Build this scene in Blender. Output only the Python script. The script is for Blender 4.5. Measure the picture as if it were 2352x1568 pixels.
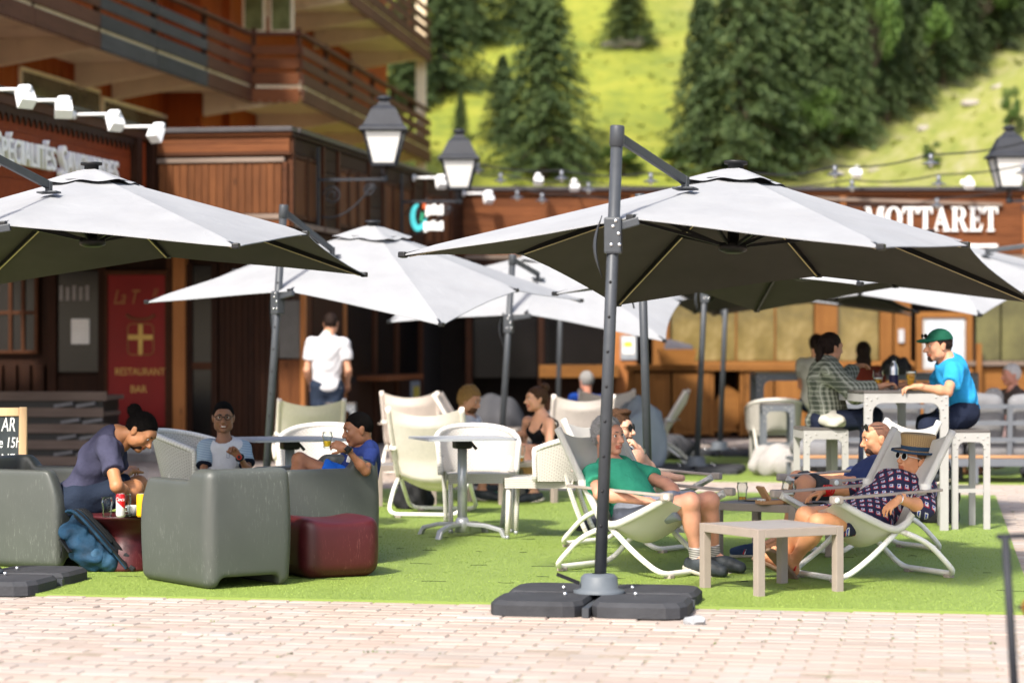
import bpy, bmesh, math, random
import numpy as np
from mathutils import Vector, Matrix, Euler
R=math.radians
sc=bpy.context.scene
for o in list(bpy.data.objects): bpy.data.objects.remove(o)
# ---------------------------------------------------------------- camera
CAMH=1.44
cam_d=bpy.data.cameras.new('camera'); cam=bpy.data.objects.new('camera',cam_d); sc.collection.objects.link(cam)
cam.location=(0,0,CAMH); cam.rotation_euler=(R(90),0,0)
cam_d.lens=85; cam_d.sensor_width=36; cam_d.shift_y=0.00255; cam_d.clip_start=.1; cam_d.clip_end=600
cam_d.dof.use_dof=True; cam_d.dof.focus_distance=15.2; cam_d.dof.aperture_fstop=1.7
sc.camera=cam
# ---------------------------------------------------------------- light
SUN_EL,SUN_AZ=45,-154      # elevation; azimuth the light comes from, degrees from +Y towards +X
w=bpy.data.worlds.new('World'); sc.world=w; w.use_nodes=True
wn=w.node_tree.nodes; bg=wn['Background']
sky=wn.new('ShaderNodeTexSky'); sky.sky_type='NISHITA'; sky.sun_disc=False
sky.sun_elevation=R(SUN_EL); sky.sun_rotation=R(SUN_AZ); sky.air_density=.8; sky.dust_density=3.; sky.ozone_density=.5
w.node_tree.links.new(sky.outputs[0],bg.inputs[0]); bg.inputs[1].default_value=.12
sd=bpy.data.lights.new('sun','SUN'); sd.energy=2.4; sd.angle=R(5); sd.color=(1,.95,.86)
sun=bpy.data.objects.new('sun',sd); sc.collection.objects.link(sun)
_d=Vector((math.sin(R(SUN_AZ))*math.cos(R(SUN_EL)),math.cos(R(SUN_AZ))*math.cos(R(SUN_EL)),math.sin(R(SUN_EL))))
sun.rotation_euler=_d.to_track_quat('Z','Y').to_euler(); sun.location=(-5,-5,30)
vs=sc.view_settings; vs.view_transform='Standard'; vs.look='None'; vs.exposure=1.5; vs.gamma=1
sc.cycles.use_denoising=True
sc.cycles.max_bounces=8; sc.cycles.transparent_max_bounces=12
random.seed(7); rng=np.random.default_rng(7)
# ---------------------------------------------------------------- measuring helpers (photo measured on a 2352 px wide copy)
FPX=85/36*2352
def P(x,y,Z): return Vector(((x-1176)*Z/FPX, Z, CAMH-(y-790)*Z/FPX))
def G(x,y,h=0.): return P(x,y,FPX*(CAMH-h)/(y-790))
def V(*a): return Vector(a)
# ---------------------------------------------------------------- objects
def link(o,parent=None):
    sc.collection.objects.link(o)
    if parent is not None: o.parent=parent
    return o
def tag(o,label=None,cat=None,group=None,kind=None):
    if label: o['label']=label
    if cat: o['category']=cat
    if group: o['group']=group
    if kind: o['kind']=kind
    return o
def empty(name,loc=(0,0,0),rz=0,label=None,cat=None,group=None):
    o=bpy.data.objects.new(name,None); link(o); o.location=loc; o.rotation_euler=(0,0,rz); o.empty_display_size=.1
    return tag(o,label,cat,group)
def copy_tree(o,parent=None):
    c=o.copy(); sc.collection.objects.link(c); c.parent=parent
    for ch in o.children: copy_tree(ch,c)
    return c
class MB:
    def __init__(s): s.v=[]; s.f=[]; s.uv=None; s.mi=[]; s.sm=[]
    def add(s,vs,fs,mi=0,sm=False):
        n=len(s.v); s.v+= [tuple(v) for v in vs]; s.f+=[tuple(i+n for i in f) for f in fs]
        s.mi+=[mi]*len(fs); s.sm+=[sm]*len(fs); return s
    def box(s,c,d,M=None,mi=0,bev=0):
        x,y,z=d[0]/2,d[1]/2,d[2]/2
        if bev:
            b=min(bev,x*.9,y*.9,z*.9)
            bm=bmesh.new(); bmesh.ops.create_cube(bm,size=1)
            for v in bm.verts: v.co=Vector((v.co.x*d[0],v.co.y*d[1],v.co.z*d[2]))
            bmesh.ops.bevel(bm,geom=list(bm.edges),offset=b,segments=2,affect='EDGES',profile=.6)
            bm.verts.index_update()
            vs=[v.co.copy() for v in bm.verts]; fs=[[v.index for v in f.verts] for f in bm.faces]; bm.free()
        else:
            vs=[Vector((a*x,b*y,c2*z)) for a in(-1,1) for b in(-1,1) for c2 in(-1,1)]
            fs=[(0,1,3,2),(4,6,7,5),(0,4,5,1),(2,3,7,6),(0,2,6,4),(1,5,7,3)]
        if M is not None: vs=[M@v for v in vs]
        c=Vector(c); return s.add([v+c for v in vs],fs,mi)
    def beam(s,a,b,wd,ht,up=(0,0,1),mi=0,bev=0):
        a,b=Vector(a),Vector(b); z=(b-a); L=z.length; z=z/L
        x=z.cross(Vector(up)); 
        if x.length<1e-4: x=z.cross(Vector((0,1,0)))
        x.normalize(); y=z.cross(x)
        M=Matrix((x,y,z)).transposed()
        return s.box((a+b)/2,(wd,ht,L),M,mi,bev)
    def tube(s,pts,r,n=8,cap=True,mi=0,closed=False):
        pts=[Vector(p) for p in pts]; m=len(pts); rs=r if hasattr(r,'__len__') else [r]*m
        t0=(pts[1]-pts[0]).normalized(); x=t0.cross(Vector((0,0,1)))
        if x.length<.05: x=t0.cross(Vector((0,1,0)))
        x.normalize(); vs=[]
        for i in range(m):
            if closed: t=(pts[(i+1)%m]-pts[i-1])
            else: t=(pts[min(i+1,m-1)]-pts[max(i-1,0)])
            t.normalize(); x=(x-t*x.dot(t)); x.normalize(); y=t.cross(x)
            for k in range(n):
                a=2*math.pi*k/n; vs.append(pts[i]+(x*math.cos(a)+y*math.sin(a))*rs[i])
        fs=[]
        for i in range(m if closed else m-1):
            j=(i+1)%m
            for k in range(n): fs.append((i*n+k,i*n+(k+1)%n,j*n+(k+1)%n,j*n+k))
        s.add(vs,fs,mi,True)
        if cap and not closed:
            s.f.append(tuple(len(s.v)-m*n+k for k in range(n))[::-1]); s.f.append(tuple(len(s.v)-n+k for k in range(n))); s.mi+=[mi]*2; s.sm+=[False]*2
        return s
    def lathe(s,prof,c=(0,0,0),n=20,mi=0,M=None,sm=True):
        vs=[];c=Vector(c)
        for r,z in prof:
            for k in range(n):
                a=2*math.pi*k/n; v=Vector((r*math.cos(a),r*math.sin(a),z)); vs.append((M@v if M is not None else v)+c)
        fs=[(i*n+k,i*n+(k+1)%n,(i+1)*n+(k+1)%n,(i+1)*n+k) for i in range(len(prof)-1) for k in range(n)]
        s.add(vs,fs,mi,sm)
        return s
    def prism(s,poly,o,ax,ay,az,h,mi=0):
        # polygon in plane (ax,ay) at o, extruded along az by h
        o,ax,ay,az=Vector(o),Vector(ax),Vector(ay),Vector(az); n=len(poly)
        a=[o+ax*p[0]+ay*p[1] for p in poly]; b=[p+az*h for p in a]
        return s.add(a+b,[tuple(range(n))[::-1],tuple(range(n,2*n))]+[(i,(i+1)%n,n+(i+1)%n,n+i) for i in range(n)],mi)
    def grid(s,fn,nu,nv,mi=0,uvs=(1,1)):
        vs=[fn(i/nu,j/nv) for i in range(nu+1) for j in range(nv+1)]
        fs=[(i*(nv+1)+j,(i+1)*(nv+1)+j,(i+1)*(nv+1)+j+1,i*(nv+1)+j+1) for i in range(nu) for j in range(nv)]
        if s.uv is None: s.uv={}
        base=len(s.v)
        for i in range(nu+1):
            for j in range(nv+1): s.uv[base+i*(nv+1)+j]=(i/nu*uvs[0],j/nv*uvs[1])
        return s.add(vs,fs,mi,True)
    def mesh(s,name,mats):
        me=bpy.data.meshes.new(name); me.from_pydata([tuple(v) for v in s.v],[],s.f); 
        if not isinstance(mats,(list,tuple)): mats=[mats]
        for m in mats: me.materials.append(m)
        me.polygons.foreach_set('material_index',s.mi); me.polygons.foreach_set('use_smooth',s.sm)
        if s.uv:
            l=me.uv_layers.new(name='UVMap')
            vi=np.zeros(len(me.loops),int); me.loops.foreach_get('vertex_index',vi)
            uv=np.zeros((len(me.vertices),2)); 
            for k,t in s.uv.items(): uv[k]=t
            l.data.foreach_set('uv',uv[vi].ravel())
        me.update(); return me
    def build(s,name,mats,parent=None,loc=None,rz=0):
        o=bpy.data.objects.new(name,s.mesh(name,mats)); link(o,parent)
        if loc is not None: o.location=loc
        if rz: o.rotation_euler=(0,0,rz)
        return o
def obj_from(name,me,parent=None,loc=None,rot=None,scale=None):
    o=bpy.data.objects.new(name,me); link(o,parent)
    if loc is not None: o.location=loc
    if rot is not None: o.rotation_euler=rot
    if scale is not None: o.scale=scale
    return o
def np_mesh(name,v,f,mats,smooth=True,mi=None):
    me=bpy.data.meshes.new(name); v=np.asarray(v,float); f=np.asarray(f,int); k=f.shape[1]
    me.vertices.add(len(v)); me.vertices.foreach_set('co',v.ravel())
    me.loops.add(f.size); me.loops.foreach_set('vertex_index',f.ravel())
    me.polygons.add(len(f)); me.polygons.foreach_set('loop_start',np.arange(len(f))*k)
    try: me.polygons.foreach_set('loop_total',np.full(len(f),k))
    except Exception: pass
    if not isinstance(mats,(list,tuple)): mats=[mats]
    for m in mats: me.materials.append(m)
    me.polygons.foreach_set('use_smooth',np.full(len(f),smooth))
    if mi is not None: me.polygons.foreach_set('material_index',np.asarray(mi,int))
    me.update(calc_edges=True); me.validate(); return me
def arc(c,r,a0,a1,n,ax=(1,0,0),ay=(0,0,1)):
    c,ax,ay=Vector(c),Vector(ax),Vector(ay)
    return [c+ax*(r*math.cos(a0+(a1-a0)*i/n))+ay*(r*math.sin(a0+(a1-a0)*i/n)) for i in range(n+1)]
def fillet(pts,r,n=5,closed=False):
    pts=[Vector(p) for p in pts]; out=[]; m=len(pts)
    for i,p in enumerate(pts):
        if not closed and i in(0,m-1): out.append(p); continue
        a,b=pts[i-1],pts[(i+1)%m]; da=(a-p); db=(b-p); ra=min(r,da.length*.49); rb=min(r,db.length*.49)
        A=p+da.normalized()*ra; B=p+db.normalized()*rb
        for k in range(n+1):
            t=k/n; out.append(A*(1-t)**2+p*2*t*(1-t)+B*t*t)
    return out
# ---------------------------------------------------------------- materials
MATS={}
def _new(name):
    m=bpy.data.materials.new(name); m.use_nodes=True; nt=m.node_tree; return m,nt,nt.nodes,nt.links,nt.nodes['Principled BSDF']
def math_n(nt,op,a,b=None,c=None):
    n=nt.nodes.new('ShaderNodeMath'); n.operation=op
    for i,x in enumerate((a,b,c)):
        if x is None: continue
        if isinstance(x,(int,float)): n.inputs[i].default_value=x
        else: nt.links.new(x,n.inputs[i])
    return n.outputs[0]
def mixc(nt,f,a,b,bt='MIX'):
    n=nt.nodes.new('ShaderNodeMix'); n.data_type='RGBA'; n.blend_type=bt
    for s,x in ((n.inputs[0],f),(n.inputs[6],a),(n.inputs[7],b)):
        if isinstance(x,(int,float)): s.default_value=x
        elif isinstance(x,(tuple,list)): s.default_value=(*x[:3],1)
        else: nt.links.new(x,s)
    return n.outputs[2]
def ramp(nt,f,stops):
    n=nt.nodes.new('ShaderNodeValToRGB'); cr=n.color_ramp
    while len(cr.elements)<len(stops): cr.elements.new(.5)
    for e,(p,c) in zip(cr.elements,stops): e.position=p; e.color=(*c,1) if len(c)==3 else c
    nt.links.new(f,n.inputs[0]); return n.outputs[0]
def noise(nt,vec,scale,detail=4,rough=.6,dist=0):
    n=nt.nodes.new('ShaderNodeTexNoise'); n.inputs['Scale'].default_value=scale; n.inputs['Detail'].default_value=detail
    n.inputs['Roughness'].default_value=rough; n.inputs['Distortion'].default_value=dist
    if vec is not None: nt.links.new(vec,n.inputs['Vector'])
    return n.outputs['Fac']
def coords(nt,kind='Object',scale=(1,1,1),rot=(0,0,0)):
    t=nt.nodes.new('ShaderNodeTexCoord'); mp=nt.nodes.new('ShaderNodeMapping'); mp.inputs['Scale'].default_value=scale; mp.inputs['Rotation'].default_value=rot
    nt.links.new(t.outputs[kind],mp.inputs[0]); return mp.outputs[0]
def bump(nt,h,strength,dist=.01):
    n=nt.nodes.new('ShaderNodeBump'); n.inputs['Strength'].default_value=strength; n.inputs['Distance'].default_value=dist
    nt.links.new(h,n.inputs['Height']); nt.links.new(n.outputs[0],nt.nodes['Principled BSDF'].inputs['Normal'])
def objrand(nt):
    return nt.nodes.new('ShaderNodeObjectInfo').outputs['Random']
def M(name,col,rough=.6,var=.12,scale=8,bmp=0,metal=0,rnd=0,spec=.28,sub=0,sheen=0,bscale=None,dirt=None):
    if name in MATS: return MATS[name]
    m,nt,N,L,b=_new(name)
    vec=coords(nt); f=noise(nt,vec,scale,5)
    lo=tuple(max(0,c*(1-var)) for c in col); hi=tuple(min(1,c*(1+var)) for c in col)
    c=ramp(nt,f,[(.3,lo),(.7,hi)])
    if dirt: c=mixc(nt,ramp(nt,noise(nt,vec,dirt[1],6,.7),[(.55,(0,0,0)),(.72,(1,1,1))]),c,dirt[0])
    if rnd:
        r=math_n(nt,'MULTIPLY_ADD',objrand(nt),2*rnd,1-rnd)
        hs=N.new('ShaderNodeHueSaturation'); L.new(c,hs.inputs['Color']); L.new(r,hs.inputs['Value']); c=hs.outputs[0]
    L.new(c,b.inputs['Base Color']); b.inputs['Roughness'].default_value=rough; b.inputs['Metallic'].default_value=metal
    b.inputs['Specular IOR Level'].default_value=spec
    if sub: 
        b.inputs['Subsurface Weight'].default_value=sub; b.inputs['Subsurface Radius'].default_value=(.012,.005,.003); b.inputs['Subsurface Scale'].default_value=1
    if sheen: b.inputs['Sheen Weight'].default_value=sheen
    if bmp: bump(nt,noise(nt,vec,bscale or scale*6,3),bmp)
    MATS[name]=m; return m
def wood(name,ca,cb,axis=2,scale=1.,rough=.65,rnd=.15,bmp=.25,knots=True):
    if name in MATS: return MATS[name]
    m,nt,N,L,b=_new(name)
    s=[14*scale]*3; s[axis]=1.1*scale
    t=N.new('ShaderNodeTexCoord'); add=N.new('ShaderNodeVectorMath'); add.operation='ADD'
    L.new(t.outputs['Object'],add.inputs[0]); cmb=N.new('ShaderNodeCombineXYZ'); r=objrand(nt)
    for i in range(3): L.new(math_n(nt,'MULTIPLY',r,[13.,7.,19.][i]),cmb.inputs[i])
    L.new(cmb.outputs[0],add.inputs[1])
    mp=N.new('ShaderNodeMapping'); mp.inputs['Scale'].default_value=s; L.new(add.outputs[0],mp.inputs[0])
    g=noise(nt,mp.outputs[0],1.6,7,.65,.6)
    c=ramp(nt,g,[(.3,ca),(.5,tuple((x+y)/2 for x,y in zip(ca,cb))),(.72,cb)])
    if knots:
        mp2=N.new('ShaderNodeMapping'); s2=[5*scale]*3; s2[axis]=2.*scale; mp2.inputs['Scale'].default_value=s2; L.new(add.outputs[0],mp2.inputs[0])
        v=N.new('ShaderNodeTexVoronoi'); v.inputs['Scale'].default_value=1.1; L.new(mp2.outputs[0],v.inputs['Vector'])
        k=ramp(nt,v.outputs['Distance'],[(.06,(1,1,1)),(.13,(0,0,0))]); c=mixc(nt,k,c,tuple(x*.35 for x in ca))
    big=noise(nt,add.outputs[0],1.3,3); c=mixc(nt,.55,c,mixc(nt,big,tuple(x*.6 for x in ca),cb),'MIX')
    if rnd:
        hs=N.new('ShaderNodeHueSaturation'); L.new(c,hs.inputs['Color']); L.new(math_n(nt,'MULTIPLY_ADD',r,2*rnd,1-rnd),hs.inputs['Value']); c=hs.outputs[0]
    L.new(c,b.inputs['Base Color']); b.inputs['Roughness'].default_value=rough; b.inputs['Specular IOR Level'].default_value=.14
    if bmp: bump(nt,g,bmp,.006)
    MATS[name]=m; return m
def glassy(name,col=(1,1,1),rough=.0,trans=1.,ior=1.45):
    if name in MATS: return MATS[name]
    m,nt,N,L,b=_new(name); b.inputs['Base Color'].default_value=(*col,1); b.inputs['Roughness'].default_value=rough
    b.inputs['Transmission Weight'].default_value=trans; b.inputs['IOR'].default_value=ior; MATS[name]=m; return m
def thin_glass(name,tint=(1,1,1),rough=.02):
    if name in MATS: return MATS[name]
    m,nt,N,L,b=_new(name); out=N['Material Output']
    tr=N.new('ShaderNodeBsdfTransparent'); tr.inputs[0].default_value=(*tint,1)
    gl=N.new('ShaderNodeBsdfGlossy'); gl.inputs['Roughness'].default_value=rough
    fr=N.new('ShaderNodeFresnel'); fr.inputs[0].default_value=1.3
    mx=N.new('ShaderNodeMixShader'); L.new(math_n(nt,'MULTIPLY',fr.outputs[0],.55),mx.inputs[0]); L.new(tr.outputs[0],mx.inputs[1]); L.new(gl.outputs[0],mx.inputs[2]); L.new(mx.outputs[0],out.inputs[0])
    MATS[name]=m; return m
# ================================================================ SETTING
E1=Vector((.175,.9846,0)).normalized(); E2=Vector((E1.y,-E1.x,0)); YAW=-math.atan2(E1.x,E1.y)
def F(a,b,h=0.): return E2*a+E1*b+Vector((0,0,h))
def inF(p): return p.dot(E2),p.dot(E1)
def strip(name,pts,z,mat,kind='structure',thick=None):
    mb=MB()
    if thick: mb.prism([(p[0],p[1]) for p in pts],(0,0,z-thick),(1,0,0),(0,1,0),(0,0,1),thick)
    else: mb.add([(p[0],p[1],z) for p in pts],[tuple(range(len(pts)))])
    o=mb.build(name,mat); 
    if kind: o['kind']=kind
    return o
# --- far ground
m_ground=M('ground_soil',(.16,.13,.09),.95,.3,.6)
strip('ground',[(-260,-120),(260,-120),(260,420),(-260,420)],-.06,m_ground)
# --- pavement: joint bed, then pavers
def paver_bed_mat():
    m,nt,N,L,b=_new('paved_bed'); vec=coords(nt,'Object')
    f=noise(nt,vec,9,5); c=ramp(nt,f,[(.35,(.25,.20,.15)),(.56,(.33,.265,.21)),(.70,(.13,.13,.05))])
    L.new(c,b.inputs['Base Color']); b.inputs['Roughness'].default_value=.95; bump(nt,noise(nt,vec,60,3),.3); return m
m_bed=paver_bed_mat()
pav=strip('pavement',[(-40,-6),(40,-6),(40,44),(-40,44)],-.0045,m_bed)
def paver_mat(name):
    m,nt,N,L,b=_new(name)
    t=N.new('ShaderNodeTexCoord'); r=objrand(nt)
    geo=N.new('ShaderNodeNewGeometry'); ri=geo.outputs['Random Per Island']
    rr=math_n(nt,'FRACT',math_n(nt,'ADD',math_n(nt,'MULTIPLY',r,7.13),math_n(nt,'MULTIPLY',ri,3.7)))
    c=ramp(nt,rr,[(0,(.41,.31,.255)),(.3,(.43,.355,.30)),(.55,(.37,.285,.235)),(.75,(.44,.38,.33)),(1,(.36,.325,.295))])
    pos=geo.outputs['Position']
    c=mixc(nt,ramp(nt,noise(nt,pos,1.1,5,.6),[(.3,(.3,.3,.3)),(.7,(1,1,1))]),tuple(),tuple()) if False else c
    st=noise(nt,pos,1.4,6,.65); c=mixc(nt,ramp(nt,st,[(.40,(0,0,0)),(.72,(.65,.65,.65))]),c,(.27,.215,.17))
    sp=noise(nt,pos,70,4,.7); c=mixc(nt,math_n(nt,'MULTIPLY',sp,.35),c,(.24,.19,.16)); c=mixc(nt,ramp(nt,noise(nt,pos,.45,5,.6),[(.35,(0,0,0)),(.7,(.5,.5,.5))]),c,(.33,.30,.28))
    L.new(c,b.inputs['Base Color']); b.inputs['Roughness'].default_value=.9; b.inputs['Specular IOR Level'].default_value=.2; bump(nt,noise(nt,pos,120,3),.25,.004); return m
m_pav=paver_mat('clay_paver')
PL,PW,GAP=.24,.12,.0042
def paver_geom(c,jit=True):
    l,wd=(PL-GAP)/2-abs(rng.normal(0,.0012)),(PW-GAP)/2-abs(rng.normal(0,.0006)); c=c+E2*rng.normal(0,.0015); dz=rng.normal(0,.002); ch=.007
    t=rng.normal(0,.008); 
    vs=[]
    for (s,z) in ((0,-.03),(0,dz-ch),(ch,dz)):
        for (x,y) in ((-l+s,-wd+s),(l-s,-wd+s),(l-s,wd-s),(-l+s,wd-s)):
            vs.append(c+E2*(x-t*y)+E1*(y+t*x)+Vector((0,0,z+ (x*t*.15))))
    fs=[(8,9,10,11)]+[(k*4+i,k*4+(i+1)%4,k*4+4+(i+1)%4,k*4+4+i) for k in(0,1) for i in range(4)]
    return vs,fs
cells=[]
MA0,MA1,MBF,MBB=-9.,.50,13.15,23.3     # mat 1 in the place's own axes
NA0,NA1,NBF,NBB=-3.9,.95,25.3,33.2     # mat 2
for j in range(int(9.2/PW),int(36.5/PW)):
    bb=(j+.5)*PW
    for i in range(-60,40):
        aa=(i+.5*(j%2))*PL; p=F(aa,bb)
        if abs(p.x/p.y)>.225 or p.y<9.7: continue
        if MA0<aa<MA1-.05 and MBF+.1<bb<MBB-.1: continue
        if NA0<aa<NA1 and NBF<bb<NBB: continue
        cells.append((p.y,p))
cells.sort(key=lambda t:t[0])
vis=[c for c in cells if c[0]>10.05 and abs(c[1].x/c[1].y)<.214][:300]; vset={id(c) for c in vis}
protos=[]
for k in range(8):
    vs,fs=paver_geom(Vector((0,0,0))); protos.append(MB().add(vs,fs).mesh('paver',m_pav))
for k,(d,p) in enumerate(vis): obj_from('paver',protos[k%8],pav,p+Vector((0,0,rng.normal(0,.001))),(0,0,math.pi*(k%2)))
mb=MB()
for c in cells:
    if id(c) in vset: continue
    vs,fs=paver_geom(c[1]); mb.add(vs,fs)
o=mb.build('paver_field',m_pav,pav); o['kind']='stuff'
# weeds and grit in the joints
m_weed=M('weed_green',(.10,.13,.03),.8,.4,20)
mb=MB()
for k in range(1900):
    j=rng.integers(int(9.8/PW),int(24/PW)); aa=rng.uniform(-8,4.5); n=rng.integers(2,7)
    aa=round(aa/(PL/2))*(PL/2)+rng.normal(0,.01)
    p=F(aa,j*PW+rng.normal(0,.006))
    if abs(p.x/p.y)>.22 or (MA0<aa<MA1+.03 and MBF-.02<j*PW<MBB): continue
    if math.sin(p.x*1.7+p.y*.9)+.6*math.sin(p.x*4.1-p.y*2.3)<rng.normal(.2,.6): continue
    for q in range(n):
        a=rng.uniform(0,6.28); l=rng.uniform(.008,.024); wd=.004+rng.random()*.004
        d=Vector((math.cos(a),math.sin(a),0)); c=p+Vector((rng.normal(0,.012),rng.normal(0,.006),-.004))
        mb.add([c-d.cross(Vector((0,0,1)))*wd,c+d.cross(Vector((0,0,1)))*wd,c+d*l*.8+Vector((0,0,l*.55))],[(0,1,2)])
tag(mb.build('joint_weeds',m_weed),'small weeds and moss in the joints of the pinkish paving','weeds',kind='stuff')
# --- artificial turf
def turf_mat(name,lo,hi):
    m,nt,N,L,b=_new(name); geo=N.new('ShaderNodeNewGeometry'); ri=geo.outputs['Random Per Island']; pos=geo.outputs['Position']
    big=noise(nt,pos,1.7,5,.6); f=math_n(nt,'ADD',math_n(nt,'MULTIPLY',ri,.35),math_n(nt,'MULTIPLY',big,.55))
    c=ramp(nt,f,[(.05,lo),(.45,tuple((a+b2)/2 for a,b2 in zip(lo,hi))),(.9,hi)])
    L.new(c,b.inputs['Base Color']); b.inputs['Roughness'].default_value=.6; b.inputs['Specular IOR Level'].default_value=.3
    return m
m_turf=turf_mat('turf_base',(.14,.20,.035),(.21,.285,.06)); m_blade=turf_mat('turf_blade',(.17,.24,.040),(.29,.385,.085))
def matrect(a0,a1,b0,b1): return [F(a0,b0),F(a1,b0),F(a1,b1),F(a0,b1)]
def turf(name,a0,a1,b0,b1,label):
    o=strip(name,matrect(a0,a1,b0,b1),.014,m_turf,None,.02); tag(o,label,'artificial turf'); return o
turf1=turf('turf_mat',MA0,MA1,MBF,MBB,'large near artificial grass mat under the front deck chairs and armchairs')
turf2=turf('turf_mat',NA0,NA1,NBF,NBB,'smaller artificial grass mat further back under the sofa and bean bags')
def blades(n,a0,a1,b0,b1,parent):
    Z=np.exp(rng.uniform(np.log(b0*.97),np.log(b1*1.05),n*3)); X=rng.uniform(-.222,.222,n*3)*Z
    a=X*E2.x+Z*E2.y; b=X*E1.x+Z*E1.y; ok=(a>a0)&(a<a1)&(b>b0)&(b<b1); X,Z=X[ok][:n],Z[ok][:n]; k=len(X)
    ang=rng.uniform(0,6.28,k); l=rng.uniform(.004,.009,k); wd=rng.uniform(.0012,.0024,k)*np.clip(Z/13,1,2)
    ln=rng.uniform(.4,1.4,k); dx,dy=np.cos(ang),np.sin(ang)
    base=np.stack([X,Z,np.full(k,.012)],1)
    s=np.stack([-dy*wd,dx*wd,0*wd],1); tip=base+np.stack([dx*l*ln,dy*l*ln,l],1)
    v=np.stack([base-s,base+s,tip],1).reshape(-1,3); f=np.arange(3*k).reshape(-1,3)
    o=obj_from('grass_blades',np_mesh('grass_blades',v,f,m_blade,False),parent); o['kind']='stuff'
blades(260000,MA0,MA1,MBF,MBB,turf1); blades(40000,NA0,NA1,NBF,NBB,turf2)
# seams, loose threads and debris on the turf
m_thread=M('dark_thread',(.02,.035,.015),.8)
mb=MB()
for (b0,s) in ((17.4,.3),(15.3,.2),(14.2,.5),(16.3,.4),(19.,.6)):
    a=-5.5
    while a<.4:
        if rng.random()<.5:
            pts=[F(a+t*.05,b0+rng.normal(0,.012)+.03*math.sin(a*3),.020) for t in range(rng.integers(2,6))]
            mb.tube(pts,.0015,4)
        a+=rng.uniform(.1,.5)
for k in range(10):
    c=F(rng.uniform(-4,.3),rng.uniform(13.6,16.5),.022); mb.tube([c+Vector((rng.normal(0,.03),rng.normal(0,.02),0)) for _ in range(6)],.0013,4)
tag(mb.build('loose_threads',m_thread),'dark loose threads and seam lines lying on the near turf','threads',kind='stuff')
# --- hillside
def hnoise(x,y):
    return (np.sin(x*.31+1.3)*np.cos(y*.27)+.5*np.sin(x*.83+y*.61)+.3*np.sin(x*1.9-y*1.3+2)+.15*np.sin(x*4.1+y*3.7))
def hill(x,y):
    x=np.asarray(x,float); y=np.asarray(y,float)
    base=np.clip((y-50),0,None)*.36-.3+ .25*hnoise(x,y)*np.clip((y-50)/15,0,1) + np.clip(-x-6,0,30)*.06*np.clip((y-50)/20,0,1)
    crest=5.2+(x-7.6)*.66+.15*hnoise(x*2,y); sp=np.where(y<64,crest-(64-y)*.62,crest-(y-64)*.5)
    k=1.2; d=np.maximum(k-np.abs(base-sp),0)/k
    h=np.maximum(base,sp)+d*d*k*.25
    f=np.clip((y-44)/5,0,1); return np.maximum(h*f-.3*(1-f),-.3)
def hill_mat():
    m,nt,N,L,b=_new('hill_grass'); geo=N.new('ShaderNodeNewGeometry'); pos=geo.outputs['Position']
    sep=N.new('ShaderNodeSeparateXYZ'); L.new(pos,sep.inputs[0])
    n1=noise(nt,pos,.35,6,.65); n2=noise(nt,pos,1.6,6,.7); n3=noise(nt,pos,5,4,.7)
    g=ramp(nt,math_n(nt,'ADD',math_n(nt,'MULTIPLY',n1,.55),math_n(nt,'MULTIPLY',n2,.45)),[(.30,(.035,.065,.006)),(.42,(.12,.155,.009)),(.53,(.22,.235,.014)),(.68,(.31,.29,.03))])
    # drier, stonier spur on the right
    dry=math_n(nt,'SMOOTHSTEP',5.0,9.5,sep.outputs[0]) if False else math_n(nt,'MULTIPLY_ADD',sep.outputs[0],.16,-.75)
    dc=math_n(nt,'MINIMUM',math_n(nt,'MAXIMUM',dry,0.),.75)
    dcol=ramp(nt,n2,[(.3,(.12,.15,.02)),(.48,(.21,.21,.05)),(.62,(.27,.24,.13)),(.75,(.34,.31,.27))])
    c=mixc(nt,dc,g,dcol); c=mixc(nt,math_n(nt,'MULTIPLY',n3,.4),c,(.07,.10,.015))
    L.new(c,b.inputs['Base Color']); b.inputs['Roughness'].default_value=.9; bump(nt,n3,.3,.1); return m
m_hill=hill_mat()
xs=np.linspace(-70,70,141); ys=np.concatenate([np.linspace(44,110,111),np.linspace(112,240,33)])
gx,gy=np.meshgrid(xs,ys); gz=hill(gx,gy); nx=len(xs); ny=len(ys)
vv=np.stack([gx,gy,gz],-1).reshape(-1,3); ii=np.arange(nx*ny).reshape(ny,nx)
ff=np.stack([ii[:-1,:-1],ii[:-1,1:],ii[1:,1:],ii[1:,:-1]],-1).reshape(-1,4)
o=obj_from('hillside',np_mesh('hillside',vv,ff,m_hill)); o['kind']='structure'
# tufts of grass and wild flowers on the slope
m_tuft=turf_mat('meadow_tuft',(.10,.14,.012),(.27,.28,.04))
n=4000; ty=rng.uniform(52,105,n); tx=rng.uniform(-.3,.3,n)*ty; tz=hill(tx,ty)
v=[];k=3
base=np.stack([tx,ty,tz-.03],1)
parts=[]
for q in range(4):
    a=rng.uniform(0,6.28,n); l=rng.uniform(.04,.14,n)*np.where(rng.random(n)<.05,2.,1); wd=rng.uniform(.03,.09,n)
    s=np.stack([np.cos(a)*wd,np.sin(a)*wd,0*wd],1); tip=base+np.stack([rng.normal(0,.12,n),rng.normal(0,.12,n),l],1)
    parts.append(np.stack([base-s,base+s,tip],1))
v=np.concatenate(parts).reshape(-1,3); f=np.arange(len(v)).reshape(-1,3)
o=obj_from('meadow_grass',np_mesh('meadow_grass',v,f,m_tuft,False)); tag(o,'sunlit yellow green meadow grass covering the hillside','grass',kind='stuff')
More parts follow.
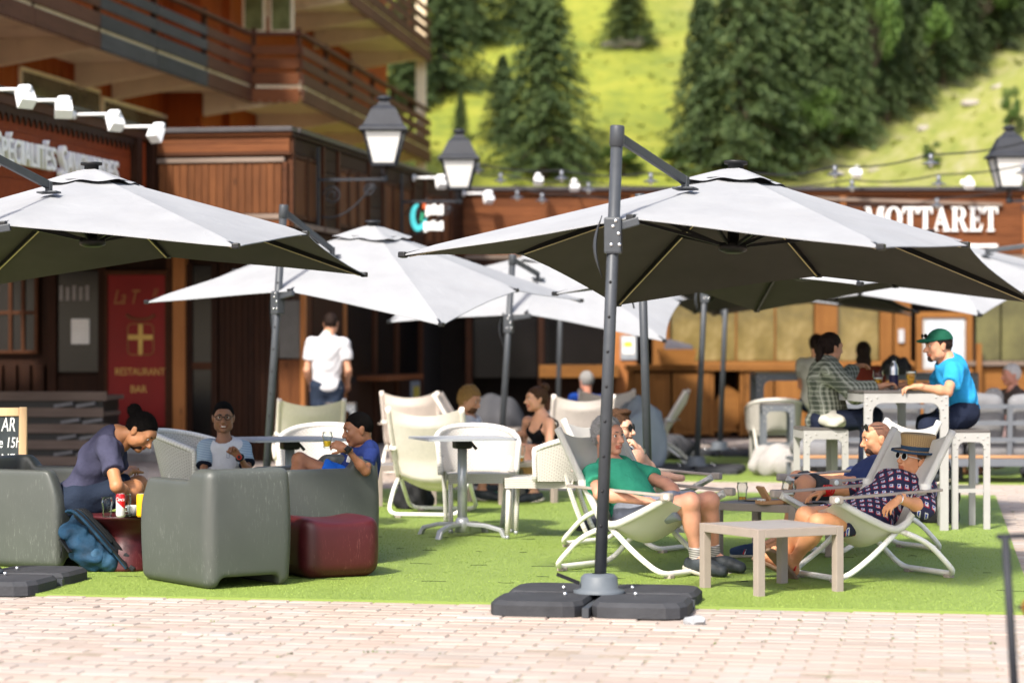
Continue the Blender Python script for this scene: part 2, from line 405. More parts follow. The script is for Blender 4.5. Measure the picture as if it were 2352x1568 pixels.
# pale boulders on the slope
m_rock=M('pale_rock',(.30,.27,.23),.9,.25,3,.5)
def boulder(p,s,label):
    bm=bmesh.new(); bmesh.ops.create_icosphere(bm,subdivisions=2,radius=1)
    for vv_ in bm.verts:
        q=vv_.co; vv_.co=q*(1+.22*math.sin(q.x*4+p[0]*3)+.18*math.cos(q.y*5+q.z*3+p[1])); vv_.co.z*=.65
    me=bpy.data.meshes.new('boulder'); bm.to_mesh(me); bm.free(); me.materials.append(m_rock)
    for pl in me.polygons: pl.use_smooth=True
    return tag(obj_from('boulder',me,None,p,(0,0,p[0]),(s,s*.8,s*.8)),label,'rock','pale rocks on the hillside')
# --- trees
def leaf_mat(name,lo,hi):
    m,nt,N,L,b=_new(name); geo=N.new('ShaderNodeNewGeometry'); ri=geo.outputs['Random Per Island']; pos=geo.outputs['Position']
    f=math_n(nt,'ADD',math_n(nt,'MULTIPLY',ri,.5),math_n(nt,'MULTIPLY',noise(nt,pos,.9,3),.5))
    c=ramp(nt,f,[(.15,lo),(.85,hi)]); hs=N.new('ShaderNodeHueSaturation'); L.new(c,hs.inputs['Color']); L.new(math_n(nt,'MULTIPLY_ADD',objrand(nt),.5,.75),hs.inputs['Value'])
    L.new(hs.outputs[0],b.inputs['Base Color']); b.inputs['Roughness'].default_value=.65; b.inputs['Specular IOR Level'].default_value=.25
    return m
m_spruce=leaf_mat('spruce_needles',(.018,.038,.013),(.078,.112,.033)); m_decid=leaf_mat('broad_leaves',(.04,.09,.018),(.12,.19,.04)); m_bluefir=leaf_mat('fir_needles',(.03,.065,.025),(.08,.13,.055))
m_bark=M('bark',(.10,.075,.055),.95,.35,6,.6)
def spruce_meshes(seed,Ht=10.,W=2.3,dens=1.):
    r=np.random.default_rng(seed); V_=[];
    nb=int(210*dens)
    for i in range(nb):
        t=(i/nb)**.85; z=Ht*(.06+.93*t); L=W*(1-t)**.8*r.uniform(.7,1.12)+.12; a=i*2.399+r.normal(0,.25)
        d=np.array([math.cos(a),math.sin(a)]); m=int(56+92*(1-t)); s=r.uniform(.08,1,m)
        droop=.32*L*s**1.6-.05*L*s; x=np.stack([d[0]*L*s,d[1]*L*s,z-droop-.12*L*s],1)
        sw=.30*L*(1.05-s)**.7+.05
        x[:,0]+=-d[1]*r.normal(0,1,m)*sw*.55; x[:,1]+=d[0]*r.normal(0,1,m)*sw*.55; x[:,2]+=r.normal(0,.06,m)-.05
        l=r.uniform(.08,.21,m); ang=a+r.normal(0,.9,m)
        tip=x+np.stack([np.cos(ang)*l,np.sin(ang)*l,-r.uniform(.0,.22,m)],1)
        wd=r.uniform(.020,.05,m); sd=np.stack([-np.sin(ang)*wd,np.cos(ang)*wd,r.normal(0,.03,m)],1)
        V_.append(np.stack([x-sd,x+sd,tip],1))
    v=np.concatenate(V_).reshape(-1,3); cr=np_mesh('crown',v,np.arange(len(v)).reshape(-1,3),m_spruce,False)
    mb=MB(); mb.tube([(0,0,-.4),(0,0,Ht*.3),(0,0,Ht*.7),(0,0,Ht*.99)],[Ht*.022,Ht*.017,Ht*.009,.01],8)
    for i in range(40):
        t=i/40; z=Ht*(.08+.85*t); a=i*2.399; L=W*(1-t)**.8*.7
        mb.tube([(0,0,z),(math.cos(a)*L*.5,math.sin(a)*L*.5,z-.05*L),(math.cos(a)*L,math.sin(a)*L,z-.3*L)],[.035*(1.1-t),.02*(1.1-t),.006],5)
    return cr,mb.mesh('trunk',m_bark)
def decid_meshes(seed,Ht=5.,W=1.6):
    r=np.random.default_rng(seed); mb=MB(); pts=[]
    mb.tube([(0,0,-.3),(.05,0,Ht*.25),(.1,.05,Ht*.5)],[.09,.07,.05],7)
    for i in range(14):
        a=i*2.4; e=np.array([math.cos(a)*W*r.uniform(.35,.85),math.sin(a)*W*r.uniform(.35,.85),Ht*r.uniform(.35,.95)])
        mb.tube([(.05,0,Ht*.22+i*.02),(e[0]*.5,e[1]*.5,e[2]*.75),tuple(e)],[.05,.025,.008],5); pts.append(e)
    V_=[]
    for e in pts:
        m=520; rad=W*.42*r.uniform(.7,1.2); q=r.normal(0,1,(m,3)); q/=np.linalg.norm(q,axis=1)[:,None]; q=q*(r.uniform(.45,1,(m,1)))*rad; q[:,2]*=.8
        x=e+q; ang=r.uniform(0,6.28,m); l=r.uniform(.05,.12,m); wd=l*.4
        sd=np.stack([-np.sin(ang)*wd,np.cos(ang)*wd,r.normal(0,.03,m)],1); tip=np.stack([np.cos(ang)*l,np.sin(ang)*l,r.normal(-.02,.05,m)],1)
        V_.append(np.stack([x-tip,x-sd,x+tip,x+sd],1))
    v=np.concatenate(V_).reshape(-1,3); return np_mesh('crown',v,np.arange(len(v)).reshape(-1,4),m_decid,False),mb.mesh('trunk',m_bark)
SP=[spruce_meshes(1),spruce_meshes(2,10,2.7,1.15),spruce_meshes(3,10,2.0,.9)]
DC=[decid_meshes(5),decid_meshes(6,5,2.0)]
def on_hill(x,y):
    Z=np.linspace(50,170,1201); X=(x-1176)*Z/FPX; z=CAMH-(y-790)*Z/FPX; h=hill(X,Z); k=int(np.argmax(h>=z)); 
    return Vector((X[k],Z[k],h[k]))
def tree(kind,x,ybase,ytop,width,label,name,cat='tree',group='trees on the hillside',mat=None):
    p=on_hill(x,ybase); Z=p.y; cr,tr=kind; H0,W0=(10.,4.9) if kind in SP else (5.,4.6)
    o=empty(name,p,rng.uniform(0,6.28),label,cat,group); s=(ybase-ytop)*Z/FPX/H0; sw=width*Z/FPX/W0
    c=obj_from('crown',cr,o); t=obj_from('trunk',tr,o)
    for q in(c,t): q.scale=(sw,sw,s)
    return o
for (x,y,s,l) in ((1405,112,.32,'left pale rock under the small dark conifer on the slope'),(1432,110,.42,'middle pale rock under the small dark conifer on the slope'),(1462,108,.36,'right pale rock under the small dark conifer on the slope')):
    boulder(on_hill(x,y)+Vector((0,0,.1)),s,l)
for (x,y,s,l) in ((2010,395,.16,'pale rock low on the dry bank above the lettered fascia'),(2120,300,.18,'pale rock halfway up the dry bank'),(2230,240,.22,'larger pale rock high on the dry bank'),(2290,205,.18,'pale rock highest on the dry bank near the right edge'),(1925,405,.2,'small pale rock at the left foot of the dry bank')):
    boulder(on_hill(x,y),s,l)
tree(SP[1],1248,408,-90,300,'tall slender spruce left of centre, tip above the frame','spruce_tree')
tree(SP[0],1155,330,125,150,'shorter rounded conifer touching the left side of the tall slender spruce','spruce_tree')
tree(SP[2],1058,330,205,70,'small young conifer beside the balcony at left of the slope','spruce_tree')
tree(SP[1],1443,108,-60,160,'small dark isolated conifer high on the sunlit meadow','fir_tree')
tree(SP[1],1700,400,-220,330,'largest dark spruce in the middle of the right tree group','spruce_tree')
tree(SP[0],1612,385,-40,220,'broad dark spruce on the left edge of the right tree group','spruce_tree')
tree(SP[0],1790,385,-200,260,'dark spruce just right of the largest one in the group','spruce_tree')
tree(SP[2],1925,300,-180,190,'narrow spruce with bare trunk at the right of the tree group','spruce_tree')
tree(DC[1],1848,395,205,170,'light green leafy tree standing before the dark spruces','broadleaf_tree')
tree(DC[0],1760,400,330,110,'small leafy bush low in front of the spruces','broadleaf_bush')
tree(DC[0],1560,400,330,120,'low leafy bush at the left foot of the spruce group','broadleaf_bush')
tree(DC[1],2040,215,-60,200,'thin branched broadleaf tree behind the grassy bank','broadleaf_tree')
tree(DC[0],2130,165,-80,190,'dark broadleaf tree behind the top of the bank','broadleaf_tree')
tree(DC[1],2240,110,-130,220,'dark broadleaf tree at the upper right corner','broadleaf_tree')
tree(DC[1],2350,60,-160,220,'dark broadleaf tree cut by the right edge of the frame','broadleaf_tree')
tree(SP[0],2010,190,-260,220,'spruce behind the thin broadleaf trees, top right','spruce_tree')
tree(SP[1],2190,120,-260,240,'spruce in shade behind the upper right broadleaf trees','spruce_tree')
tree(SP[1],1010,215,-160,260,'dark spruce beside the upper balcony of the chalet','spruce_tree')
tree(SP[0],1090,105,-220,210,'dark spruce at the top left of the meadow','spruce_tree')
tree(SP[2],930,260,-60,220,'spruce half hidden behind the chalet balconies','spruce_tree')
tree(SP[0],1195,70,-200,170,'spruce at the top edge left of the isolated conifer','spruce_tree')
tree(SP[1],1870,330,-150,260,'spruce deep in the right group behind the leafy tree','spruce_tree')
tree(DC[1],1925,345,280,120,'low bush where the bank meets the spruces','broadleaf_bush')
tree(DC[0],2325,330,200,80,'young shrub on the dry bank at far right','broadleaf_bush')
tree(DC[0],2140,400,330,60,'young shrub on the lower dry bank','broadleaf_bush')
tree(DC[0],1430,405,330,150,'low leafy bush on the meadow right of the tall slender spruce','broadleaf_bush')
for k,x in enumerate(range(1955,2400,42)):
    yc=405-(x-1850)*.655
    tree((SP[k%3] if k%3!=1 else DC[k%2]),x,yc-6,-180-40*(k%2),170,'dark tree number %d from the left in the row behind the bank crest'%(k+1) if False else ['dark conifer','dense broadleaf tree','narrow dark conifer'][k%3]+' '+['at the left end of','second from left in','third from left in','fourth from left in','fifth from left in','middle of','fifth from right in','fourth from right in','third from right in','second from right in','at the right end of'][k]+' the row behind the bank','bank_tree')
# wood reading as one mass along the top of the hill
mbv=[];
r=np.random.default_rng(11)
for k in range(150):
    Z=r.uniform(112,150); X=r.uniform(-.08,.28)*Z
    if -.02*Z<X<.1*Z and Z<125: continue
    s=r.uniform(.7,1.3); z=float(hill(X,Z)); m=420
    t=r.random(m); a=r.uniform(0,6.28,m); rad=2.6*s*(1-t)**.8*r.uniform(.6,1.05,m)
    x=np.stack([X+np.cos(a)*rad,Z+np.sin(a)*rad,z+t*11*s-.3*rad],1); l=r.uniform(.3,.8,m)
    sd=np.stack([-np.sin(a)*.28,np.cos(a)*.28,0*a],1); tip=x+np.stack([np.cos(a)*l,np.sin(a)*l,-l*.6],1); mbv.append(np.stack([x-sd,x+sd,tip],1))
v=np.concatenate(mbv).reshape(-1,3)
o=obj_from('forest',np_mesh('forest',v,np.arange(len(v)).reshape(-1,3),m_spruce,False)); tag(o,'far dark conifer wood along the top of the hill','forest',kind='stuff')
# ================================================================ BUILDINGS
w_fas=wood('fascia_wood',(.045,.014,.005),(.19,.070,.024),2); w_fas_h=wood('fascia_wood_h',(.055,.016,.006),(.20,.070,.024),0)
w_red=wood('red_board',(.12,.016,.004),(.27,.05,.010),0,.8,rnd=.08)
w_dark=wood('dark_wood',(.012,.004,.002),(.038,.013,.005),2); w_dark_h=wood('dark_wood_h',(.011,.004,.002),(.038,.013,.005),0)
w_gray=wood('weathered_rail',(.13,.09,.07),(.26,.20,.16),0); w_trim=wood('trim_wood',(.032,.011,.005),(.09,.032,.012),0)
w_org=wood('orange_wall',(.22,.04,.008),(.44,.095,.016),2,.6,rnd=.05); w_post=wood('post_wood',(.20,.07,.02),(.42,.17,.055),2)
w_honey=wood('honey_wood',(.13,.048,.011),(.26,.115,.030),2); w_honey_h=wood('honey_wood_h',(.155,.058,.013),(.29,.13,.034),0)
w_bal=wood('balcony_board',(.065,.023,.013),(.16,.066,.038),0,.8); w_balg=wood('balcony_board_grey',(.045,.042,.042),(.10,.095,.095),0,.8)
m_cream=M('cream_paint',(.84,.71,.49),.7,.08,2,dirt=((.55,.42,.26),1.6)); m_cap=M('dark_metal_cap',(.045,.040,.042),.45,.2,4)
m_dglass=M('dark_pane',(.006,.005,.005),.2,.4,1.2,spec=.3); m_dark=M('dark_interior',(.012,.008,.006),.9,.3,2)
m_white=M('white_paint',(.80,.79,.77),.45,.04,6); m_plast=M('white_plaster',(.58,.55,.50),.85,.12,4,.2); m_conc=M('concrete_step',(.30,.275,.25),.9,.25,5,.3)
m_iron=M('black_iron',(.020,.022,.028),.6,.2,10); m_paper=M('paper',(.75,.73,.70),.8,.05)
def plf(x,y,b):          # pixel ray with the plane b = const of the place
    d=Vector(((x-1176)/FPX,1,-(y-790)/FPX)); t=b/d.dot(E1); p=d*t; return p.dot(E2),CAMH+d.z*t
def pla(x,y,a):          # pixel ray with the plane a = const
    d=Vector(((x-1176)/FPX,1,-(y-790)/FPX)); t=a/d.dot(E2); p=d*t; return p.dot(E1),CAMH+d.z*t
def fbox(name,mat,parent,a0,a1,b0,b1,h0,h1,bev=.006):   # box in the place's axes, its own local axes along them
    o=MB().box((0,0,0),(abs(a1-a0),abs(b1-b0),abs(h1-h0)),bev=bev).build(name,mat,parent,F((a0+a1)/2,(b0+b1)/2,(h0+h1)/2)); o.rotation_euler=(0,0,YAW); return o
def text_mesh(txt,size,depth,name,shear=0,off=0,space=1.):
    cu=bpy.data.curves.new(name,'FONT'); cu.body=txt; cu.size=size; cu.extrude=depth/2; cu.shear=shear; cu.offset=off; cu.space_character=space; cu.resolution_u=3
    t=bpy.data.objects.new(name,cu); sc.collection.objects.link(t); dg=bpy.context.evaluated_depsgraph_get(); me=bpy.data.meshes.new_from_object(t.evaluated_get(dg)); bpy.data.objects.remove(t); me.materials.clear(); return me
rest=empty('restaurant_building',F(-8.5,27.1,0),0,'low brown timber restaurant front with panelled balcony at left','building')
def rp(o):            # re-parent keeping world placement
    o.matrix_parent_inverse=Matrix.Translation(rest.location).inverted(); return o
BA,BB=-9.10,-7.42; FB=27.07; HT,HB=3.95,2.80
# face B (towards the camera): core, cap, frieze, framed field of upright planks
rp(fbox('balcony_core',w_dark,rest,BA,BB-.03,FB+.03,28.6,HB+.02,HT-.08))
rp(fbox('cap',m_cap,rest,BA-.02,BB+.05,FB-.09,FB+.2,HT-.055,HT)); rp(fbox('molding',w_fas_h,rest,BA,BB+.03,FB-.05,FB+.03,HT-.10,HT-.057))
for k,(h0,h1) in enumerate(((3.76,3.848),(3.665,3.757))): rp(fbox('frieze_board',w_fas_h,rest,BA,BB,FB-.012-.003*k,FB+.03,h0,h1))
rp(fbox('molding',w_trim,rest,BA,BB+.02,FB-.035,FB+.03,3.625,3.662))
n=17; x0,x1=BA+.10,BB-.10
for i in range(n):
    a=x0+(x1-x0)*i/n; d=random.uniform(-.004,.004)
    rp(fbox('plank',w_fas,rest,a+.003,a+(x1-x0)/n-.003,FB-.004+d,FB+.03,2.955,3.54,.003))
for (a0,a1,h0,h1,mt) in ((BA+.06,BB-.06,3.545,3.60,w_gray),(BA+.02,BB-.0,2.885,2.945,w_gray),(BA,BB,2.80,2.87,w_fas_h)): rp(fbox('rail',mt,rest,a0,a1,FB-.03,FB+.03,h0,h1))
for a in (BA+.035,BB-.055): rp(fbox('stile',w_trim,rest,a-.03,a+.03,FB-.028,FB+.03,2.95,3.543))
# face C (running back to the far wing)
CE=37.35
rp(fbox('balcony_core',w_dark,rest,BB-1.2,BB-.03,28.65,CE,HB+.02,HT-.08)); rp(fbox('cap',m_cap,rest,BB-.2,BB+.06,FB+.25,CE,HT-.05,HT+.005))
rp(fbox('molding',w_dark_h,rest,BB-.03,BB+.03,FB+.02,CE,HT-.11,HT-.055))
bays=[FB+.02,28.5,29.25,30.9,31.7,33.6,34.4,36.3,CE]
for i in range(len(bays)-1):
    b0,b1=bays[i],bays[i+1]
    rp(fbox('post',w_trim,rest,BB-.03,BB+.035,b0,b0+.09,HB,HT-.115))
    if i%2==0:
        nb=2 if b1-b0<1.6 else 3
        for q in range(nb):
            u0=b0+.12+(b1-b0-.16)*q/nb; u1=u0+(b1-b0-.16)/nb-.05
            rp(fbox('panel',w_fas,rest,BB-.03,BB+.006,u0+.05,u1-.05,2.95,3.60))
            for (c0,c1,h0,h1) in ((u0,u1,3.603,3.65),(u0,u1,2.90,2.947)): rp(fbox('rail',w_trim,rest,BB-.03,BB+.022,c0,c1,h0,h1))
            for c in (u0,u1-.045): rp(fbox('stile',w_trim,rest,BB-.03,BB+.020,c,c+.045,2.95,3.60))
        rp(fbox('frieze_board',w_dark_h,rest,BB-.03,BB+.004,b0+.095,b1,3.66,3.83))
    else:
        for q in range(7): rp(fbox('plank',w_dark_h,rest,BB-.03,BB+.002+random.uniform(0,.005),b0+.095,b1-.004,2.83+q*.143,2.83+q*.143+.138,.003))
    rp(fbox('rail',w_gray if i<2 else w_trim,rest,BB-.03,BB+.04,b0+.093,b1,2.80,2.86))
# face A (wing at the left with the raised lettering)
rp(fbox('wing_core',w_dark,rest,BA-2.5,BA-.04,19.5,FB+.02,2.55,HT-.09)); rp(fbox('cap',m_cap,rest,BA-.3,BA+.10,19.5,FB+.02,HT-.05,HT))
rp(fbox('molding',w_trim,rest,BA-.04,BA+.07,19.5,FB-.1,HT-.16,HT-.055))
for q in range(5): rp(fbox('sign_board',w_red,rest,BA-.035,BA+.004*(q%2),21.2,26.4,2.62+q*.235,2.62+q*.235+.232,.003))
for b in (26.45,27.0): rp(fbox('post',w_dark,rest,BA-.03,BA+.09,b-.09,b+.07,2.55,HT-.165)); 
rp(fbox('sign_board',w_red,rest,BA-.035,BA+.003,26.53,26.9,2.62,HT-.17))
mb=MB()
b=21.3
sc_=[(0,0),(0,-.10)]+[(.03+.03*math.cos(math.pi-k*math.pi/4)*1,-.10-.035*math.sin(k*math.pi/4)) for k in range(0,5)]
while b<26.35:
    mb.prism([(0,.0),(.0,-.07),(.035,-.085),(.055,-.12),(.075,-.16),(.095,-.12),(.115,-.085),(.15,-.07),(.15,.0)],F(BA+.03,b,HT-.16),E1,(0,0,1),E2,.02); b+=.152
o=mb.build('carved_trim',w_dark,rest); rp(o)
# soffit and recessed ground floor
GB=28.75
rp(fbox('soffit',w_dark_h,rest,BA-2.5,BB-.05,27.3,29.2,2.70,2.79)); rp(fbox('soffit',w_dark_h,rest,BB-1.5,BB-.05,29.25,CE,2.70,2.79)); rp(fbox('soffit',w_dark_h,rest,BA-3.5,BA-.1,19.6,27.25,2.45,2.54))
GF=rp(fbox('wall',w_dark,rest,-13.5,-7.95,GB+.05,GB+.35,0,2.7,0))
def grect(name,mat,x0,y0,x1,y1,d0,d1,bev=.006,b=GB,par=rest):
    a0,h1=plf(x0,y0,b); a1,h0=plf(x1,y1,b); return rp(fbox(name,mat,par,a0,a1,b+d0,b+d1,h0,h1,bev))
grect('window_glass',m_dglass,-30,622,84,812,.0,.04)
for x in (-28,25,54,84): grect('mullion',w_trim,x-4,622,x+4,812,-.03,.03)
for y in (626,718,808): grect('mullion',w_trim,-30,y-4,80,y+4,-.025,.03)
for i in range(4): grect('panel',w_dark,-20+i*32,838,6+i*32,1000,-.02,.04)
grect('door_frame',w_dark,112,610,132,1060,-.05,.04); grect('door_frame',w_dark,228,610,246,1060,-.05,.04)
grect('door_pane',m_dglass,134,622,226,855,-.005,.04); grect('door_panel',w_dark,134,862,226,1055,-.02,.04)
grect('notice',m_paper,164,732,206,790,-.012,-.006)
for i in range(5): grect('glass_row',M('bottle_grey',(.22,.2,.2),.3),137+i*15,655+(i%2)*4,145+i*15,690,-.012,-.006)
grect('post',w_post,402,590,430,1062,-.10,.06); grect('post',w_trim,386,590,399,1062,-.07,.06)
grect('door_pane',m_dglass,440,610,490,1000,-.005,.04)
for x in (436,494): grect('door_frame',w_dark,x-7,605,x+7,1062,-.04,.04)
grect('door_frame',w_trim,444,832,487,848,-.04,.04)
for i in range(10): grect('plank',w_dark,504+i*13.4,600,516+i*13.4,1062,-.01-.004*(i%2),.04,.003)
grect('window_pane',M('milky_pane',(.09,.085,.08),.4),641,690,690,822,-.02,.03); grect('plinth',m_plast,300,990,401,1046,-.06,.05); 
grect('panel',w_fas,641,826,690,1000,-.02,.03); grect('post',w_post,692,600,703,1062,-.06,.04)
st=empty('doorstep',F(-10,28.4,0),0,'grey concrete doorstep below the red restaurant panel','step')
o=fbox('slab',m_conc,None,-11.2,-9.4,28.25,28.68,0,.10,.012); o.parent=st; o.matrix_parent_inverse=Matrix.Translation(st.location).inverted()
o=fbox('riser',m_plast,None,-11.2,-9.55,28.45,28.69,.10,.2,.012); o.parent=st; o.matrix_parent_inverse=Matrix.Translation(st.location).inverted()
# C-side ground floor, set back
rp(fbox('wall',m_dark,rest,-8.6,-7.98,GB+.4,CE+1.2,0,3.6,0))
for (b0,b1,mt) in ((29.0,29.5,w_dark),(29.55,30.0,w_trim),(30.05,31.6,w_dark),(31.7,31.85,w_post),(33.5,33.65,w_trim),(34.9,35.05,w_trim),(36.6,36.75,w_trim)):
    rp(fbox('post' if b1-b0<.3 else 'panel',mt,rest,-8.0,-7.93,b0,b1,.0,2.69))
for (b0,b1) in ((31.95,33.4),(33.75,34.8),(35.15,36.5)):
    rp(fbox('window_pane',m_dglass,rest,-8.0,-7.955,b0,b1,1.0,2.6)); rp(fbox('panel',w_dark_h,rest,-8.0,-7.94,b0,b1,.05,.92))
rp(fbox('counter_ledge',w_fas_h,rest,-8.0,-7.55,32.6,35.0,.93,1.0)); 
b_,h_=pla(950,920,-7.94); o=rp(fbox('poster_board',M('poster_grey',(.20,.22,.24),.6),rest,-7.935,-7.90,b_-.28,b_+.28,h_-.32,h_+.3)); o=rp(fbox('poster_print',M('poster_yellow',(.45,.36,.05),.6,.7,6),rest,-7.899,-7.895,b_-.2,b_+.2,h_-.1,h_+.22,0))
# red hanging panel with gold lettering
m_sred=M('red_panel',(.20,.006,.004),.55,.12,2); m_gold=M('gold_leaf',(.55,.34,.08),.5,.15,8)
sg=empty('restaurant_sign',F(-10.3,28.7,1),0,'tall dark red panel with gold shield cross and RESTAURANT BAR lettering','sign')
def sp_(o): o.parent=sg; o.matrix_parent_inverse=Matrix.Translation(sg.location).inverted(); return o
sp_(grect('panel',m_sred,252,632,384,978,-.075,-.045,.003,par=None))
for (x0,y0,x1,y1) in ((246,622,391,631),(246,979,391,990)): sp_(grect('frame_rail',w_trim,x0,y0,x1,y1,-.10,-.04,par=None))
for (x0,x1) in ((245,251.5),(384.5,391)): sp_(grect('frame_stile',w_trim,x0,631.5,x1,978.5,-.098,-.04,par=None))
def ftext(txt,xc,yc,hpx,name,mat,b,parent,depth=.01,shear=0,wpx=None,off=0):
    me=text_mesh(txt,1,.01,name,shear,off); me.materials.append(mat); co=np.array([v.co[:] for v in me.vertices]); mn,mx=co.min(0),co.max(0)
    a,h=plf(xc,yc,b); sc_h=hpx*b/FPX/(mx[1]-mn[1]); sc_w=sc_h if wpx is None else wpx*b/FPX/(mx[0]-mn[0])
    for v in me.vertices: v.co=((v.co.x-(mn[0]+mx[0])/2)*sc_w,(v.co.y-(mn[1]+mx[1])/2)*sc_h,v.co.z*depth/.01)
    o=obj_from(name,me,parent,F(a,b,h),(R(90),0,YAW)); 
    if parent: o.matrix_parent_inverse=Matrix.Translation(parent.location).inverted()
    return o
ftext('RESTAURANT',322,853,17,'lettering',m_gold,28.672,sg,.006,0,124); ftext('BAR',319,893,17,'lettering',m_gold,28.672,sg,.006,0,40)
ftext('La T',292,682,34,'lettering',M('dim_gold',(.30,.13,.04),.6),28.672,sg,.006,.35,66); ftext('ll',357,672,20,'lettering',MATS['dim_gold'],28.672,sg,.006,.35,14)
a,h=plf(323,780,28.672); 
def sgpart(mb,name,mat): o=mb.build(name,mat,sg,F(a,28.672,h)); o.rotation_euler=(0,0,YAW); o.matrix_parent_inverse=Matrix.Translation(sg.location).inverted(); return o
u=28.67/FPX
mb=MB(); mb.prism([(-5.5*u,38*u),(-5.5*u,-32*u),(0,-39*u),(5.5*u,-32*u),(5.5*u,38*u)],(0,0,0),(1,0,0),(0,0,1),(0,-1,0),.006); mb.prism([(-31*u,12*u),(-31*u,0),(31*u,0),(31*u,12*u)],(0,-.007,0),(1,0,0),(0,0,1),(0,-1,0),.004); sgpart(mb,'cross',m_gold)
mb=MB(); mb.tube(fillet([(-32*u,0,38*u),(32*u,0,38*u),(32*u,0,-36*u),(-32*u,0,-36*u)],12*u,4,True),.008,5,closed=True); sgpart(mb,'shield_outline',MATS['dim_gold'])
mb=MB(); mb.tube([(math.cos(t)*36*u,0,64*u+math.sin(t)*16*u) for t in np.linspace(math.pi*1.08,math.pi*1.92,12)],.022,6); sgpart(mb,'ribbon',M('ribbon_brown',(.16,.05,.02),.7))
# raised letters on wing A
sv=empty('letter_sign',F(BA,24,3),0,'raised white letters SPÉCIALITÉS SAVOYARDES on the red-brown fascia at upper left','sign')
txt='SPÉCIALITÉS SAVOYARDES'; bpos=21.32
ends=(pla(2,400,BA)[0],pla(258,400,BA)[0])
hts=[]; 
widths={'S':.8,'P':.8,'É':.75,'C':.9,'I':.4,'A':.9,'L':.75,'T':.8,' ':.7,'V':.9,'O':1,'Y':.85,'R':.85,'D':.95,'E':.75}
vis_txt='ÉCIALITÉS SAVOYARDES'; tot=sum(widths[c] for c in vis_txt); unit=(ends[1]-ends[0])/tot
bpos=ends[0]-unit*(widths['S']+widths['P'])
for i,ch in enumerate(txt):
    wd=widths[ch]*unit
    if ch!=' ':
        me=text_mesh(ch,1,.05,'letter',0,.012); me.materials.append(m_white); co=np.array([v.co[:] for v in me.vertices]); mn,mx=co.min(0),co.max(0)
        cap=.34 if (i in(0,12)) else .235; low=-.06 if i in (0,12) else 0
        sy=cap/(.7 if ch!='É' else .7); sx=wd*.90/(mx[0]-mn[0])
        for v in me.vertices: v.co=((v.co.x-mn[0])*sx,v.co.y*sy+low,v.co.z*1.2)
        o=obj_from('letter',me,sv,F(BA+.055,bpos,3.23),(R(90),0,YAW+R(90))); o.matrix_parent_inverse=Matrix.Translation(sv.location).inverted()
    bpos+=wd
# ------------------------------------------------ far wing with MOTTARET
far=empty('timber_wing',(3.5,38.2,0),0,'far timber wing with wide board fascia, windows and honey coloured posts','building')
FZ=38.2
def xr(x,Z=FZ): return (x-1176)*Z/FPX
def hy(y,Z=FZ): return CAMH-(y-790)*Z/FPX
def wbox(name,mat,x0,x1,z0,z1,d0,d1,par=far,Z=FZ,bev=.006):
    o=MB().box((0,0,0),(x1-x0,d1-d0,z1-z0),bev=bev).build(name,mat,par,((x0+x1)/2,Z+(d0+d1)/2,(z0+z1)/2))
    if par: o.matrix_parent_inverse=Matrix.Translation(par.location).inverted()
    return o
XL,XR_=-.9,12.5
wbox('fascia_core',w_dark_h,XL,XR_,2.78,3.84,.04,3.); wbox('cap',m_cap,XL,XR_+.1,3.86,3.92,-.12,.3); wbox('molding',w_fas_h,XL,XR_,3.78,3.855,-.05,.04)
for (x0,x1,mt) in ((XL,1.9,w_fas_h),(1.95,5.2,w_fas_h),(5.25,8.1,w_fas_h)):
    for q in range(6): wbox('board',mt,x0+.03,x1-.03,2.86+q*.15,2.86+q*.15+.146,-.004*(q%2)-.004,.04,bev=.003)
wbox('ledge',w_gray,XL,XR_,2.78,2.845,-.06,.04)
for x in (1.925,5.225,8.12): wbox('post',w_post,x-.05,x+.05,2.85,3.775,-.05,.04)
for i in range(4):
    x0=8.2+i*1.05; wbox('panel',w_fas,x0+.1,x0+.95,2.98,3.62,-.01,.04)
    for (u0,u1,h0,h1) in ((x0+.04,x0+1.01,3.625,3.70),(x0+.04,x0+1.01,2.90,2.975)): wbox('rail',w_trim,u0,u1,h0,h1,-.035,.04)
    for u in (x0+.04,x0+.95): wbox('stile',w_trim,u,u+.055,2.98,3.62,-.033,.04)
# sloping moulding of a board bay
o=MB().beam((xr(1830),FZ-.06,hy(455)),(xr(2300),FZ-.06,hy(470)),.05,.05).build('molding',w_gray,far); o.matrix_parent_inverse=Matrix.Translation(far.location).inverted()
# ground floor
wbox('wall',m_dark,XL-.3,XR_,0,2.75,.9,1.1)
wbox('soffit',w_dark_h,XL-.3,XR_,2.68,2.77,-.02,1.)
def winmat():
    m,nt,N,L,b=_new('yellow_reflection_pane'); vec=coords(nt,'Object'); n1=noise(nt,vec,1.1,5,.6,.8)
    c=ramp(nt,n1,[(.3,(.06,.045,.010)),(.55,(.15,.11,.032)),(.72,(.25,.19,.08))]); L.new(c,b.inputs['Base Color']); b.inputs['Roughness'].default_value=.22; b.inputs['Specular IOR Level'].default_value=.7  # yellowish reflections are painted into the pane colour
    bump(nt,noise(nt,vec,2.2,3),.15,.05); return m
m_reflpane=winmat()
for (x0,x1) in ((1540,1610),(1614,1690),(1694,1780),(1784,1870),(1925,2020)): wbox('window_pane',m_reflpane,xr(x0),xr(x1),1.18,2.6,.10,.14)
for x in (1612,1692,1782): wbox('mullion',w_honey,xr(x)-.012,xr(x)+.012,1.18,2.6,.08,.15)
for (x0,x1) in ((2245,2300),(2304,2370),(2374,2440)): wbox('window_pane',M('green_window',(.075,.07,.025),.18,.6,1.3,spec=.7),xr(x0),xr(x1),1.18,2.6,.10,.14)
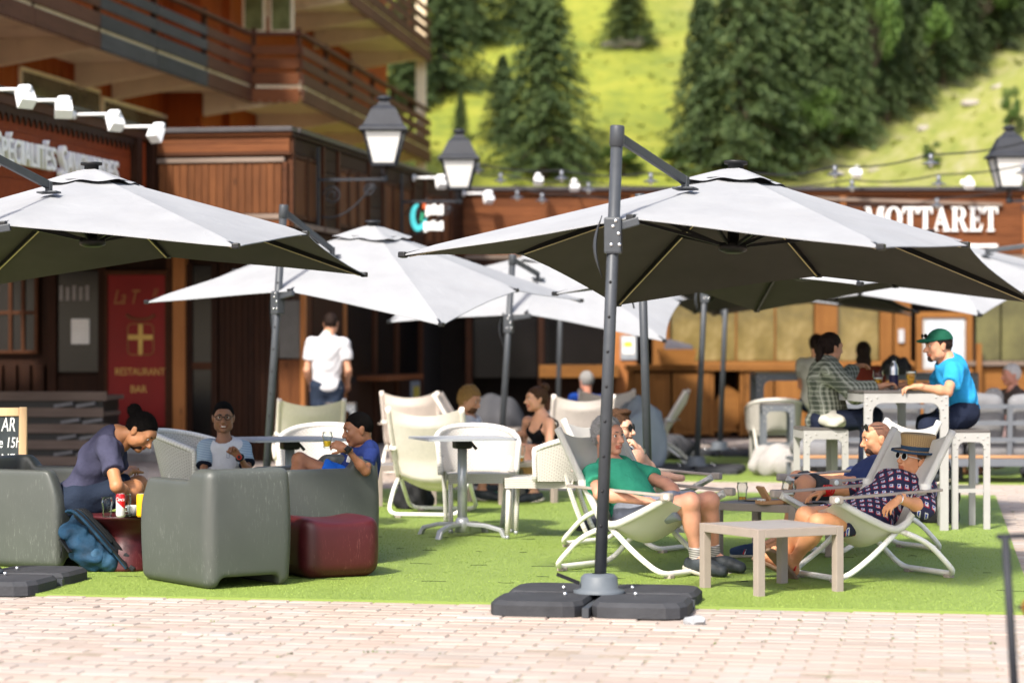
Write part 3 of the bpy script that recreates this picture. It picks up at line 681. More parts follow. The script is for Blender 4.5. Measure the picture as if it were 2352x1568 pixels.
for (x0,x1,mt) in ((1872,1924,w_honey),(2022,2050,w_honey),(2054,2092,w_honey),(1500,1538,w_honey),(1402,1462,w_post)): wbox('post',mt,xr(x0),xr(x1),0,2.68,.0,.16)
wbox('sill',w_honey_h,xr(1538),xr(2100),1.08,1.17,-.05,.16); wbox('parapet',w_honey_h,xr(1860),xr(2440),.05,1.07,.05,.16); wbox('sill',w_gray,xr(2200),xr(2450),1.10,1.17,-.06,.16)
wbox('post',w_honey,xr(2240),xr(2252),.0,1.45,-.12,-.04)
wbox('ledge_counter',w_honey_h,xr(1238),xr(1420),hy(866),hy(838),-.35,.2); wbox('ledge_front',w_dark_h,xr(1250),xr(1410),.05,hy(868),-.05,.1)
wbox('post',w_trim,xr(1070),xr(1084),0,2.68,-.1,.05); wbox('post',w_dark,xr(1236),xr(1250),0,2.68,-.1,.05)
for (x0,x1) in ((1086,1234),(1252,1400)): wbox('door_pane',m_dglass,xr(x0),xr(x1),.9,2.6,.4,.44)
wbox('notice_frame',M('notice_grey',(.25,.27,.29),.5),xr(1425),xr(1462),hy(826),hy(770),-.03,-.004); wbox('notice_print',m_paper,xr(1430),xr(1457),hy(812),hy(775),-.036,-.031,bev=0)
wbox('notice_patch',M('notice_yellow',(.7,.6,.05),.6),xr(1433),xr(1452),hy(797),hy(784),-.040,-.037,bev=0)
wbox('wall_switch',M('steel_grey',(.35,.35,.36),.4),xr(2063),xr(2076),hy(787),hy(756),-.05,-.001)
mc=empty('menu_case',(xr(2168),FZ-.05,1.6),0,'honey wood framed menu case with pale sheet on the far wall','menu board')
def mcb(*a,**k): return wbox(*a,par=mc,**k)
mcb('backing',M('grey_backing',(.38,.38,.38),.6),xr(2120),xr(2218),hy(848),hy(730),.02,.05); mcb('frame_rail',w_honey_h,xr(2104),xr(2234),hy(729),hy(716),-.02,.06); mcb('frame_rail',w_honey_h,xr(2104),xr(2234),hy(864),hy(849),-.02,.06)
mcb('frame_stile',w_honey,xr(2104),xr(2119),hy(848.5),hy(729.5),-.02,.06); mcb('frame_stile',w_honey,xr(2219),xr(2234),hy(848.5),hy(729.5),-.02,.06); mcb('sheet',M('pale_blue_sheet',(.40,.44,.50),.6),xr(2130),xr(2210),hy(840),hy(738),.012,.018,bev=0)
# serif letters
def serif(ch):
    r=lambda x0,y0,x1,y1:[(x0,y0),(x1,y0),(x1,y1),(x0,y1)]
    s=.055
    if ch=='T': return .72,[r(.28,0,.46,1),r(.18,0,.56,s),[(0,.72),(.05,.72),(.12,.92),(.28,.94),(.28,1),(0,1)],[(.72,.72),(.72,1),(.46,1),(.46,.94),(.62,.92),(.67,.72)]]
    if ch=='E': return .68,[r(.1,0,.28,1),r(0,0,.1,s),r(0,1-s,.1,1),[(.28,0),(.62,0),(.68,.3),(.63,.3),(.52,s*1.2),(.28,s*1.2)],[(.28,1),(.28,1-s*1.2),(.48,1-s*1.2),(.57,.74),(.62,.74),(.62,1)],r(.28,.47,.46,.54),r(.45,.36,.49,.65)]
    if ch=='A': return .86,[[(.08,s),(.14,s),(.42,.86),(.38,.98)],[(.38,1),(.44,1),(.8,s),(.58,s),(.36,.76)],r(0,0,.26,s),r(.5,0,.86,s),r(.2,.3,.56,.36)]
    if ch=='M': return 1.0,[r(.1,s,.15,1-s),r(0,0,.25,s),[(.0,1),(.0,1-s),(.1,1-s),(.42,.02),(.48,.02),(.28,1)],[(.42,.02),(.5,.02),(.76,.86),(.72,1)],r(.72,0,.92,1),r(.66,0,1,s),r(.92,1-s,1,1)]
    if ch=='R':
        o=[r(.1,0,.28,1),r(0,0,.38,s),r(0,1-s,.1,1)]
        P_=[(.28,.95),(.28,1)]+[(.46+.26*math.sin(t),.735+.265*math.cos(t)) for t in np.linspace(0,math.pi,9)]+[(.28,.47),(.28,.52)]+[(.42+.12*math.sin(t),.735+.215*math.cos(t)) for t in np.linspace(math.pi,0,9)]
        return .86,o+[P_,[(.4,.5),(.56,.5),(.80,s),(.86,s),(.86,0),(.62,0)]]
    if ch=='O':
        out=[(.42+.42*math.cos(t),.5+.52*math.sin(t)) for t in np.linspace(0,2*math.pi,25)]; inn=[(.42+.22*math.cos(t),.5+.46*math.sin(t)) for t in np.linspace(2*math.pi,0,25)]
        return .84,[out+inn]
mot=empty('letter_sign',(6.3,FZ-.1,3.2),0,'large raised white serif letters MOTTARET on the far fascia','sign')
capH=hy(476)-hy(531); xx=xr(1985); tx_=sum(serif(c)[0] for c in 'MOTTARET'); gap=.05; wsc=(xr(2290)-xr(1985))/(tx_+7*gap)
for ch in 'MOTTARET':
    wd,polys=serif(ch); mb=MB()
    for i,pg in enumerate(polys): mb.prism([(p[0]*wsc,p[1]*capH) for p in pg],(0,-.0008*i,0),(1,0,0),(0,0,1),(0,-1,0),.05)
    o=mb.build('letter',m_white,mot,(xx,FZ-.012,hy(531))); o.matrix_parent_inverse=Matrix.Translation(mot.location).inverted(); xx+=(wd+gap)*wsc
wbox('underline',m_white,xr(1960),xr(2290),hy(568),hy(561),-.045,-.009,par=mot)
# honey wood service cabinet below the windows
CZ=36.9
cab=empty('service_cabinet',(xr(1680,CZ),CZ,0),0,'honey coloured wooden service cabinet with open middle bay','cabinet')
def cb(name,mat,x0,x1,y0,y1,d0,d1): return wbox(name,mat,xr(x0,CZ),xr(x1,CZ),hy(y1,CZ),hy(y0,CZ),d0,d1,par=cab,Z=CZ)
cb('worktop',w_honey_h,1440,1870,838,851,-.06,.75); cb('back_panel',w_dark,1450,1860,852,1000,.68,.72); cb('plinth',w_dark_h,1450,1860,1000,1008,.05,.7)
for x in (1450,1636,1704,1856): cb('side_panel',w_honey,x-4,x+4,851.5,1000,0,.67)
for (x0,x1) in ((1455,1540),(1545,1631),(1710,1776),(1780,1850)):
    cb('door',w_honey,x0,x1,856,998,-.02,.02); 
    cb('door_panel',w_honey,x0+12,x1-12,872,982,-.035,-.021)
o=MB().beam(P(1700,905,CZ+.2),P(1640,985,CZ+.2),.5,.03,(0,1,0)).build('shelf',w_honey_h,cab); o.matrix_parent_inverse=Matrix.Translation(cab.location).inverted()
cb('shelf',w_honey_h,1641,1699,985,991,.05,.6)
# ------------------------------------------------ chalet with balconies behind
ch=empty('chalet',F(-14,42,0),0,'tall orange-brown chalet with staggered slatted balconies and cream beams','building')
def cp(o): o.parent=ch; o.matrix_parent_inverse=Matrix.Translation(ch.location).inverted(); return o
LA=-12.67; WA=LA-1.7; B0,B1=27.,43.45
# cladding, joined battens on the walls
def cladding(p0,p1,h0,h1,nrm,pitch=.13):
    mb=MB(); p0,p1=Vector(p0),Vector(p1); L=(p1-p0).length; d=(p1-p0)/L; n=int(L/pitch)
    for i in range(n):
        a=p0+d*(i*pitch+.004); b=p0+d*((i+1)*pitch-.004); t=.02+.006*(i%3)
        mb.add([(*a.xy,h0),(*b.xy,h0),(*(b+nrm*t).xy,h0),(*(a+nrm*t).xy,h0),(*a.xy,h1),(*b.xy,h1),(*(b+nrm*t).xy,h1),(*(a+nrm*t).xy,h1)],[(0,1,5,4),(1,2,6,5),(2,3,7,6),(3,0,4,7),(4,5,6,7)])
    o=cp(mb.build('wall_cladding',w_org)); o['kind']='stuff'; return o
cp(fbox('wall',w_org,None,WA-6,WA,B0-2,62,0,13,0)); cladding(F(WA,B0),F(WA,62),2.5,12.9,E2)
RP0,RP1=Vector((-3.94,45,0)),Vector((-2.06,60,0)); rd=(RP1-RP0).normalized(); rn=Vector((rd.y,-rd.x,0))
def slab(p0,p1,nrm,h,depth,name='balcony_floor'):
    mb=MB(); q=[p0,p1,p1-nrm*depth,p0-nrm*depth]; mb.prism([(v.x,v.y) for v in q],(0,0,h),(1,0,0),(0,1,0),(0,0,1),.2); return cp(mb.build(name,m_cream))
def bracket(p,nrm,h,depth,d0=.16,d1=.42):
    t=Vector((-nrm.y,nrm.x,0)); mb=MB(); mb.prism([(-.02,0),(-depth,0),(-depth,-d1),(-.02,-d0)],p+t*.09+Vector((0,0,h)),nrm,(0,0,1),t,-.18); return cp(mb.build('bracket_beam',m_cream))
def railing(p0,p1,nrm,h,seg,mats,boards=((.0,.24,1),(.30,.52,0),(.60,.78,0),(.86,1.02,0)),drop=.18):
    L=(p1-p0).length; d=(p1-p0)/L; n=max(1,round(L/seg)); yaw=math.atan2(d.y,d.x)
    for i in range(n):
        mt=mats[i%len(mats)]; s=L/n
        c=p0+d*(s*(i+.5))
        for (z0,z1,scal) in boards:
            hh=z1-z0; l=s/2-.01
            if scal:
                pts=[(-l,hh/2),(l,hh/2)]; m=int(s/.16)
                low=[]
                for k in range(m*4+1):
                    x=l-2*l*k/(m*4); low.append((x,-hh/2-.045*abs(math.sin(k*math.pi/4))))
                mb=MB().prism(pts[::-1]+low[::-1],(0,-.02,0),(1,0,0),(0,0,1),(0,1,0),.03)
            else: mb=MB().box((0,0,0),(2*l,.035,hh),bev=.006)
            o=mb.build('board',mt,None,c+nrm*.03+Vector((0,0,h-drop+(z0+z1)/2))); o.rotation_euler=(0,0,yaw); cp(o)
        o=MB().box((0,0,0),(.09,.09,1.25)).build('post',w_trim,None,p0+d*(s*i+.05)-nrm*.04+Vector((0,0,h+.55))); o.rotation_euler=(0,0,yaw); cp(o)
    o=MB().box((0,0,0),(L,.12,.06),bev=.01).build('handrail',w_bal,None,(p0+p1)/2+Vector((0,0,h+1.13-.06))); o.rotation_euler=(0,0,yaw); cp(o)
L0,L1=F(LA,B0),F(LA,B1-.05)
H1,H2=6.14,8.62
slab(L0,L1,E2,H1,1.75); slab(F(LA,B1),RP0,-E1,H1,.5) 
def bz(x): 
    k=(x-1176)/FPX; Z=LA/(k*E2.x+E2.y); return Vector((k*Z,Z,0))
for x in (-60,30,235,395,470): bracket(bz(x)-E2*.06,E2,H1-.004,1.7)
railing(L0,L1,E2,H1,2.7,[w_bal,w_bal,w_bal,w_balg,w_balg,w_bal])
fl=F(LA,B1); railing(fl,RP0,-E1,H1,3,[w_fas_h])
slab(RP0,RP1,rn,H1,1.9); bracket(RP0+rd*.12-rn*.06,rn,H1-.004,1.8)
for t in (4.5,9.,14.5): bracket(RP0+rd*t-rn*.06,rn,H1-.004,1.8)
railing(RP0,RP1,rn,H1,2.5,[w_bal])
U0=RP0+rd*4.6; slab(RP0-rd*2,RP1,rn,H2,1.9); railing(U0,RP1,rn,H2,2.5,[w_bal])
for t in (4.8,7.5,10.2,14.6): bracket(RP0+rd*t-rn*.06,rn,H2-.004,1.8)
slab(L0,L1,E2,H2+.05,1.75)
# right-hand wall behind the right balcony + end wall
mb=MB(); q=[RP0-rn*1.9,RP1-rn*1.9,RP1-rn*6,RP0-rn*6]; mb.prism([(v.x,v.y) for v in q],(0,0,0),(1,0,0),(0,1,0),(0,0,1),13); cp(mb.build('wall',w_org)); cladding(RP0-rn*1.9,RP1-rn*1.9,2.5,12.9,rn)
cp(MB().beam(RP1-rn*.2+Vector((0,0,5)),RP1-rn*.2+Vector((0,0,12)),.25,.25).build('corner_post',m_cream))
def cwin(x0,y0,x1,y1,a,glass):
    b0,h1=pla(x0,y0,a); b1,_=pla(x1,y1,a); h0=h1-(y1-y0)*((b0+b1)/2)/FPX*1.02
    w_=cp(fbox('window',m_cream,None,a+.01,a+.075,b0,b1,h0,h1)); 
    g=fbox('pane',glass,None,a+.05,a+.085,b0+.07,b1-.07,h0+.07,h1-.07,0); g.parent=w_; g.matrix_parent_inverse=w_.matrix_basis.inverted()
m_cglass=M('chalet_glass',(.09,.075,.05),.15,.5,1,spec=.6)
cwin(38,152,222,235,WA,m_cglass); cwin(228,222,384,290,WA,m_cglass); cwin(520,-60,545,80,WA,M('curtain_glass',(.30,.30,.18),.3,.3,2)); cwin(552,-40,612,75,WA,m_cglass)
# wall facing us above/below the corner balcony
FW=B1+1.7
cp(fbox('wall',w_org,None,WA,LA-.9,FW,FW+.3,0,13,0)); cladding(F(WA+.05,FW),F(LA-.95,FW),2.5,12.9,-E1)
for (x0,x1) in ((560,612),(622,676)):
    a0,h1=plf(x0,-30,FW); a1,h0=plf(x1,76,FW); w_=cp(fbox('window',m_cream,None,a0,a1,FW-.09,FW-.02,h0,h1)); g=fbox('pane',M('meadow_reflection_glass',(.16,.18,.07),.12,.6,2,spec=.6),None,a0+.05,a1-.05,FW-.10,FW-.05,h0+.05,h1-.05,0); g.parent=w_; g.matrix_parent_inverse=w_.matrix_basis.inverted()  # green reflected in these panes is painted into their colour
# ------------------------------------------------ lanterns
def frosted():
    m,nt,N,L,b=_new('frosted_glass'); d=N.new('ShaderNodeBsdfDiffuse'); d.inputs[0].default_value=(.70,.69,.66,1); t=N.new('ShaderNodeBsdfTranslucent'); t.inputs[0].default_value=(.95,.94,.9,1)
    mx=N.new('ShaderNodeMixShader'); mx.inputs[0].default_value=.15; L.new(d.outputs[0],mx.inputs[1]); L.new(t.outputs[0],mx.inputs[2]); L.new(mx.outputs[0],N['Material Output'].inputs[0]); return m
m_frost=frosted()
def lantern_parts(root,armdir,arm=.82):
    # local origin: bottom centre of lantern glass; armdir points from lantern to the wall
    mb=MB(); T,Bt,hh=.235,.135,.40
    def ring(s,z): return [(-s,-s,z),(s,-s,z),(s,s,z),(-s,s,z)]
    # glass panes as four separate parts
    for i in range(4):
        a,b=ring(Bt,0),ring(T,hh); j=(i+1)%4; mb=MB(); c=Vector((0,0,hh/2))
        q=[Vector(a[i]),Vector(a[j]),Vector(b[j]),Vector(b[i])]; m=sum(q,Vector())/4; q2=[m+(p-m)*.9 for p in q]; nn=(q2[1]-q2[0]).cross(q2[2]-q2[0]).normalized()
        mb.add(q2+[p-nn*.012 for p in q2],[(0,1,2,3),(7,6,5,4),(0,4,5,1),(1,5,6,2),(2,6,7,3),(3,7,4,0)]); mb.build('glass_pane',m_frost,root)
    mb=MB()
    for i in range(4): mb.beam(ring(Bt,0)[i],ring(T,hh)[i],.026,.026)
    for (s,z) in ((Bt,0),(T,hh)):
        r_=ring(s,z)
        for i in range(4): mb.beam(r_[i],r_[(i+1)%4],.028,.03)
    mb.build('frame',m_iron,root)
    mb=MB()
    prof=[(.29,hh),(.275,hh+.035),(.24,hh+.06),(.155,hh+.24),(.150,hh+.255),(.10,hh+.30),(.085,hh+.305),(.06,hh+.35)]
    vs=[];
    for s,z in prof: vs+=ring(s,z)
    fs=[(k*4+i,k*4+(i+1)%4,k*4+4+(i+1)%4,k*4+4+i) for k in range(len(prof)-1) for i in range(4)]+[(3,2,1,0)]
    mb.add(vs,fs); mb.build('hood',m_iron,root)
    mb=MB(); mb.lathe([(.0,hh+.33),(.06,hh+.34),(.055,hh+.37),(.095,hh+.385),(.095,hh+.40),(.04,hh+.425),(0,hh+.43)],n=14); mb.build('finial',m_iron,root)
    d=Vector(armdir).normalized(); mb=MB()
    for s in (-1,1):
        t=Vector((-d.y,d.x,0))*s; mb.tube([t*.10+Vector((0,0,0)),t*.085+Vector((0,0,-.1)),t*.03+Vector((0,0,-.16))],.012,6)
    mb.lathe([(0,-.13),(.045,-.14),(.045,-.20),(0,-.21)],n=10)
    mb.beam(Vector((0,0,-.17)),d*arm+Vector((0,0,-.17)),.035,.035)
    mb.beam(d*(arm-.01)+Vector((0,0,.22)),d*(arm-.01)+Vector((0,0,-.72)),.05,.03,up=d)
    mb.build('wall_bracket',m_iron,root)
    mb=MB()
    pts=[d*(arm-.05)+Vector((0,0,-.62))]
    for k in range(14): 
        t=k/13; pts.append(d*(arm*(.90-.75*t))+Vector((0,0,-.62-.05*math.sin(t*3.1)+.40*t**1.6)))
    mb.tube(pts,.011,6)
    for (c,rr,sg_) in ((d*(arm*.78)+Vector((0,0,-.36)),.12,1),(d*(arm*.22)+Vector((0,0,-.30)),.08,-1)):
        mb.tube([c+d*(rr*(1-k/26)*math.cos(k*.55)*sg_)+Vector((0,0,rr*(1-k/26)*math.sin(k*.55))) for k in range(20)],.010,6)
    mb.build('scrollwork',m_iron,root)
def cwall(x): k=(x-1176)/FPX; Z=BB/(k*E2.x+E2.y); return Vector((k*Z,Z,0))
for (xw,h,lab) in ((722,3.58,'nearest black street lantern on a scroll bracket at the balcony corner'),(915,3.58,'middle black lantern on a scroll bracket above the turquoise sign')):
    p=cwall(xw)+E2*.86+Vector((0,0,h)); r_=empty('wall_lantern',p,0,lab,'lantern','black wall lanterns'); lantern_parts(r_,-E2)
p=P(2318,432,32.); r_=empty('post_lantern',p,0,'right black lantern cut by the right edge of the frame','lantern','black wall lanterns'); lantern_parts(r_,(1,0,0),1.1)
mb=MB(); mb.tube([(p.x+1.12,p.y,0),(p.x+1.12,p.y,4.0)],.05,10); o=mb.build('post',m_iron,r_); o.matrix_parent_inverse=Matrix.Translation(p).inverted()
# ------------------------------------------------ flood lights on rods
m_lampw=M('white_lamp',(.80,.80,.80),.35,.03)
def floodlight(p,d,L,rz,tilt,label,size=.2):
    r_=empty('floodlight',p,0,label,'spotlight','white flood lights on the fascias'); d=Vector(d).normalized(); mb=MB(); mb.tube([(0,0,0),d*L],.017,8); mb.lathe([(0,-.03),(.05,-.03),(.05,.0),(0,.0)],n=10,M=d.to_track_quat('Z','Y').to_matrix()); mb.build('rod',m_lampw,r_)
    e=d*(L+.02); mb=MB(); mb.lathe([(0,-.045),(.04,-.045),(.045,-.02),(.045,.05),(.035,.075),(0,.075)],e,12,M=d.to_track_quat('Z','Y').to_matrix()); mb.build('joint',m_lampw,r_)
    mb=MB(); s=size; A=Matrix.Rotation(rz,3,'Z')@Matrix.Rotation(tilt,3,'X')
    pts=[(-s*.45,-s*.28,-s*.1),(s*.45,-s*.28,-s*.1),(s*.45,s*.28,-s*.1),(-s*.45,s*.28,-s*.1),(-s*.5,-s*.4,-s*.75),(s*.5,-s*.4,-s*.75),(s*.5,s*.15,-s*1.1),(-s*.5,s*.15,-s*1.1)]
    mb.add([e+A@Vector(q) for q in pts],[(0,1,2,3),(0,4,5,1),(1,5,6,2),(2,6,7,3),(3,7,4,0),(7,6,5,4)]); o=mb.build('lamp_head',m_lampw,r_)
    return r_
def awall(x,h): k=(x-1176)/FPX; Z=BA/(k*E2.x+E2.y); return Vector((k*Z,Z,h))
for (x,rz,lab) in ((-62,.8,'leftmost white flood light above the wing lettering'),(33,.3,'second white flood light from the left, above the wing lettering'),(154,.9,'third white flood light from the left, above the wing lettering'),(262,-.7,'white flood light at the corner beside the brown balcony')):
    floodlight(awall(x,3.86)+E2*.09,E2,.40,rz,-.25,lab,.17)
for (x,lab) in ((945,'white flood light beside the middle lantern'),(1060,'white flood light at the end of the receding balcony')):
    floodlight(cwall(x)+E2*.05+Vector((0,0,3.80)),E2,.35,.6,-.2,lab,.15)
for (x,y,lab) in ((1235,432,'white flood light on the far fascia left of the big front parasol'),(1317,445,'rounded white flood light peeking above the front parasol'),(1958,415,'white flood light on the far fascia above the letter M'),(2213,440,'white flood light on the far fascia above the letters RE'),(2345,415,'white flood light beside the right lantern')):
    q=P(x,y,FZ); floodlight(Vector((q.x,FZ-.02,q.z+.14)),(0,-1,0.05),.4,.2,-.2,lab,.14)
# ------------------------------------------------ festoon lights
m_shade=M('zinc_shade',(.16,.17,.19),.35,.2,8,metal=.6); m_bulb=M('bulb_glass',(.75,.72,.66),.15,.05); m_wire=M('black_cable',(.015,.015,.016),.6)
def festoon(pts,lamps,label):
    r_=empty('string_lights',pts[0],0,label,'string lights','cables of pendant lights'); mb=MB(); q=[Vector(p)-Vector(pts[0]) for p in pts]
    out=[]
    for a,b in zip(q[:-1],q[1:]):
        for k in range(8): t=k/8; out.append(a.lerp(b,t)-Vector((0,0,.06*math.sin(math.pi*t))))
    out.append(q[-1]); mb.tube(out,.007,5); mb.tube([v+Vector((0,.02,.018)) for v in out],.004,4); mb.build('cable',m_wire,r_)
    for l in lamps:
        c=Vector(l)-Vector(pts[0]); mb=MB(); mb.lathe([(0,.03),(.028,.03),(.03,-.06),(.02,-.065),(0,-.065)],c,10,mi=0); mb.lathe([(.02,-.05),(.05,-.065),(.105,-.085),(.108,-.092),(.06,-.085),(.02,-.075)],c,14,mi=0)
        mb.build('pendant_shade',m_shade,r_); mb=MB(); mb.lathe([(.0,-.06),(.022,-.07),(.03,-.10),(.02,-.125),(0,-.132)],c,10); mb.build('bulb',m_bulb,r_)
def at(x,y,Z): return P(x,y,Z)
Zs=31.
festoon([at(1075,372,Zs+3),at(1290,392,Zs+2),at(1495,398,Zs+1),at(1725,398,Zs),at(1918,383,Zs-1),at(2138,356,Zs-2),at(2420,310,Zs-3)],[at(1097,378,Zs+3),at(1290,396,Zs+2),at(1495,402,Zs+1),at(1918,386,Zs-1),at(2138,359,Zs-2)],'upper cable of small pendant lights crossing before the hillside')
festoon([at(1085,392,Zs+5),at(1150,400,Zs+4.5),at(1352,420,Zs+4),at(1700,425,Zs+3),at(1957,414,Zs+2),at(2156,402,Zs+1),at(2420,362,Zs)],[at(1150,402,Zs+4.5),at(1352,424,Zs+4),at(1957,418,Zs+2),at(2156,408,Zs+1),at(2350,382,Zs)],'lower cable of small pendant lights just above the far fascia')
festoon([at(1180,425,Zs+6.5),at(1300,446,Zs+6.2),at(1700,470,Zs+5.5),at(2000,470,Zs+5),at(2152,458,Zs+4.5),at(2420,410,Zs+4)],[at(1188,442,Zs+6.4),at(1245,448,Zs+6.3),at(1860,468,Zs+5.3),at(2152,460,Zs+4.5)],'lowest cable of pendant lights across the far brown fascia')
# ------------------------------------------------ turquoise hanging sign
hs=empty('hanging_sign',P(980,500,33.),0,'small turquoise crescent sign with two white lettered plates under the middle lantern','sign')
q=33/FPX; mb=MB()
out=[(-20+18*math.cos(t),32*math.sin(t)) for t in np.linspace(.5*math.pi,1.5*math.pi,12)]; inn=[(-18+8*math.cos(t),4+22*math.sin(t)) for t in np.linspace(1.5*math.pi,.5*math.pi,10)]
mb.prism([(a*q,b*q) for a,b in out+[(-4,-24),(0,0)]+inn[::1]],(0,0,0),(1,0,0),(0,0,1),(0,-1,0),.03); mb.build('crescent',M('turquoise',(.05,.42,.46),.5,.3,6),hs)
mb=MB(); mb.prism([(-16*q,-8*q),(-9*q,-10*q),(-6*q,8*q),(-12*q,14*q)],(0,-.035,0),(1,0,0),(0,0,1),(0,-1,0),.01); mb.build('green_leaf',M('sign_green',(.02,.25,.13),.5),hs)
mb=MB(); mb.box((-5*q,-.04,26*q),(8*q,.02,12*q)); mb.build('orange_block',M('sign_orange',(.5,.09,.02),.5),hs)
for (cx,cy,wd,ht) in ((18,17,42,26),(16,-20,46,24)):
    mb=MB(); n=5
    for i in range(n): mb.box(((cx-wd/2+wd*(i+.5)/n)*q,-.03,(cy+((i*37)%5-2)*.9)*q),(wd/n*q*.94,.03,(ht-((i*53)%7))*q),bev=.012)
    mb.build('word_plate',m_white,hs)
mb=MB(); mb.beam((0,.02,34*q),(0,.02,48*q),.012,.012); mb.build('hanger',m_iron,hs)
# ================================================================ smooth solids: distance fields polygonised by surface nets
class SDF:
    """union of primitives with smooth blending, evaluated on a grid"""
    def __init__(s): s.p=[]
    def cone(s,a,b,ra,rb,k=.02): s.p.append(('c',np.array(a,float),np.array(b,float),ra,rb,k)); return s
    def ell(s,c,r,M=None,k=.02): s.p.append(('e',np.array(c,float),np.array(r,float),np.eye(3) if M is None else np.array(M,float),k)); return s
    def sub(s,c,r,k=.008): s.p.append(('s',np.array(c,float),r,k)); return s
    def bounds(s):
        lo=np.full(3,1e9); hi=-lo
        for q in s.p:
            if q[0]=='c': m=max(q[3],q[4]); l=np.minimum(q[1],q[2])-m; h=np.maximum(q[1],q[2])+m
            elif q[0]=='e': m=q[2].max(); l=q[1]-m; h=q[1]+m
            else: continue
            lo=np.minimum(lo,l); hi=np.maximum(hi,h)
        return lo,hi
    def field(s,vox,pad=.03,box=None,inflate=0.):
        lo,hi=s.bounds(); 
        if box is not None: lo=np.maximum(lo,box[0]); hi=np.minimum(hi,box[1])
        lo=lo-pad-inflate; hi=hi+pad+inflate; n=np.maximum(np.ceil((hi-lo)/vox).astype(int)+1,4)
        D=np.full(n,1.,np.float32)
        ax=[lo[i]+np.arange(n[i])*vox for i in range(3)]
        for q in s.p:
            if q[0]=='c': m=max(q[3],q[4])+q[5]+4*vox+inflate; l=np.minimum(q[1],q[2])-m; h=np.maximum(q[1],q[2])+m
            elif q[0]=='e': m=q[2].max()+q[4]+4*vox+inflate; l=q[1]-m; h=q[1]+m
            else: m=q[2]+q[3]+3*vox; l=q[1]-m; h=q[1]+m
            i0=np.clip(np.floor((l-lo)/vox).astype(int),0,n); i1=np.clip(np.ceil((h-lo)/vox).astype(int)+1,0,n)
            if (i1<=i0).any(): continue
            X,Y,Z=np.meshgrid(*[ax[i][i0[i]:i1[i]] for i in range(3)],indexing='ij'); 
            if q[0]=='c':
                a,b,ra,rb,k=q[1:]; ba=b-a; L2=max(ba@ba,1e-9); px,py,pz=X-a[0],Y-a[1],Z-a[2]
                t=np.clip((px*ba[0]+py*ba[1]+pz*ba[2])/L2,0,1); d=np.sqrt((px-t*ba[0])**2+(py-t*ba[1])**2+(pz-t*ba[2])**2)-(ra+(rb-ra)*t)
            elif q[0]=='e':
                c,r,Mx,k=q[1:]; p=np.stack([X-c[0],Y-c[1],Z-c[2]],-1)@Mx; k0=np.sqrt(((p/r)**2).sum(-1)); k1=np.sqrt(((p/r**2)**2).sum(-1))+1e-9; d=k0*(k0-1)/k1
            else:
                c,r,k=q[1:]; d=np.sqrt((X-c[0])**2+(Y-c[1])**2+(Z-c[2])**2)-r
            sl=tuple(slice(i0[i],i1[i]) for i in range(3)); A=D[sl]
            if q[0]=='s': d=-d; h=np.clip(.5-.5*(A-d)/k,0,1); D[sl]=A+(d-A)*h+k*h*(1-h)
            else: h=np.clip(.5+.5*(A-d)/k,0,1); D[sl]=A+(d-A)*h-k*h*(1-h)
        return D-inflate,lo,vox
def nets(D,lo,vox):
    n=D.shape; D=np.where(np.abs(D)<1e-6,1e-6,D); neg=D<0
    c=[neg[i:n[0]-1+i,j:n[1]-1+j,k:n[2]-1+k] for i in(0,1) for j in(0,1) for k in(0,1)]
    sm=sum(x.astype(np.int8) for x in c); act=(sm>0)&(sm<8); idx=np.argwhere(act)
    if len(idx)==0: return np.zeros((0,3)),np.zeros((0,4),int)
    ids=np.full(act.shape,-1,np.int64); ids[act]=np.arange(len(idx))
    pos=np.zeros((len(idx),3)); cnt=np.zeros(len(idx))
    cor=[(i,j,k) for i in(0,1) for j in(0,1) for k in(0,1)]
    val=[D[idx[:,0]+a[0],idx[:,1]+a[1],idx[:,2]+a[2]] for a in cor]
    for u in range(8):
        for v in range(u+1,8):
            if sum(abs(cor[u][q]-cor[v][q]) for q in range(3))!=1: continue
            a,b=val[u],val[v]; m=(a<0)!=(b<0); t=np.where(m,a/np.where(m,a-b,1),0)[:,None]
            pos+=np.where(m[:,None],np.array(cor[u])+t*(np.array(cor[v])-np.array(cor[u])),0); cnt+=m
    V_=(idx+pos/cnt[:,None])*vox+lo
    faces=[]
    for ax in range(3):
        o1,o2=[(1,2),(2,0),(0,1)][ax]
        s0=[slice(None)]*3; s1=[slice(None)]*3; s0[ax]=slice(0,-1); s1[ax]=slice(1,None)
        e=np.argwhere(neg[tuple(s0)]!=neg[tuple(s1)])
        ok=(e[:,o1]>0)&(e[:,o2]>0)&(e[:,o1]<n[o1]-1)&(e[:,o2]<n[o2]-1); e=e[ok]
        d1=np.zeros(3,int); d1[o1]=1; d2=np.zeros(3,int); d2[o2]=1
        q=[ids[tuple((e+o).T)] for o in (-d1-d2,-d2,0*d1,-d1)]
        q=np.stack(q,1); fl=neg[tuple(e.T)]; q=np.where(fl[:,None],q,q[:,::-1]); faces.append(q)
    f=np.concatenate(faces); return V_,f[(f>=0).all(1)]
def soften(v,f,it=1,lam=.5):
    for _ in range(it):
        acc=np.zeros_like(v); c=np.zeros(len(v))
        for a,b in ((0,1),(1,2),(2,3),(3,0)):
            np.add.at(acc,f[:,a],v[f[:,b]]); np.add.at(acc,f[:,b],v[f[:,a]]); np.add.at(c,f[:,a],1); np.add.at(c,f[:,b],1)
        v=v+(acc/np.maximum(c,1)[:,None]-v)*lam
    return v
def grid_pts(lo,n,vox): return np.meshgrid(*[lo[i]+np.arange(n[i])*vox for i in range(3)],indexing='ij')
def sdf_func(fn,lo,hi,vox):
    lo=np.array(lo,float); n=np.ceil((np.array(hi)-lo)/vox).astype(int)+1; X,Y,Z=grid_pts(lo,n,vox); return nets(fn(X,Y,Z).astype(np.float32),lo,vox)
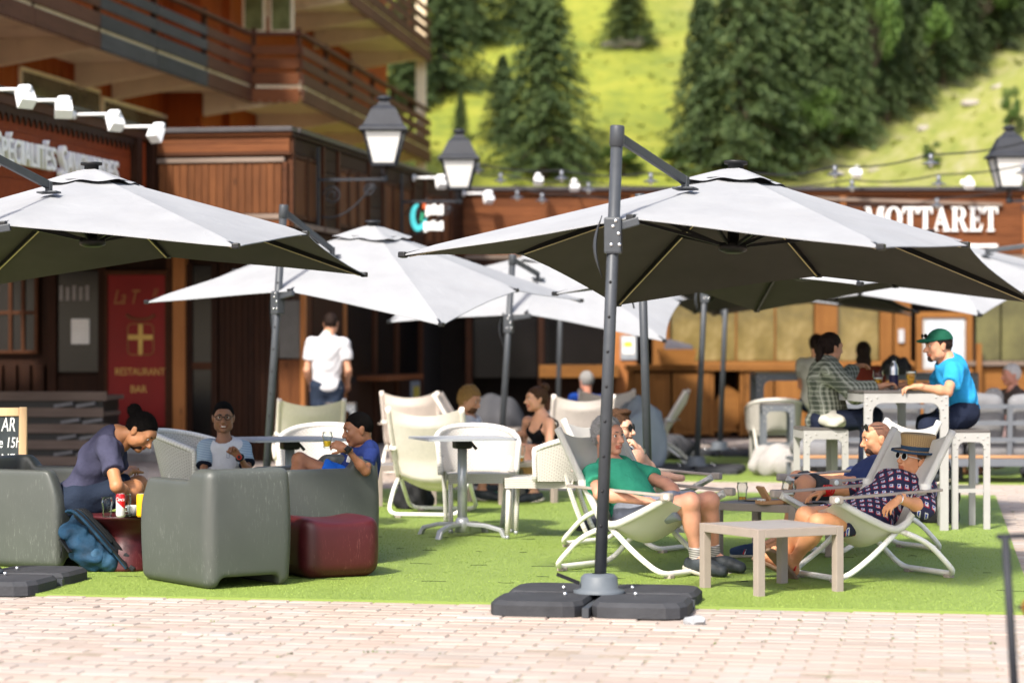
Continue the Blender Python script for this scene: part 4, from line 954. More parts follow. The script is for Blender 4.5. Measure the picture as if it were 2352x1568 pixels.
def rbox(X,Y,Z,c,h,r):
    qx,qy,qz=np.abs(X-c[0])-h[0]+r,np.abs(Y-c[1])-h[1]+r,np.abs(Z-c[2])-h[2]+r
    return np.sqrt(np.maximum(qx,0)**2+np.maximum(qy,0)**2+np.maximum(qz,0)**2)+np.minimum(np.maximum(qx,np.maximum(qy,qz)),0)-r
def smax(a,b,k): h=np.clip(.5-.5*(a-b)/k,0,1); return a+(b-a)*h+k*h*(1-h)
def smin(a,b,k): h=np.clip(.5+.5*(a-b)/k,0,1); return a+(b-a)*h-k*h*(1-h)
# ================================================================ PARASOLS
def canopy_mat():
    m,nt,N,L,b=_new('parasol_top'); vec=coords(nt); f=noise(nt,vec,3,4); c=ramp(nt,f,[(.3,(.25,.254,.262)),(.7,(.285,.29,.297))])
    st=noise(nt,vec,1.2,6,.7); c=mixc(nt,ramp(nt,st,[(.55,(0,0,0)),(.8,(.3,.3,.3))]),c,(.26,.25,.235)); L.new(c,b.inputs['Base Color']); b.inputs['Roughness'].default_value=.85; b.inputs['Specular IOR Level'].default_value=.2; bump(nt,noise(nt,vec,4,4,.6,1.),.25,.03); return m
m_can=canopy_mat(); m_canb=M('parasol_underside_shade',(.072,.063,.061),.9,.1,3); m_ano=M('anthracite_aluminium',(.052,.057,.064),.45,.1,12,metal=.15); m_blk=M('black_plastic',(.012,.012,.013),.45,.2,10)  # shade under the canopy is painted into the underside fabric's colour
m_slab=M('black_ballast',(.035,.036,.040),.75,.25,5,.35,bscale=40); m_bolt=M('bright_bolt',(.7,.7,.7),.25,.05,metal=.9); m_led=M('pale_led_strip',(.62,.50,.30),.4,.05)
def umb_rot(yaw,a,b): return Matrix.Rotation(a,3,'X')@Matrix.Rotation(b,3,'Y')@Matrix.Rotation(yaw,3,'Z')
def parasol(q,base,top,label,crank_side=-1,detail=True):
    X,Y,Zz,yaw,a,b,s,t=q; base=Vector(base); top=Vector(top); root=empty('parasol',base,0,label,'parasol','square cantilever parasols')
    A=umb_rot(yaw,a,b); ap=Vector((X,Y,Zz)); h=s/2; 
    W=lambda v: A@Vector(v)+ap-base
    cor=[(-h,-h),(0,-h),(h,-h),(h,0),(h,h),(0,h),(-h,h),(-h,0)]
    ends=[(x,y,-(math.hypot(x,y))*t) for x,y in cor]
    mb=MB(); nu,nv=9,8
    r_=np.random.default_rng(int(abs(X)*1000)%999)
    for i in range(8):
        p,e=Vector(ends[i]),Vector(ends[(i+1)%8]); ph=r_.uniform(0,6)
        def fn(u,v,off=0.):
            uu=.06+.94*u; ue=uu*(1-.030*4*v*(1-v)*u**2)
            w=p.lerp(e,v)*ue; w.z+=-.030*4*v*(1-v)*uu*(1-.6*u)+.004*math.sin(u*11+ph+v*5)*v*(1-v)*4
            # soft roll near rib tips
            if u>.93: w.z-=.012*(u-.93)/.07
            return W((w.x,w.y,w.z+off))
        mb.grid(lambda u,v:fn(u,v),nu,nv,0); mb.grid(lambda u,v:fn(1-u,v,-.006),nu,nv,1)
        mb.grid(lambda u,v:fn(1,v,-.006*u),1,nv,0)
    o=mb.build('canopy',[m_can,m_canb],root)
    # vent cap
    mb=MB(); n=64; rr=.10*s; vs=[]; rings=[(0.02,.030),(.25,.012),(.6,-.030),(.85,-.063),(1.0,-.080)]
    for (f,z) in rings:
        for k in range(n):
            th=2*math.pi*k/n; c,s_=math.cos(th),math.sin(th); m=1/max(abs(c),abs(s_))**.75; wv=.008*math.sin(8*th+.6)*f**3
            vs.append(W((c*rr*m*f,s_*rr*m*f,z+wv-.0)))
    fs=[(i*n+k,i*n+(k+1)%n,(i+1)*n+(k+1)%n,(i+1)*n+k) for i in range(len(rings)-1) for k in range(n)]; mb.add(vs,fs,0,True); mb.build('vent_flap',m_can,root)
    mb=MB(); mb.lathe([(0,.02),(.05,.02),(.05,.048),(.075,.052),(.075,.066),(0,.068)],W((0,0,0)),8,M=A); mb.lathe([(rr*.86,-.06),(rr*.9,-.095)],W((0,0,0)),24,M=A); mb.build('cap_and_gap_ring',m_blk,root)  # lower black ring stands in for the dark gap below the flap
    # ribs, struts, hub
    hubz=-.47; mb=MB(); mb.lathe([(0,-.02),(.035,-.02),(.035,hubz+.05),(.085,hubz+.04),(.085,hubz),(.05,hubz-.015),(0,hubz-.015)],W((0,0,0)),14,M=A); mb.build('hub',m_blk,root)
    for i in range(8):
        e=Vector(ends[i]); p0=e*.05; p0.z-=.03; p1=e*.985; p1.z-=.02; up=A@Vector((0,0,1))
        ob=MB().beam(W(p0),W(p1),.020,.026,up).build('rib',m_blk,root)
        if detail: MB().beam(W(e*.1+Vector((0,0,-.048))),W(e*.97+Vector((0,0,-.037))),.008,.004,up).build('light_strip',m_led,ob)
        mid=e*.42; mid.z-=.03; q0=Vector((e.x,e.y,0)).normalized()*.06; q0.z=hubz+.03
        MB().beam(W(q0),W(mid),.014,.020,up).build('strut',m_blk,root)
        mb=MB(); mb.box(W(e*.99+Vector((0,0,-.015))),(.045,.045,.035),A,bev=.008); mb.build('rib_end',m_blk,root)
    # mast
    d=(top-base); L=d.length; d.normalize(); up=d
    mb=MB(); mb.tube([d*.06,d*L],.033,16); o=mb.build('mast',m_ano,root)
    if detail:
        side=Vector((0,-1,0))
        for k in range(9):
            c=d*(.45+k*.19)+side*.0325+Vector((-.008,0,0)); mb=MB(); mb.lathe([(0,.0),(.008,.0),(.008,.003),(0,.003)],c,8,M=side.to_track_quat('Z','Y').to_matrix()); mb.build('adjustment_hole',m_blk,o)
    mb=MB(); mb.lathe([(.0,L+.012),(.036,L+.012),(.040,L+.005),(.040,L-.10),(.034,L-.105)],(0,0,0),16,M=d.to_track_quat('Z','Y').to_matrix()); cap=mb.build('mast_cap',m_ano,root)
    ab=W(ends[1]); brk=W(Vector(ends[1])*.50+Vector((0,0,.02))); t0=d*(L-.05)
    sd=(brk-t0); hd=Vector((sd.x,sd.y,0)).normalized(); mb=MB(); mb.beam(t0+hd*.02,brk+Vector((0,0,.05)),.032,.05,bev=.006); mb.build('tilt_arm',m_ano,root)
    mb=MB(); mb.box(brk+Vector((0,0,.005)),(.13,.09,.012),A,bev=.004); mb.box(brk+Vector((0,0,.04)),(.035,.045,.07),A,bev=.006); mb.build('tilt_bracket',m_ano,root)
    tz=(ab.z-.0)/d.z; c=d*(tz-.03); hd2=(ab-c); hd2.z=0; hd2=hd2.normalized() if hd2.length>.01 else hd
    mb=MB(); S=hd2.cross(Vector((0,0,1))); Mx=Matrix((hd2,S,Vector((0,0,1)))).transposed()
    mb.box(c+d*-.08,(.095,.085,.20),Mx,bev=.012); mb.beam(c+hd2*.03+Vector((0,0,-.03)),ab+hd2*.05+Vector((0,0,-.03)),.035,.045,bev=.006); sl=mb.build('crank_carriage',m_ano,root)
    hdl=-hd2; mb=MB(); mb.grid(lambda u,v: c+hdl*(.05+.05*math.sin(math.pi*min(1,u*1.02))*(.6+.4*math.cos((v-.5)*3))+ .015)+S*((v-.5)*.045)+Vector((0,0,.03-.34*u)),10,4); mb.build('crank_handle',m_ano,sl)
    for k,(u,z) in enumerate(((.015,.0),(.03,-.07),(-.01,-.13),(.035,-.13),(.0,-.03))):
        mb=MB(); sv=S if S.y<0 else -S; mb.lathe([(0,.006),(.009,.004),(.011,0),(0,0)],c+hd2*u+sv*.044+Vector((0,0,z)),8,M=sv.to_track_quat('Z','Y').to_matrix()); mb.build('bolt',m_bolt,sl)
    # ballast base: four slabs round a metal cross
    g=.525; 
    for sx in(-1,1):
        for sy in(-1,1):
            pts=[(.022,.03),(.022,g-.10),(.06,g-.02),(.12,g),(g-.10,g),(g-.03,g-.04),(g,g-.12),(g,.12),(g-.02,.05),(g-.08,.022),(.10,.022)]
            inner=[(x+(.012 if x<.2 else -.022),y+(.012 if y<.2 else -.022)) for x,y in pts]
            mb=MB(); ring=[]
            n=len(pts)
            for (pp,z) in ((pts,.006),(pts,.062),(inner,.085)): ring+=[(sx*x,sy*y,z) for x,y in pp]
            fs=[(k*n+i,k*n+(i+1)%n,(k+1)*n+(i+1)%n,(k+1)*n+i) for k in(0,1) for i in range(n)]+[tuple(range(2*n,3*n))]
            if sx*sy<0: fs=[f[::-1] for f in fs]
            mb.add(ring,fs); o=mb.build('ballast_slab',m_slab,root); o.rotation_euler=(0,0,YAW); 
    mb=MB(); mb.box((0,0,.03),(1.05,.035,.05)); mb.box((0,0,.0305),(.035,1.05,.05)); o=mb.build('cross_frame',m_ano,root); o.rotation_euler=(0,0,YAW)
    mb=MB(); mb.lathe([(.14,.085),(.14,.10),(.105,.11),(.10,.17),(.085,.185),(.04,.19)],n=24); o=mb.build('mast_collar',M('collar_grey',(.10,.115,.13),.5,.1,10),root)
    mb=MB(); mb.beam((-.11,-.03,.14),(-.23,-.05,.19),.03,.02); mb.build('lever',m_blk,root)
    for sx in(-1,1):
        for sy in(-1,1): mb=MB(); mb.lathe([(0,.022),(.010,.02),(.012,.0),(0,0)],(sx*.19,sy*.17,.085),8); mb.build('bolt',m_bolt,root)
    return root
def mast(x0,y0,x1,y1,Z): return P(x0,y0,Z)*1,P(x1,y1,Z)
def gmast(xg,Z,xt,h): 
    return Vector(((xg-1176)*Z/FPX,Z,0)),Vector(((xt-1176)*Z/FPX,Z,h))
b_,t_=gmast(1376,13.2,1418,2.62); parasol((1.34,14.496,2.467,-.487,-.072,.042,2.9,.309),b_,t_,'nearest large grey-white parasol, its mast in front of the green-shirted man')
b_,t_=gmast(-48,14.35,-62,2.66); parasol((-2.747,15.796,2.557,-.20,-.034,-.02,2.917,.30),b_,t_,'pale grey parasol at the left edge above the grey armchairs')
b_,t_=gmast(606,20.7,652,2.62); parasol((-1.261,21.858,2.488,-.439,.107,.029,2.925,.317),b_,t_,'bright white parasol left of centre, tilted towards the camera')
b_,t_=gmast(1146,25.,1178,2.36); parasol((.404,26.277,2.456,-.165,.179,.041,2.914,.311),b_,t_,'white parasol in the middle background, low right corner drooping',detail=False)
b_,t_=gmast(1492,18.85,1470,2.6); parasol((2.393,19.819,2.445,-.70,-.035,.015,2.915,.303),b_,t_,'second parasol on the right, dark underside just below the nearest one',detail=False)
b_=Vector((6.05,26.2,0)); parasol((4.634,26.878,2.641,-.711+math.pi/2,.131,-.065,2.909,.314),b_,b_+Vector((.05,0,2.62)),'white parasol over the people at the high table, far right',detail=False)
b_,t_=gmast(1599,27.,1624,2.6); parasol((2.93,28.3,2.48,-.47,-.03,.02,2.9,.29),b_,t_,'parasol mostly hidden, its mast nearer of the two standing on the back turf',detail=False)
b_,t_=gmast(1653,31.1,1671,2.6); parasol((3.5,32.3,2.50,-.47,-.03,.02,2.9,.29),b_,t_,'parasol mostly hidden, its mast farther of the two standing on the back turf',detail=False)
b_,t_=gmast(1279,33.5,1290,2.55); parasol((1.3,34.7,2.5,-.47,.02,.0,2.9,.29),b_,t_,'parasol mostly hidden, its thin dark mast behind the woman in the black top',detail=False)
# ================================================================ FURNITURE
def uvweave(name,ca,cb,nu,nv,kind='dots',rough=.7):
    if name in MATS: return MATS[name]
    m,nt,N,L,b=_new(name); vec=coords(nt,'UV',(nu,nv,1)); sp=N.new('ShaderNodeSeparateXYZ'); L.new(vec,sp.inputs[0])
    if kind=='dots':
        fu=math_n(nt,'SINE',math_n(nt,'MULTIPLY',sp.outputs[0],math.pi*2)); fv=math_n(nt,'SINE',math_n(nt,'MULTIPLY',sp.outputs[1],math.pi*2)); f=math_n(nt,'MULTIPLY',fu,fv)
        c=ramp(nt,math_n(nt,'MULTIPLY_ADD',f,.5,.5),[(.70,ca),(.88,cb)]); hgt=f
    else:
        row=math_n(nt,'FLOOR',sp.outputs[0]); fu=math_n(nt,'ABSOLUTE',math_n(nt,'SINE',math_n(nt,'MULTIPLY',math_n(nt,'ADD',sp.outputs[1],math_n(nt,'MULTIPLY',row,.5)),math.pi)))
        fv=math_n(nt,'ABSOLUTE',math_n(nt,'SINE',math_n(nt,'MULTIPLY',sp.outputs[0],math.pi))); f=math_n(nt,'MULTIPLY',math_n(nt,'POWER',fu,.6),math_n(nt,'POWER',fv,.6))
        c=ramp(nt,f,[(.12,cb),(.4,ca)]); hgt=f
    L.new(c,b.inputs['Base Color']); b.inputs['Roughness'].default_value=rough; bump(nt,hgt,.5,.004); return MATS.setdefault(name,m)
m_tube=M('white_tube',(.76,.74,.68),.35,.05,8,dirt=((.45,.40,.34),14)); m_weave=uvweave('sling_weave',(.78,.76,.70),(.46,.43,.39),120,70); m_sling=M('cream_sling',(.82,.745,.68),.85,.05,30,.15); m_arm=M('taupe_plastic',(.34,.29,.25),.55,.1,8); m_eye=M('white_disc',(.8,.8,.78),.4,.03)
def deck_chair_proto(fabric):
    """returns list of (name, mesh, parent index): x forward, y left, origin on the ground under the pivot"""
    hw=.31; parts=[]
    Jp=(0,.31); R_=(-.42,.018); Ff=(.39,.018); Bt=(-.38,.90); Af=(.455,.50)
    side=[Vector((Bt[0],0,Bt[1])),Vector((-.06,0,.37)),Vector((.02,0,.315)),Vector((.10,0,.33)),Vector((Af[0],0,Af[1]))]
    def curve(t):
        pts=[Vector((Bt[0],0,Bt[1])),Vector((-.22,0,.63)),Vector((-.05,0,.355)),Vector((.015,0,.315)),Vector((.09,0,.325)),Vector((.28,0,.41)),Vector((Af[0],0,Af[1]))]
        cl=[0,.30,.56,.63,.70,.86,1]
        for i in range(6):
            if t<=cl[i+1]+1e-9:
                f=(t-cl[i])/(cl[i+1]-cl[i]); return pts[i].lerp(pts[i+1],f)
        return pts[-1]
    def S(u,v):
        p=curve(u); w=1-(2*v-1)**2
        if u<.56: k=min(1,u/.12); d=Vector((-.52,0,-.30))*(.10*(.35+.65*k))*w+Vector((0,0,-.055*w*(1-u/.56)**4))
        else: d=Vector((0,0,0))
        q=max(0,min(1,(u-.45)/.25)); d=d+Vector((0,0,-1))*(.135*w*q*(1-.45*max(0,(u-.75)/.25)))+Vector((-.04*w*max(0,(u-.8)/.2),0,0))
        return p+d+Vector((0,(2*v-1)*hw,0))
    mb=MB(); mb.grid(S,34,16,0); mb.grid(lambda u,v:S(u,1-v)+Vector((.004,0,-.004)),34,16,0); parts.append(('sling',mb.mesh('sling',fabric)))
    for s in(-1,1):
        mb=MB(); pts=[curve(t)+Vector((0,s*hw,0)) for t in np.linspace(0,1,26)]; mb.tube(pts,.024,8); n=len(pts)*8
        mb.uv={i:((i%8)/8*.2,(i//8)/26) for i in range(n)}
        parts.append(('side_sleeve',mb.mesh('side_sleeve',fabric)))
        mb=MB(); a,b=Vector((-.215,s*(hw+.03),.545)),Vector((.47,s*(hw+.03),.515)); mb.beam(a-Vector((.06,0,-.003)),b,.045,.016,bev=.004); parts.append(('armrest',mb.mesh('armrest',m_arm)))
        mb=MB(); mb.box(b+Vector((.0,0,-.008)),(.075,.05,.05),bev=.012); parts.append(('arm_cap',mb.mesh('arm_cap',m_arm)))
        mb=MB(); mb.lathe([(0,.003),(.016,.003),(.018,0)],b+Vector((.01,s*.026,-.008)),12,M=Vector((0,s,0)).to_track_quat('Z','Y').to_matrix()); parts.append(('cap_disc',mb.mesh('cap_disc',m_eye)))
        mb=MB(); mb.lathe([(.032,-.02),(.036,0),(.032,.02)],curve(.36)+Vector((0,s*hw,0)),10); parts.append(('clamp',mb.mesh('clamp',m_tube)))
    for (g,off,bow) in ((Ff,.0,-.02),(R_,.012,.06)):
        hx=hw-.02+off; J=Vector((.0,0,.31)); E=Vector((g[0],0,g[1]+.01))
        def leg(s): 
            m1=J.lerp(E,.5)+Vector((0,0,bow)); return [Vector((J.x,s*hx,J.z)),Vector((m1.x,s*hx,m1.z)),Vector((E.x,s*hx,E.z))]
        path=leg(1)+leg(-1)[::-1]; path=fillet(path,.10,5); mb=MB(); mb.tube(path,.018,8); parts.append(('leg_frame',mb.mesh('leg_frame',m_tube)))
        for s in(-1,1): mb=MB(); mb.box((E.x,s*(hx-.09),.012),(.05,.05,.024),bev=.006); parts.append(('foot_pad',mb.mesh('foot_pad',m_arm)))
    return parts
def translucent(m,f,col):
    nt=m.node_tree; t=nt.nodes.new('ShaderNodeBsdfTranslucent'); t.inputs[0].default_value=(*col,1); mx=nt.nodes.new('ShaderNodeMixShader'); mx.inputs[0].default_value=f; b=nt.nodes['Principled BSDF']; o=nt.nodes['Material Output']
    nt.links.new(b.outputs[0],mx.inputs[1]); nt.links.new(t.outputs[0],mx.inputs[2]); nt.links.new(mx.outputs[0],o.inputs[0])
translucent(m_sling,.12,(.8,.74,.62)); translucent(m_weave,.15,(.74,.70,.62))
DK_w=deck_chair_proto(m_weave); DK_c=deck_chair_proto(m_sling)
def deck_chair(x,Z,yaw,label,proto=DK_w,group='white sling deck chairs'):
    r_=empty('deck_chair',(x,Z,.012),R(yaw),label,'deck chair',group)
    for n,me in proto: obj_from(n,me,r_)
    return r_
D8=deck_chair(.777,15.13,-38.5,'white mesh deck chair holding the man in the green shirt')
D9=deck_chair(.85,16.93,-38.5,'white mesh deck chair behind the green-shirted man, holding the man in sunglasses')
D10=deck_chair(2.20,14.80,-155,'white mesh deck chair holding the woman in the straw hat')
D11=deck_chair(2.44,16.62,-155,'white mesh deck chair holding the bald man in navy')
deck_chair(-.65,20.27,79.6,'empty cream deck chair seen from behind, beside the middle bistro table',DK_c)
deck_chair(-1.98,23.5,100,'empty cream deck chair seen from behind, below the standing man in white',DK_c)
deck_chair(-1.09,27.0,84,'empty greyish deck chair in the background left of the blond man',DK_c)
deck_chair(-.43,26.,-6,'cream deck chair seen edge on behind the blond man',DK_c)
deck_chair(.70,25.3,96,'cream deck chair with its back to us right of the woman in black',DK_c)
deck_chair(1.12,28.3,86,'cream deck chair farther back, its pointed back corners showing',DK_c)
deck_chair(1.65,28.,172,'cream deck chair in profile beside the dark beanbag',DK_c)
# ---- low metal tables
m_taupe=M('taupe_metal',(.29,.24,.205),.5,.06,10); m_gtop=M('taupe_top',(.29,.27,.26),.45,.08,6)
def low_table(x,Z,yaw,label,sz=.6,h=.38,top=None):
    r_=empty('low_table',(x,Z,.012),R(yaw),label,'table','low square aluminium tables'); s=sz/2
    MB().box((0,0,h-.006),(sz-.10,sz-.10,.012)).build('top',top or m_gtop,r_)
    for (c,d) in (((0,-s+.025,h-.025),(sz-.1,.05,.05)),((0,s-.025,h-.025),(sz-.1,.05,.05)),((-s+.025,0,h-.025),(.05,sz-.1,.05)),((s-.025,0,h-.025),(.05,sz-.1,.05))): MB().box(c,d,bev=.004).build('rail',m_taupe,r_)
    for sx in(-1,1):
        for sy in(-1,1): MB().box((sx*(s-.025),sy*(s-.025),h/2),(.05,.05,h+.002),bev=.004).build('leg',m_taupe,r_)
    return r_
low_table(1.507,14.07,29,'nearest low taupe table in front of the woman with the hat')
L2=low_table(1.75,16.12,57,'low grey table with beer glasses between the deck chairs')
low_table(.0,21.85,32,'low table beside the cross-legged woman in the black top')
low_table(-1.02,21.6,20,'low dark table half hidden behind the cream deck chair',.55,.36)
# ---- bistro tables
m_alu=M('silver_alu',(.42,.43,.44),.35,.08,10,metal=.5); m_ttop=M('grey_tabletop',(.33,.34,.35),.35,.06,8)
def bistro(x,Z,yaw,label,sz=.68,h=.735):
    r_=empty('bistro_table',(x,Z,.012),R(yaw),label,'table','grey bistro tables'); s=sz/2; mb=MB()
    pl=fillet([(-s,-s,0),(s,-s,0),(s,s,0),(-s,s,0)],.07,4,True); mb.prism([(p.x,p.y) for p in pl],(0,0,h-.016),(1,0,0),(0,1,0),(0,0,1),.016); mb.build('tabletop',m_ttop,r_)
    mb=MB(); mb.tube([(0,0,.09),(0,0,h-.05)],.036,16); mb.build('pedestal',m_alu,r_)
    mb=MB(); mb.box((0,0,h-.05),(.13,.13,.07),bev=.02); mb.beam((.07,0,h-.045),(.11,0,h-.09),.02,.02); mb.build('fold_mechanism',m_blk,r_)
    mb=MB(); mb.lathe([(0,.03),(.055,.03),(.055,.11),(.04,.14),(0,.14)],n=16); mb.build('hub',m_alu,r_)
    for k in range(4):
        a=k*math.pi/2+math.pi/4; d=Vector((math.cos(a),math.sin(a),0)); mb=MB(); pts=[d*.04+Vector((0,0,.09)),d*.2+Vector((0,0,.085)),d*.33+Vector((0,0,.055)),d*.36+Vector((0,0,.0))]
        for p,q in zip(pts[:-1],pts[1:]): mb.beam(p,q+(q-p).normalized()*.008,.045,.03,bev=.008)
        mb.build('foot',m_alu,r_)
    return r_
bistro(-.37,18.0,17,'grey bistro table with splayed foot in the middle of the turf')
bistro(-1.64,17.85,20,'grey bistro table between the two boys',.72)
# ---- wicker chairs
m_wick=uvweave('white_wicker',(.50,.475,.435),(.22,.19,.155),24,34,'weave',.6); m_wickt=uvweave('wicker_wrap',(.68,.65,.60),(.40,.36,.31),1.01,40,'weave',.6)
def wicker_proto():
    parts=[]; sw,sd,sh=.25,.24,.44
    def shell(u,v,off=0.):
        # u: height 0..1, v: round the back from right front to left front
        a=(v-.5)*math.pi*1.12; k=abs(v-.5)*2
        rx,ry=.30+.03*u,.285+.02*u; bx=-.03-rx*math.cos(a)*(1-.0*u)-.07*u*(1-k**2); by=ry*math.sin(a)*1.0
        top=.79-.13*k**2.2; low=.43; z=low+(top-low)*u
        n=Vector((-math.cos(a),math.sin(a),0)); return Vector((bx,by,z))+n*off
    mb=MB(); mb.grid(lambda u,v:shell(u,v,.0),14,30,0); mb.grid(lambda u,v:shell(u,1-v,.022),14,30,0); parts.append(('back_shell',mb.mesh('back_shell',m_wick)))
    mb=MB(); pts=[shell(0,0,.011)]+[shell(u,0,.011) for u in np.linspace(.1,.95,5)]+[shell(1,v,.011) for v in np.linspace(0,1,26)]+[shell(u,1,.011) for u in np.linspace(.95,.0,6)]; mb.tube(pts,.022,8); mb.uv={i:((i%8)/8,(i//8)/len(pts)*2.2) for i in range(len(pts)*8)}; parts.append(('rim',mb.mesh('rim',m_wickt)))
    mb=MB(); 
    def seat(u,v): x=-sd+2*sd*u; y=(-sw+2*sw*v)*(.92+.08*u); return Vector((x+.02,y,sh+.012*math.sin(math.pi*v)*math.sin(math.pi*u)))
    mb.grid(seat,8,8,0); parts.append(('seat',mb.mesh('seat',m_wick)))
    mb=MB()
    for (a,b) in (((sd+.02,-sw,0),(sd+.02,sw,0)),((-sd,-sw*.9,0),(sd+.02,-sw,0)),((sd+.02,sw,0),(-sd,sw*.9,0)),((-sd,sw*.9,0),(-sd,-sw*.9,0))):
        A,B=Vector(a),Vector(b); n_=(B-A).cross(Vector((0,0,1))).normalized(); mb.grid(lambda u,v:A.lerp(B,v)+n_*.012+Vector((0,0,sh+.01-.075*u)),3,6,0,(.2,1)); 
    parts.append(('apron',mb.mesh('apron',m_wick)))
    for s in(-1,1):
        mb=MB(); pts=[(sd-.005,s*(sw-.02),sh-.04),(sd+.0,s*(sw-.02),.2),(sd+.005,s*(sw-.02),.03)]; mb.tube(pts,.019,8); mb.uv={i:((i%8)/8,(i//8)/3*.9) for i in range(24)}; parts.append(('leg',mb.mesh('leg',m_wickt)))
        mb=MB(); mb.tube([(sd+.005,s*(sw-.02),.03),(sd+.005,s*(sw-.02),.0)],.017,8); parts.append(('leg_tip',mb.mesh('leg_tip',m_alu)))
        mb=MB(); pts=[(-.16,s*(sw+.02),.56),(-.20,s*(sw-.0),.42),(-.27,s*(sw-.02),.2),(-.36,s*(sw-.03),.0)]; pts=fillet(pts,.14,4); mb.tube(pts,.019,8); mb.uv={i:((i%8)/8,(i//8)/len(pts)) for i in range(len(pts)*8)}; parts.append(('leg',mb.mesh('leg',m_wickt)))
    return parts
WK=wicker_proto()
def wicker(x,Z,yaw,label):
    r_=empty('wicker_chair',(x,Z,.012),R(yaw),label,'chair','white wicker chairs')
    for n,me in WK: obj_from(n,me,r_)
    return r_
wicker(-2.20,17.62,-20,'white wicker tub chair under the boy with glasses')
wicker(-1.50,18.75,-95,'white wicker chair behind the bistro table between the boys')
wicker(-.26,18.55,-84,'white wicker chair facing us behind the middle bistro table')
wicker(.24,17.9,172,'white wicker chair in profile just left of the green-shirted man')
wicker(3.05,28.2,92,'pale wicker chair far back, seen from behind near the high table')
# ---- moulded armchairs
def plastic(name,col,scr):
    m,nt,N,L,b=_new(name); vec=coords(nt); f=noise(nt,vec,2,4); c=ramp(nt,f,[(.3,tuple(x*.88 for x in col)),(.7,tuple(x*1.1 for x in col))])
    mp=N.new('ShaderNodeMapping'); mp.inputs['Scale'].default_value=(40,40,6); mp.inputs['Rotation'].default_value=(.25,.15,0); L.new(coords(nt),mp.inputs[0]); s1=noise(nt,mp.outputs[0],2.4,8,.75,.4)
    msk=math_n(nt,'MULTIPLY',ramp(nt,s1,[(.56,(0,0,0)),(.64,(1,1,1))]),ramp(nt,noise(nt,vec,2.2,3),[(.40,(0,0,0)),(.60,(1,1,1))]))
    c=mixc(nt,math_n(nt,'MULTIPLY',msk,.38),c,scr); L.new(c,b.inputs['Base Color']); b.inputs['Roughness'].default_value=.48; bump(nt,noise(nt,vec,160,2),.06,.003); return m
m_grey=plastic('grey_moulded_plastic',(.064,.070,.062),(.25,.26,.235)); m_maroon=plastic('maroon_plastic',(.055,.004,.006),(.26,.10,.09))
def tub(X,Y,Z):
    # x forward, y left; 0.74 deep, 0.56 wide
    bulge=.018*np.cos((Z-.34)/.36*1.5)
    d=rbox(X,Y,Z,(0,0,.35),(.37,.275,.35),.055)-bulge
    d=smax(d,Z-(.625+.075*np.clip((-X-.16)/.06,0,1)),.02)
    inn=rbox(X,Y,Z,(.10,0,.78),(.37,.185,.40),.05); d=smax(d,-inn,.035)
    front=smax(X-.30,-(Z-.36),.02)                     # arms end a little behind the front lip
    fr=X-(.37-.10*np.clip((Z-.38)/.27,0,1)**1.5); d=smax(d,fr,.03)
    arch=rbox(X,Y,Z,(0,0,.0),(.6,.20,.065),.04); d=smax(d,-arch,.02)
    cav=rbox(X,Y,Z,(0,0,.0),(.31,.21,.30),.04); d=smax(d,-cav,.015)
    return d
v,f=sdf_func(tub,(-.45,-.36,-.03),(.45,.36,.78),.0135); v=soften(v,f,1,.4); TUB=np_mesh('shell',v,f,m_grey)
def cushion_mat():
    m,nt,N,L,b=_new('striped_cushion'); sp=N.new('ShaderNodeSeparateXYZ'); L.new(coords(nt),sp.inputs[0]); s=math_n(nt,'FRACT',math_n(nt,'MULTIPLY',math_n(nt,'ADD',sp.outputs[0],math_n(nt,'MULTIPLY',sp.outputs[1],.9)),4.2))
    n=N.new('ShaderNodeValToRGB'); n.color_ramp.interpolation='CONSTANT'; L.new(s,n.inputs[0]); cr=n.color_ramp; cr.elements.new(.3); cr.elements.new(.4)
    cr.elements.new(.8)
    for e,(p,c) in zip(cr.elements,((0,(.62,.02,.015)),(.34,(.72,.68,.60)),(.42,(.17,.15,.14)),(.86,(.72,.68,.60)))): e.position=p; e.color=(*c,1)
    L.new(n.outputs[0],b.inputs['Base Color']); b.inputs['Roughness'].default_value=.9; bump(nt,noise(nt,coords(nt),90,2),.2); return m
m_cush=cushion_mat()
v,f=sdf_func(lambda X,Y,Z: rbox(X,Y,Z,(.10,0,.405),(.24,.19,.028),.026),( -.2,-.25,.35),(.4,.25,.46),.012); CUS=np_mesh('seat_cushion',v,f,m_cush)
def tub_chair(x,Z,yaw,label):
    r_=empty('moulded_armchair',(x,Z,.014),R(yaw),label,'armchair','grey moulded plastic armchairs'); obj_from('shell',TUB,r_); c=obj_from('seat_cushion',CUS); tag(c,'striped cushion in the '+' '.join(label.split(',')[0].split()[:12]),'cushion','striped seat cushions'); c.location=r_.location; c.rotation_euler=r_.rotation_euler; return r_
a_=tub_chair(-1.785,14.53,126,'nearest scuffed grey moulded armchair, seen from behind'); a_.scale=(1.14,1.02,1.0)
tub_chair(-1.32,15.75,210,'grey moulded armchair with the boy in the navy jersey')
tub_chair(-3.08,15.7,-25,'grey moulded armchair at the left edge with the man in navy')
def pouf(X,Y,Z):
    d=rbox(X,Y,Z,(0,0,.19),(.255,.255,.19),.085)-.012*np.cos((Z-.19)/.19*1.5); return smax(d,Z-(.355+.5*X*X-.35*Y*Y),.02)
v,f=sdf_func(pouf,(-.33,-.33,-.02),(.33,.33,.45),.0125); v=soften(v,f,1,.4)
o=obj_from('maroon_pouf',np_mesh('maroon_pouf',v,f,m_maroon),None,(-1.15,14.98,.013),(0,0,R(28))); tag(o,'dark red moulded plastic stool beside the nearest grey armchair','stool')
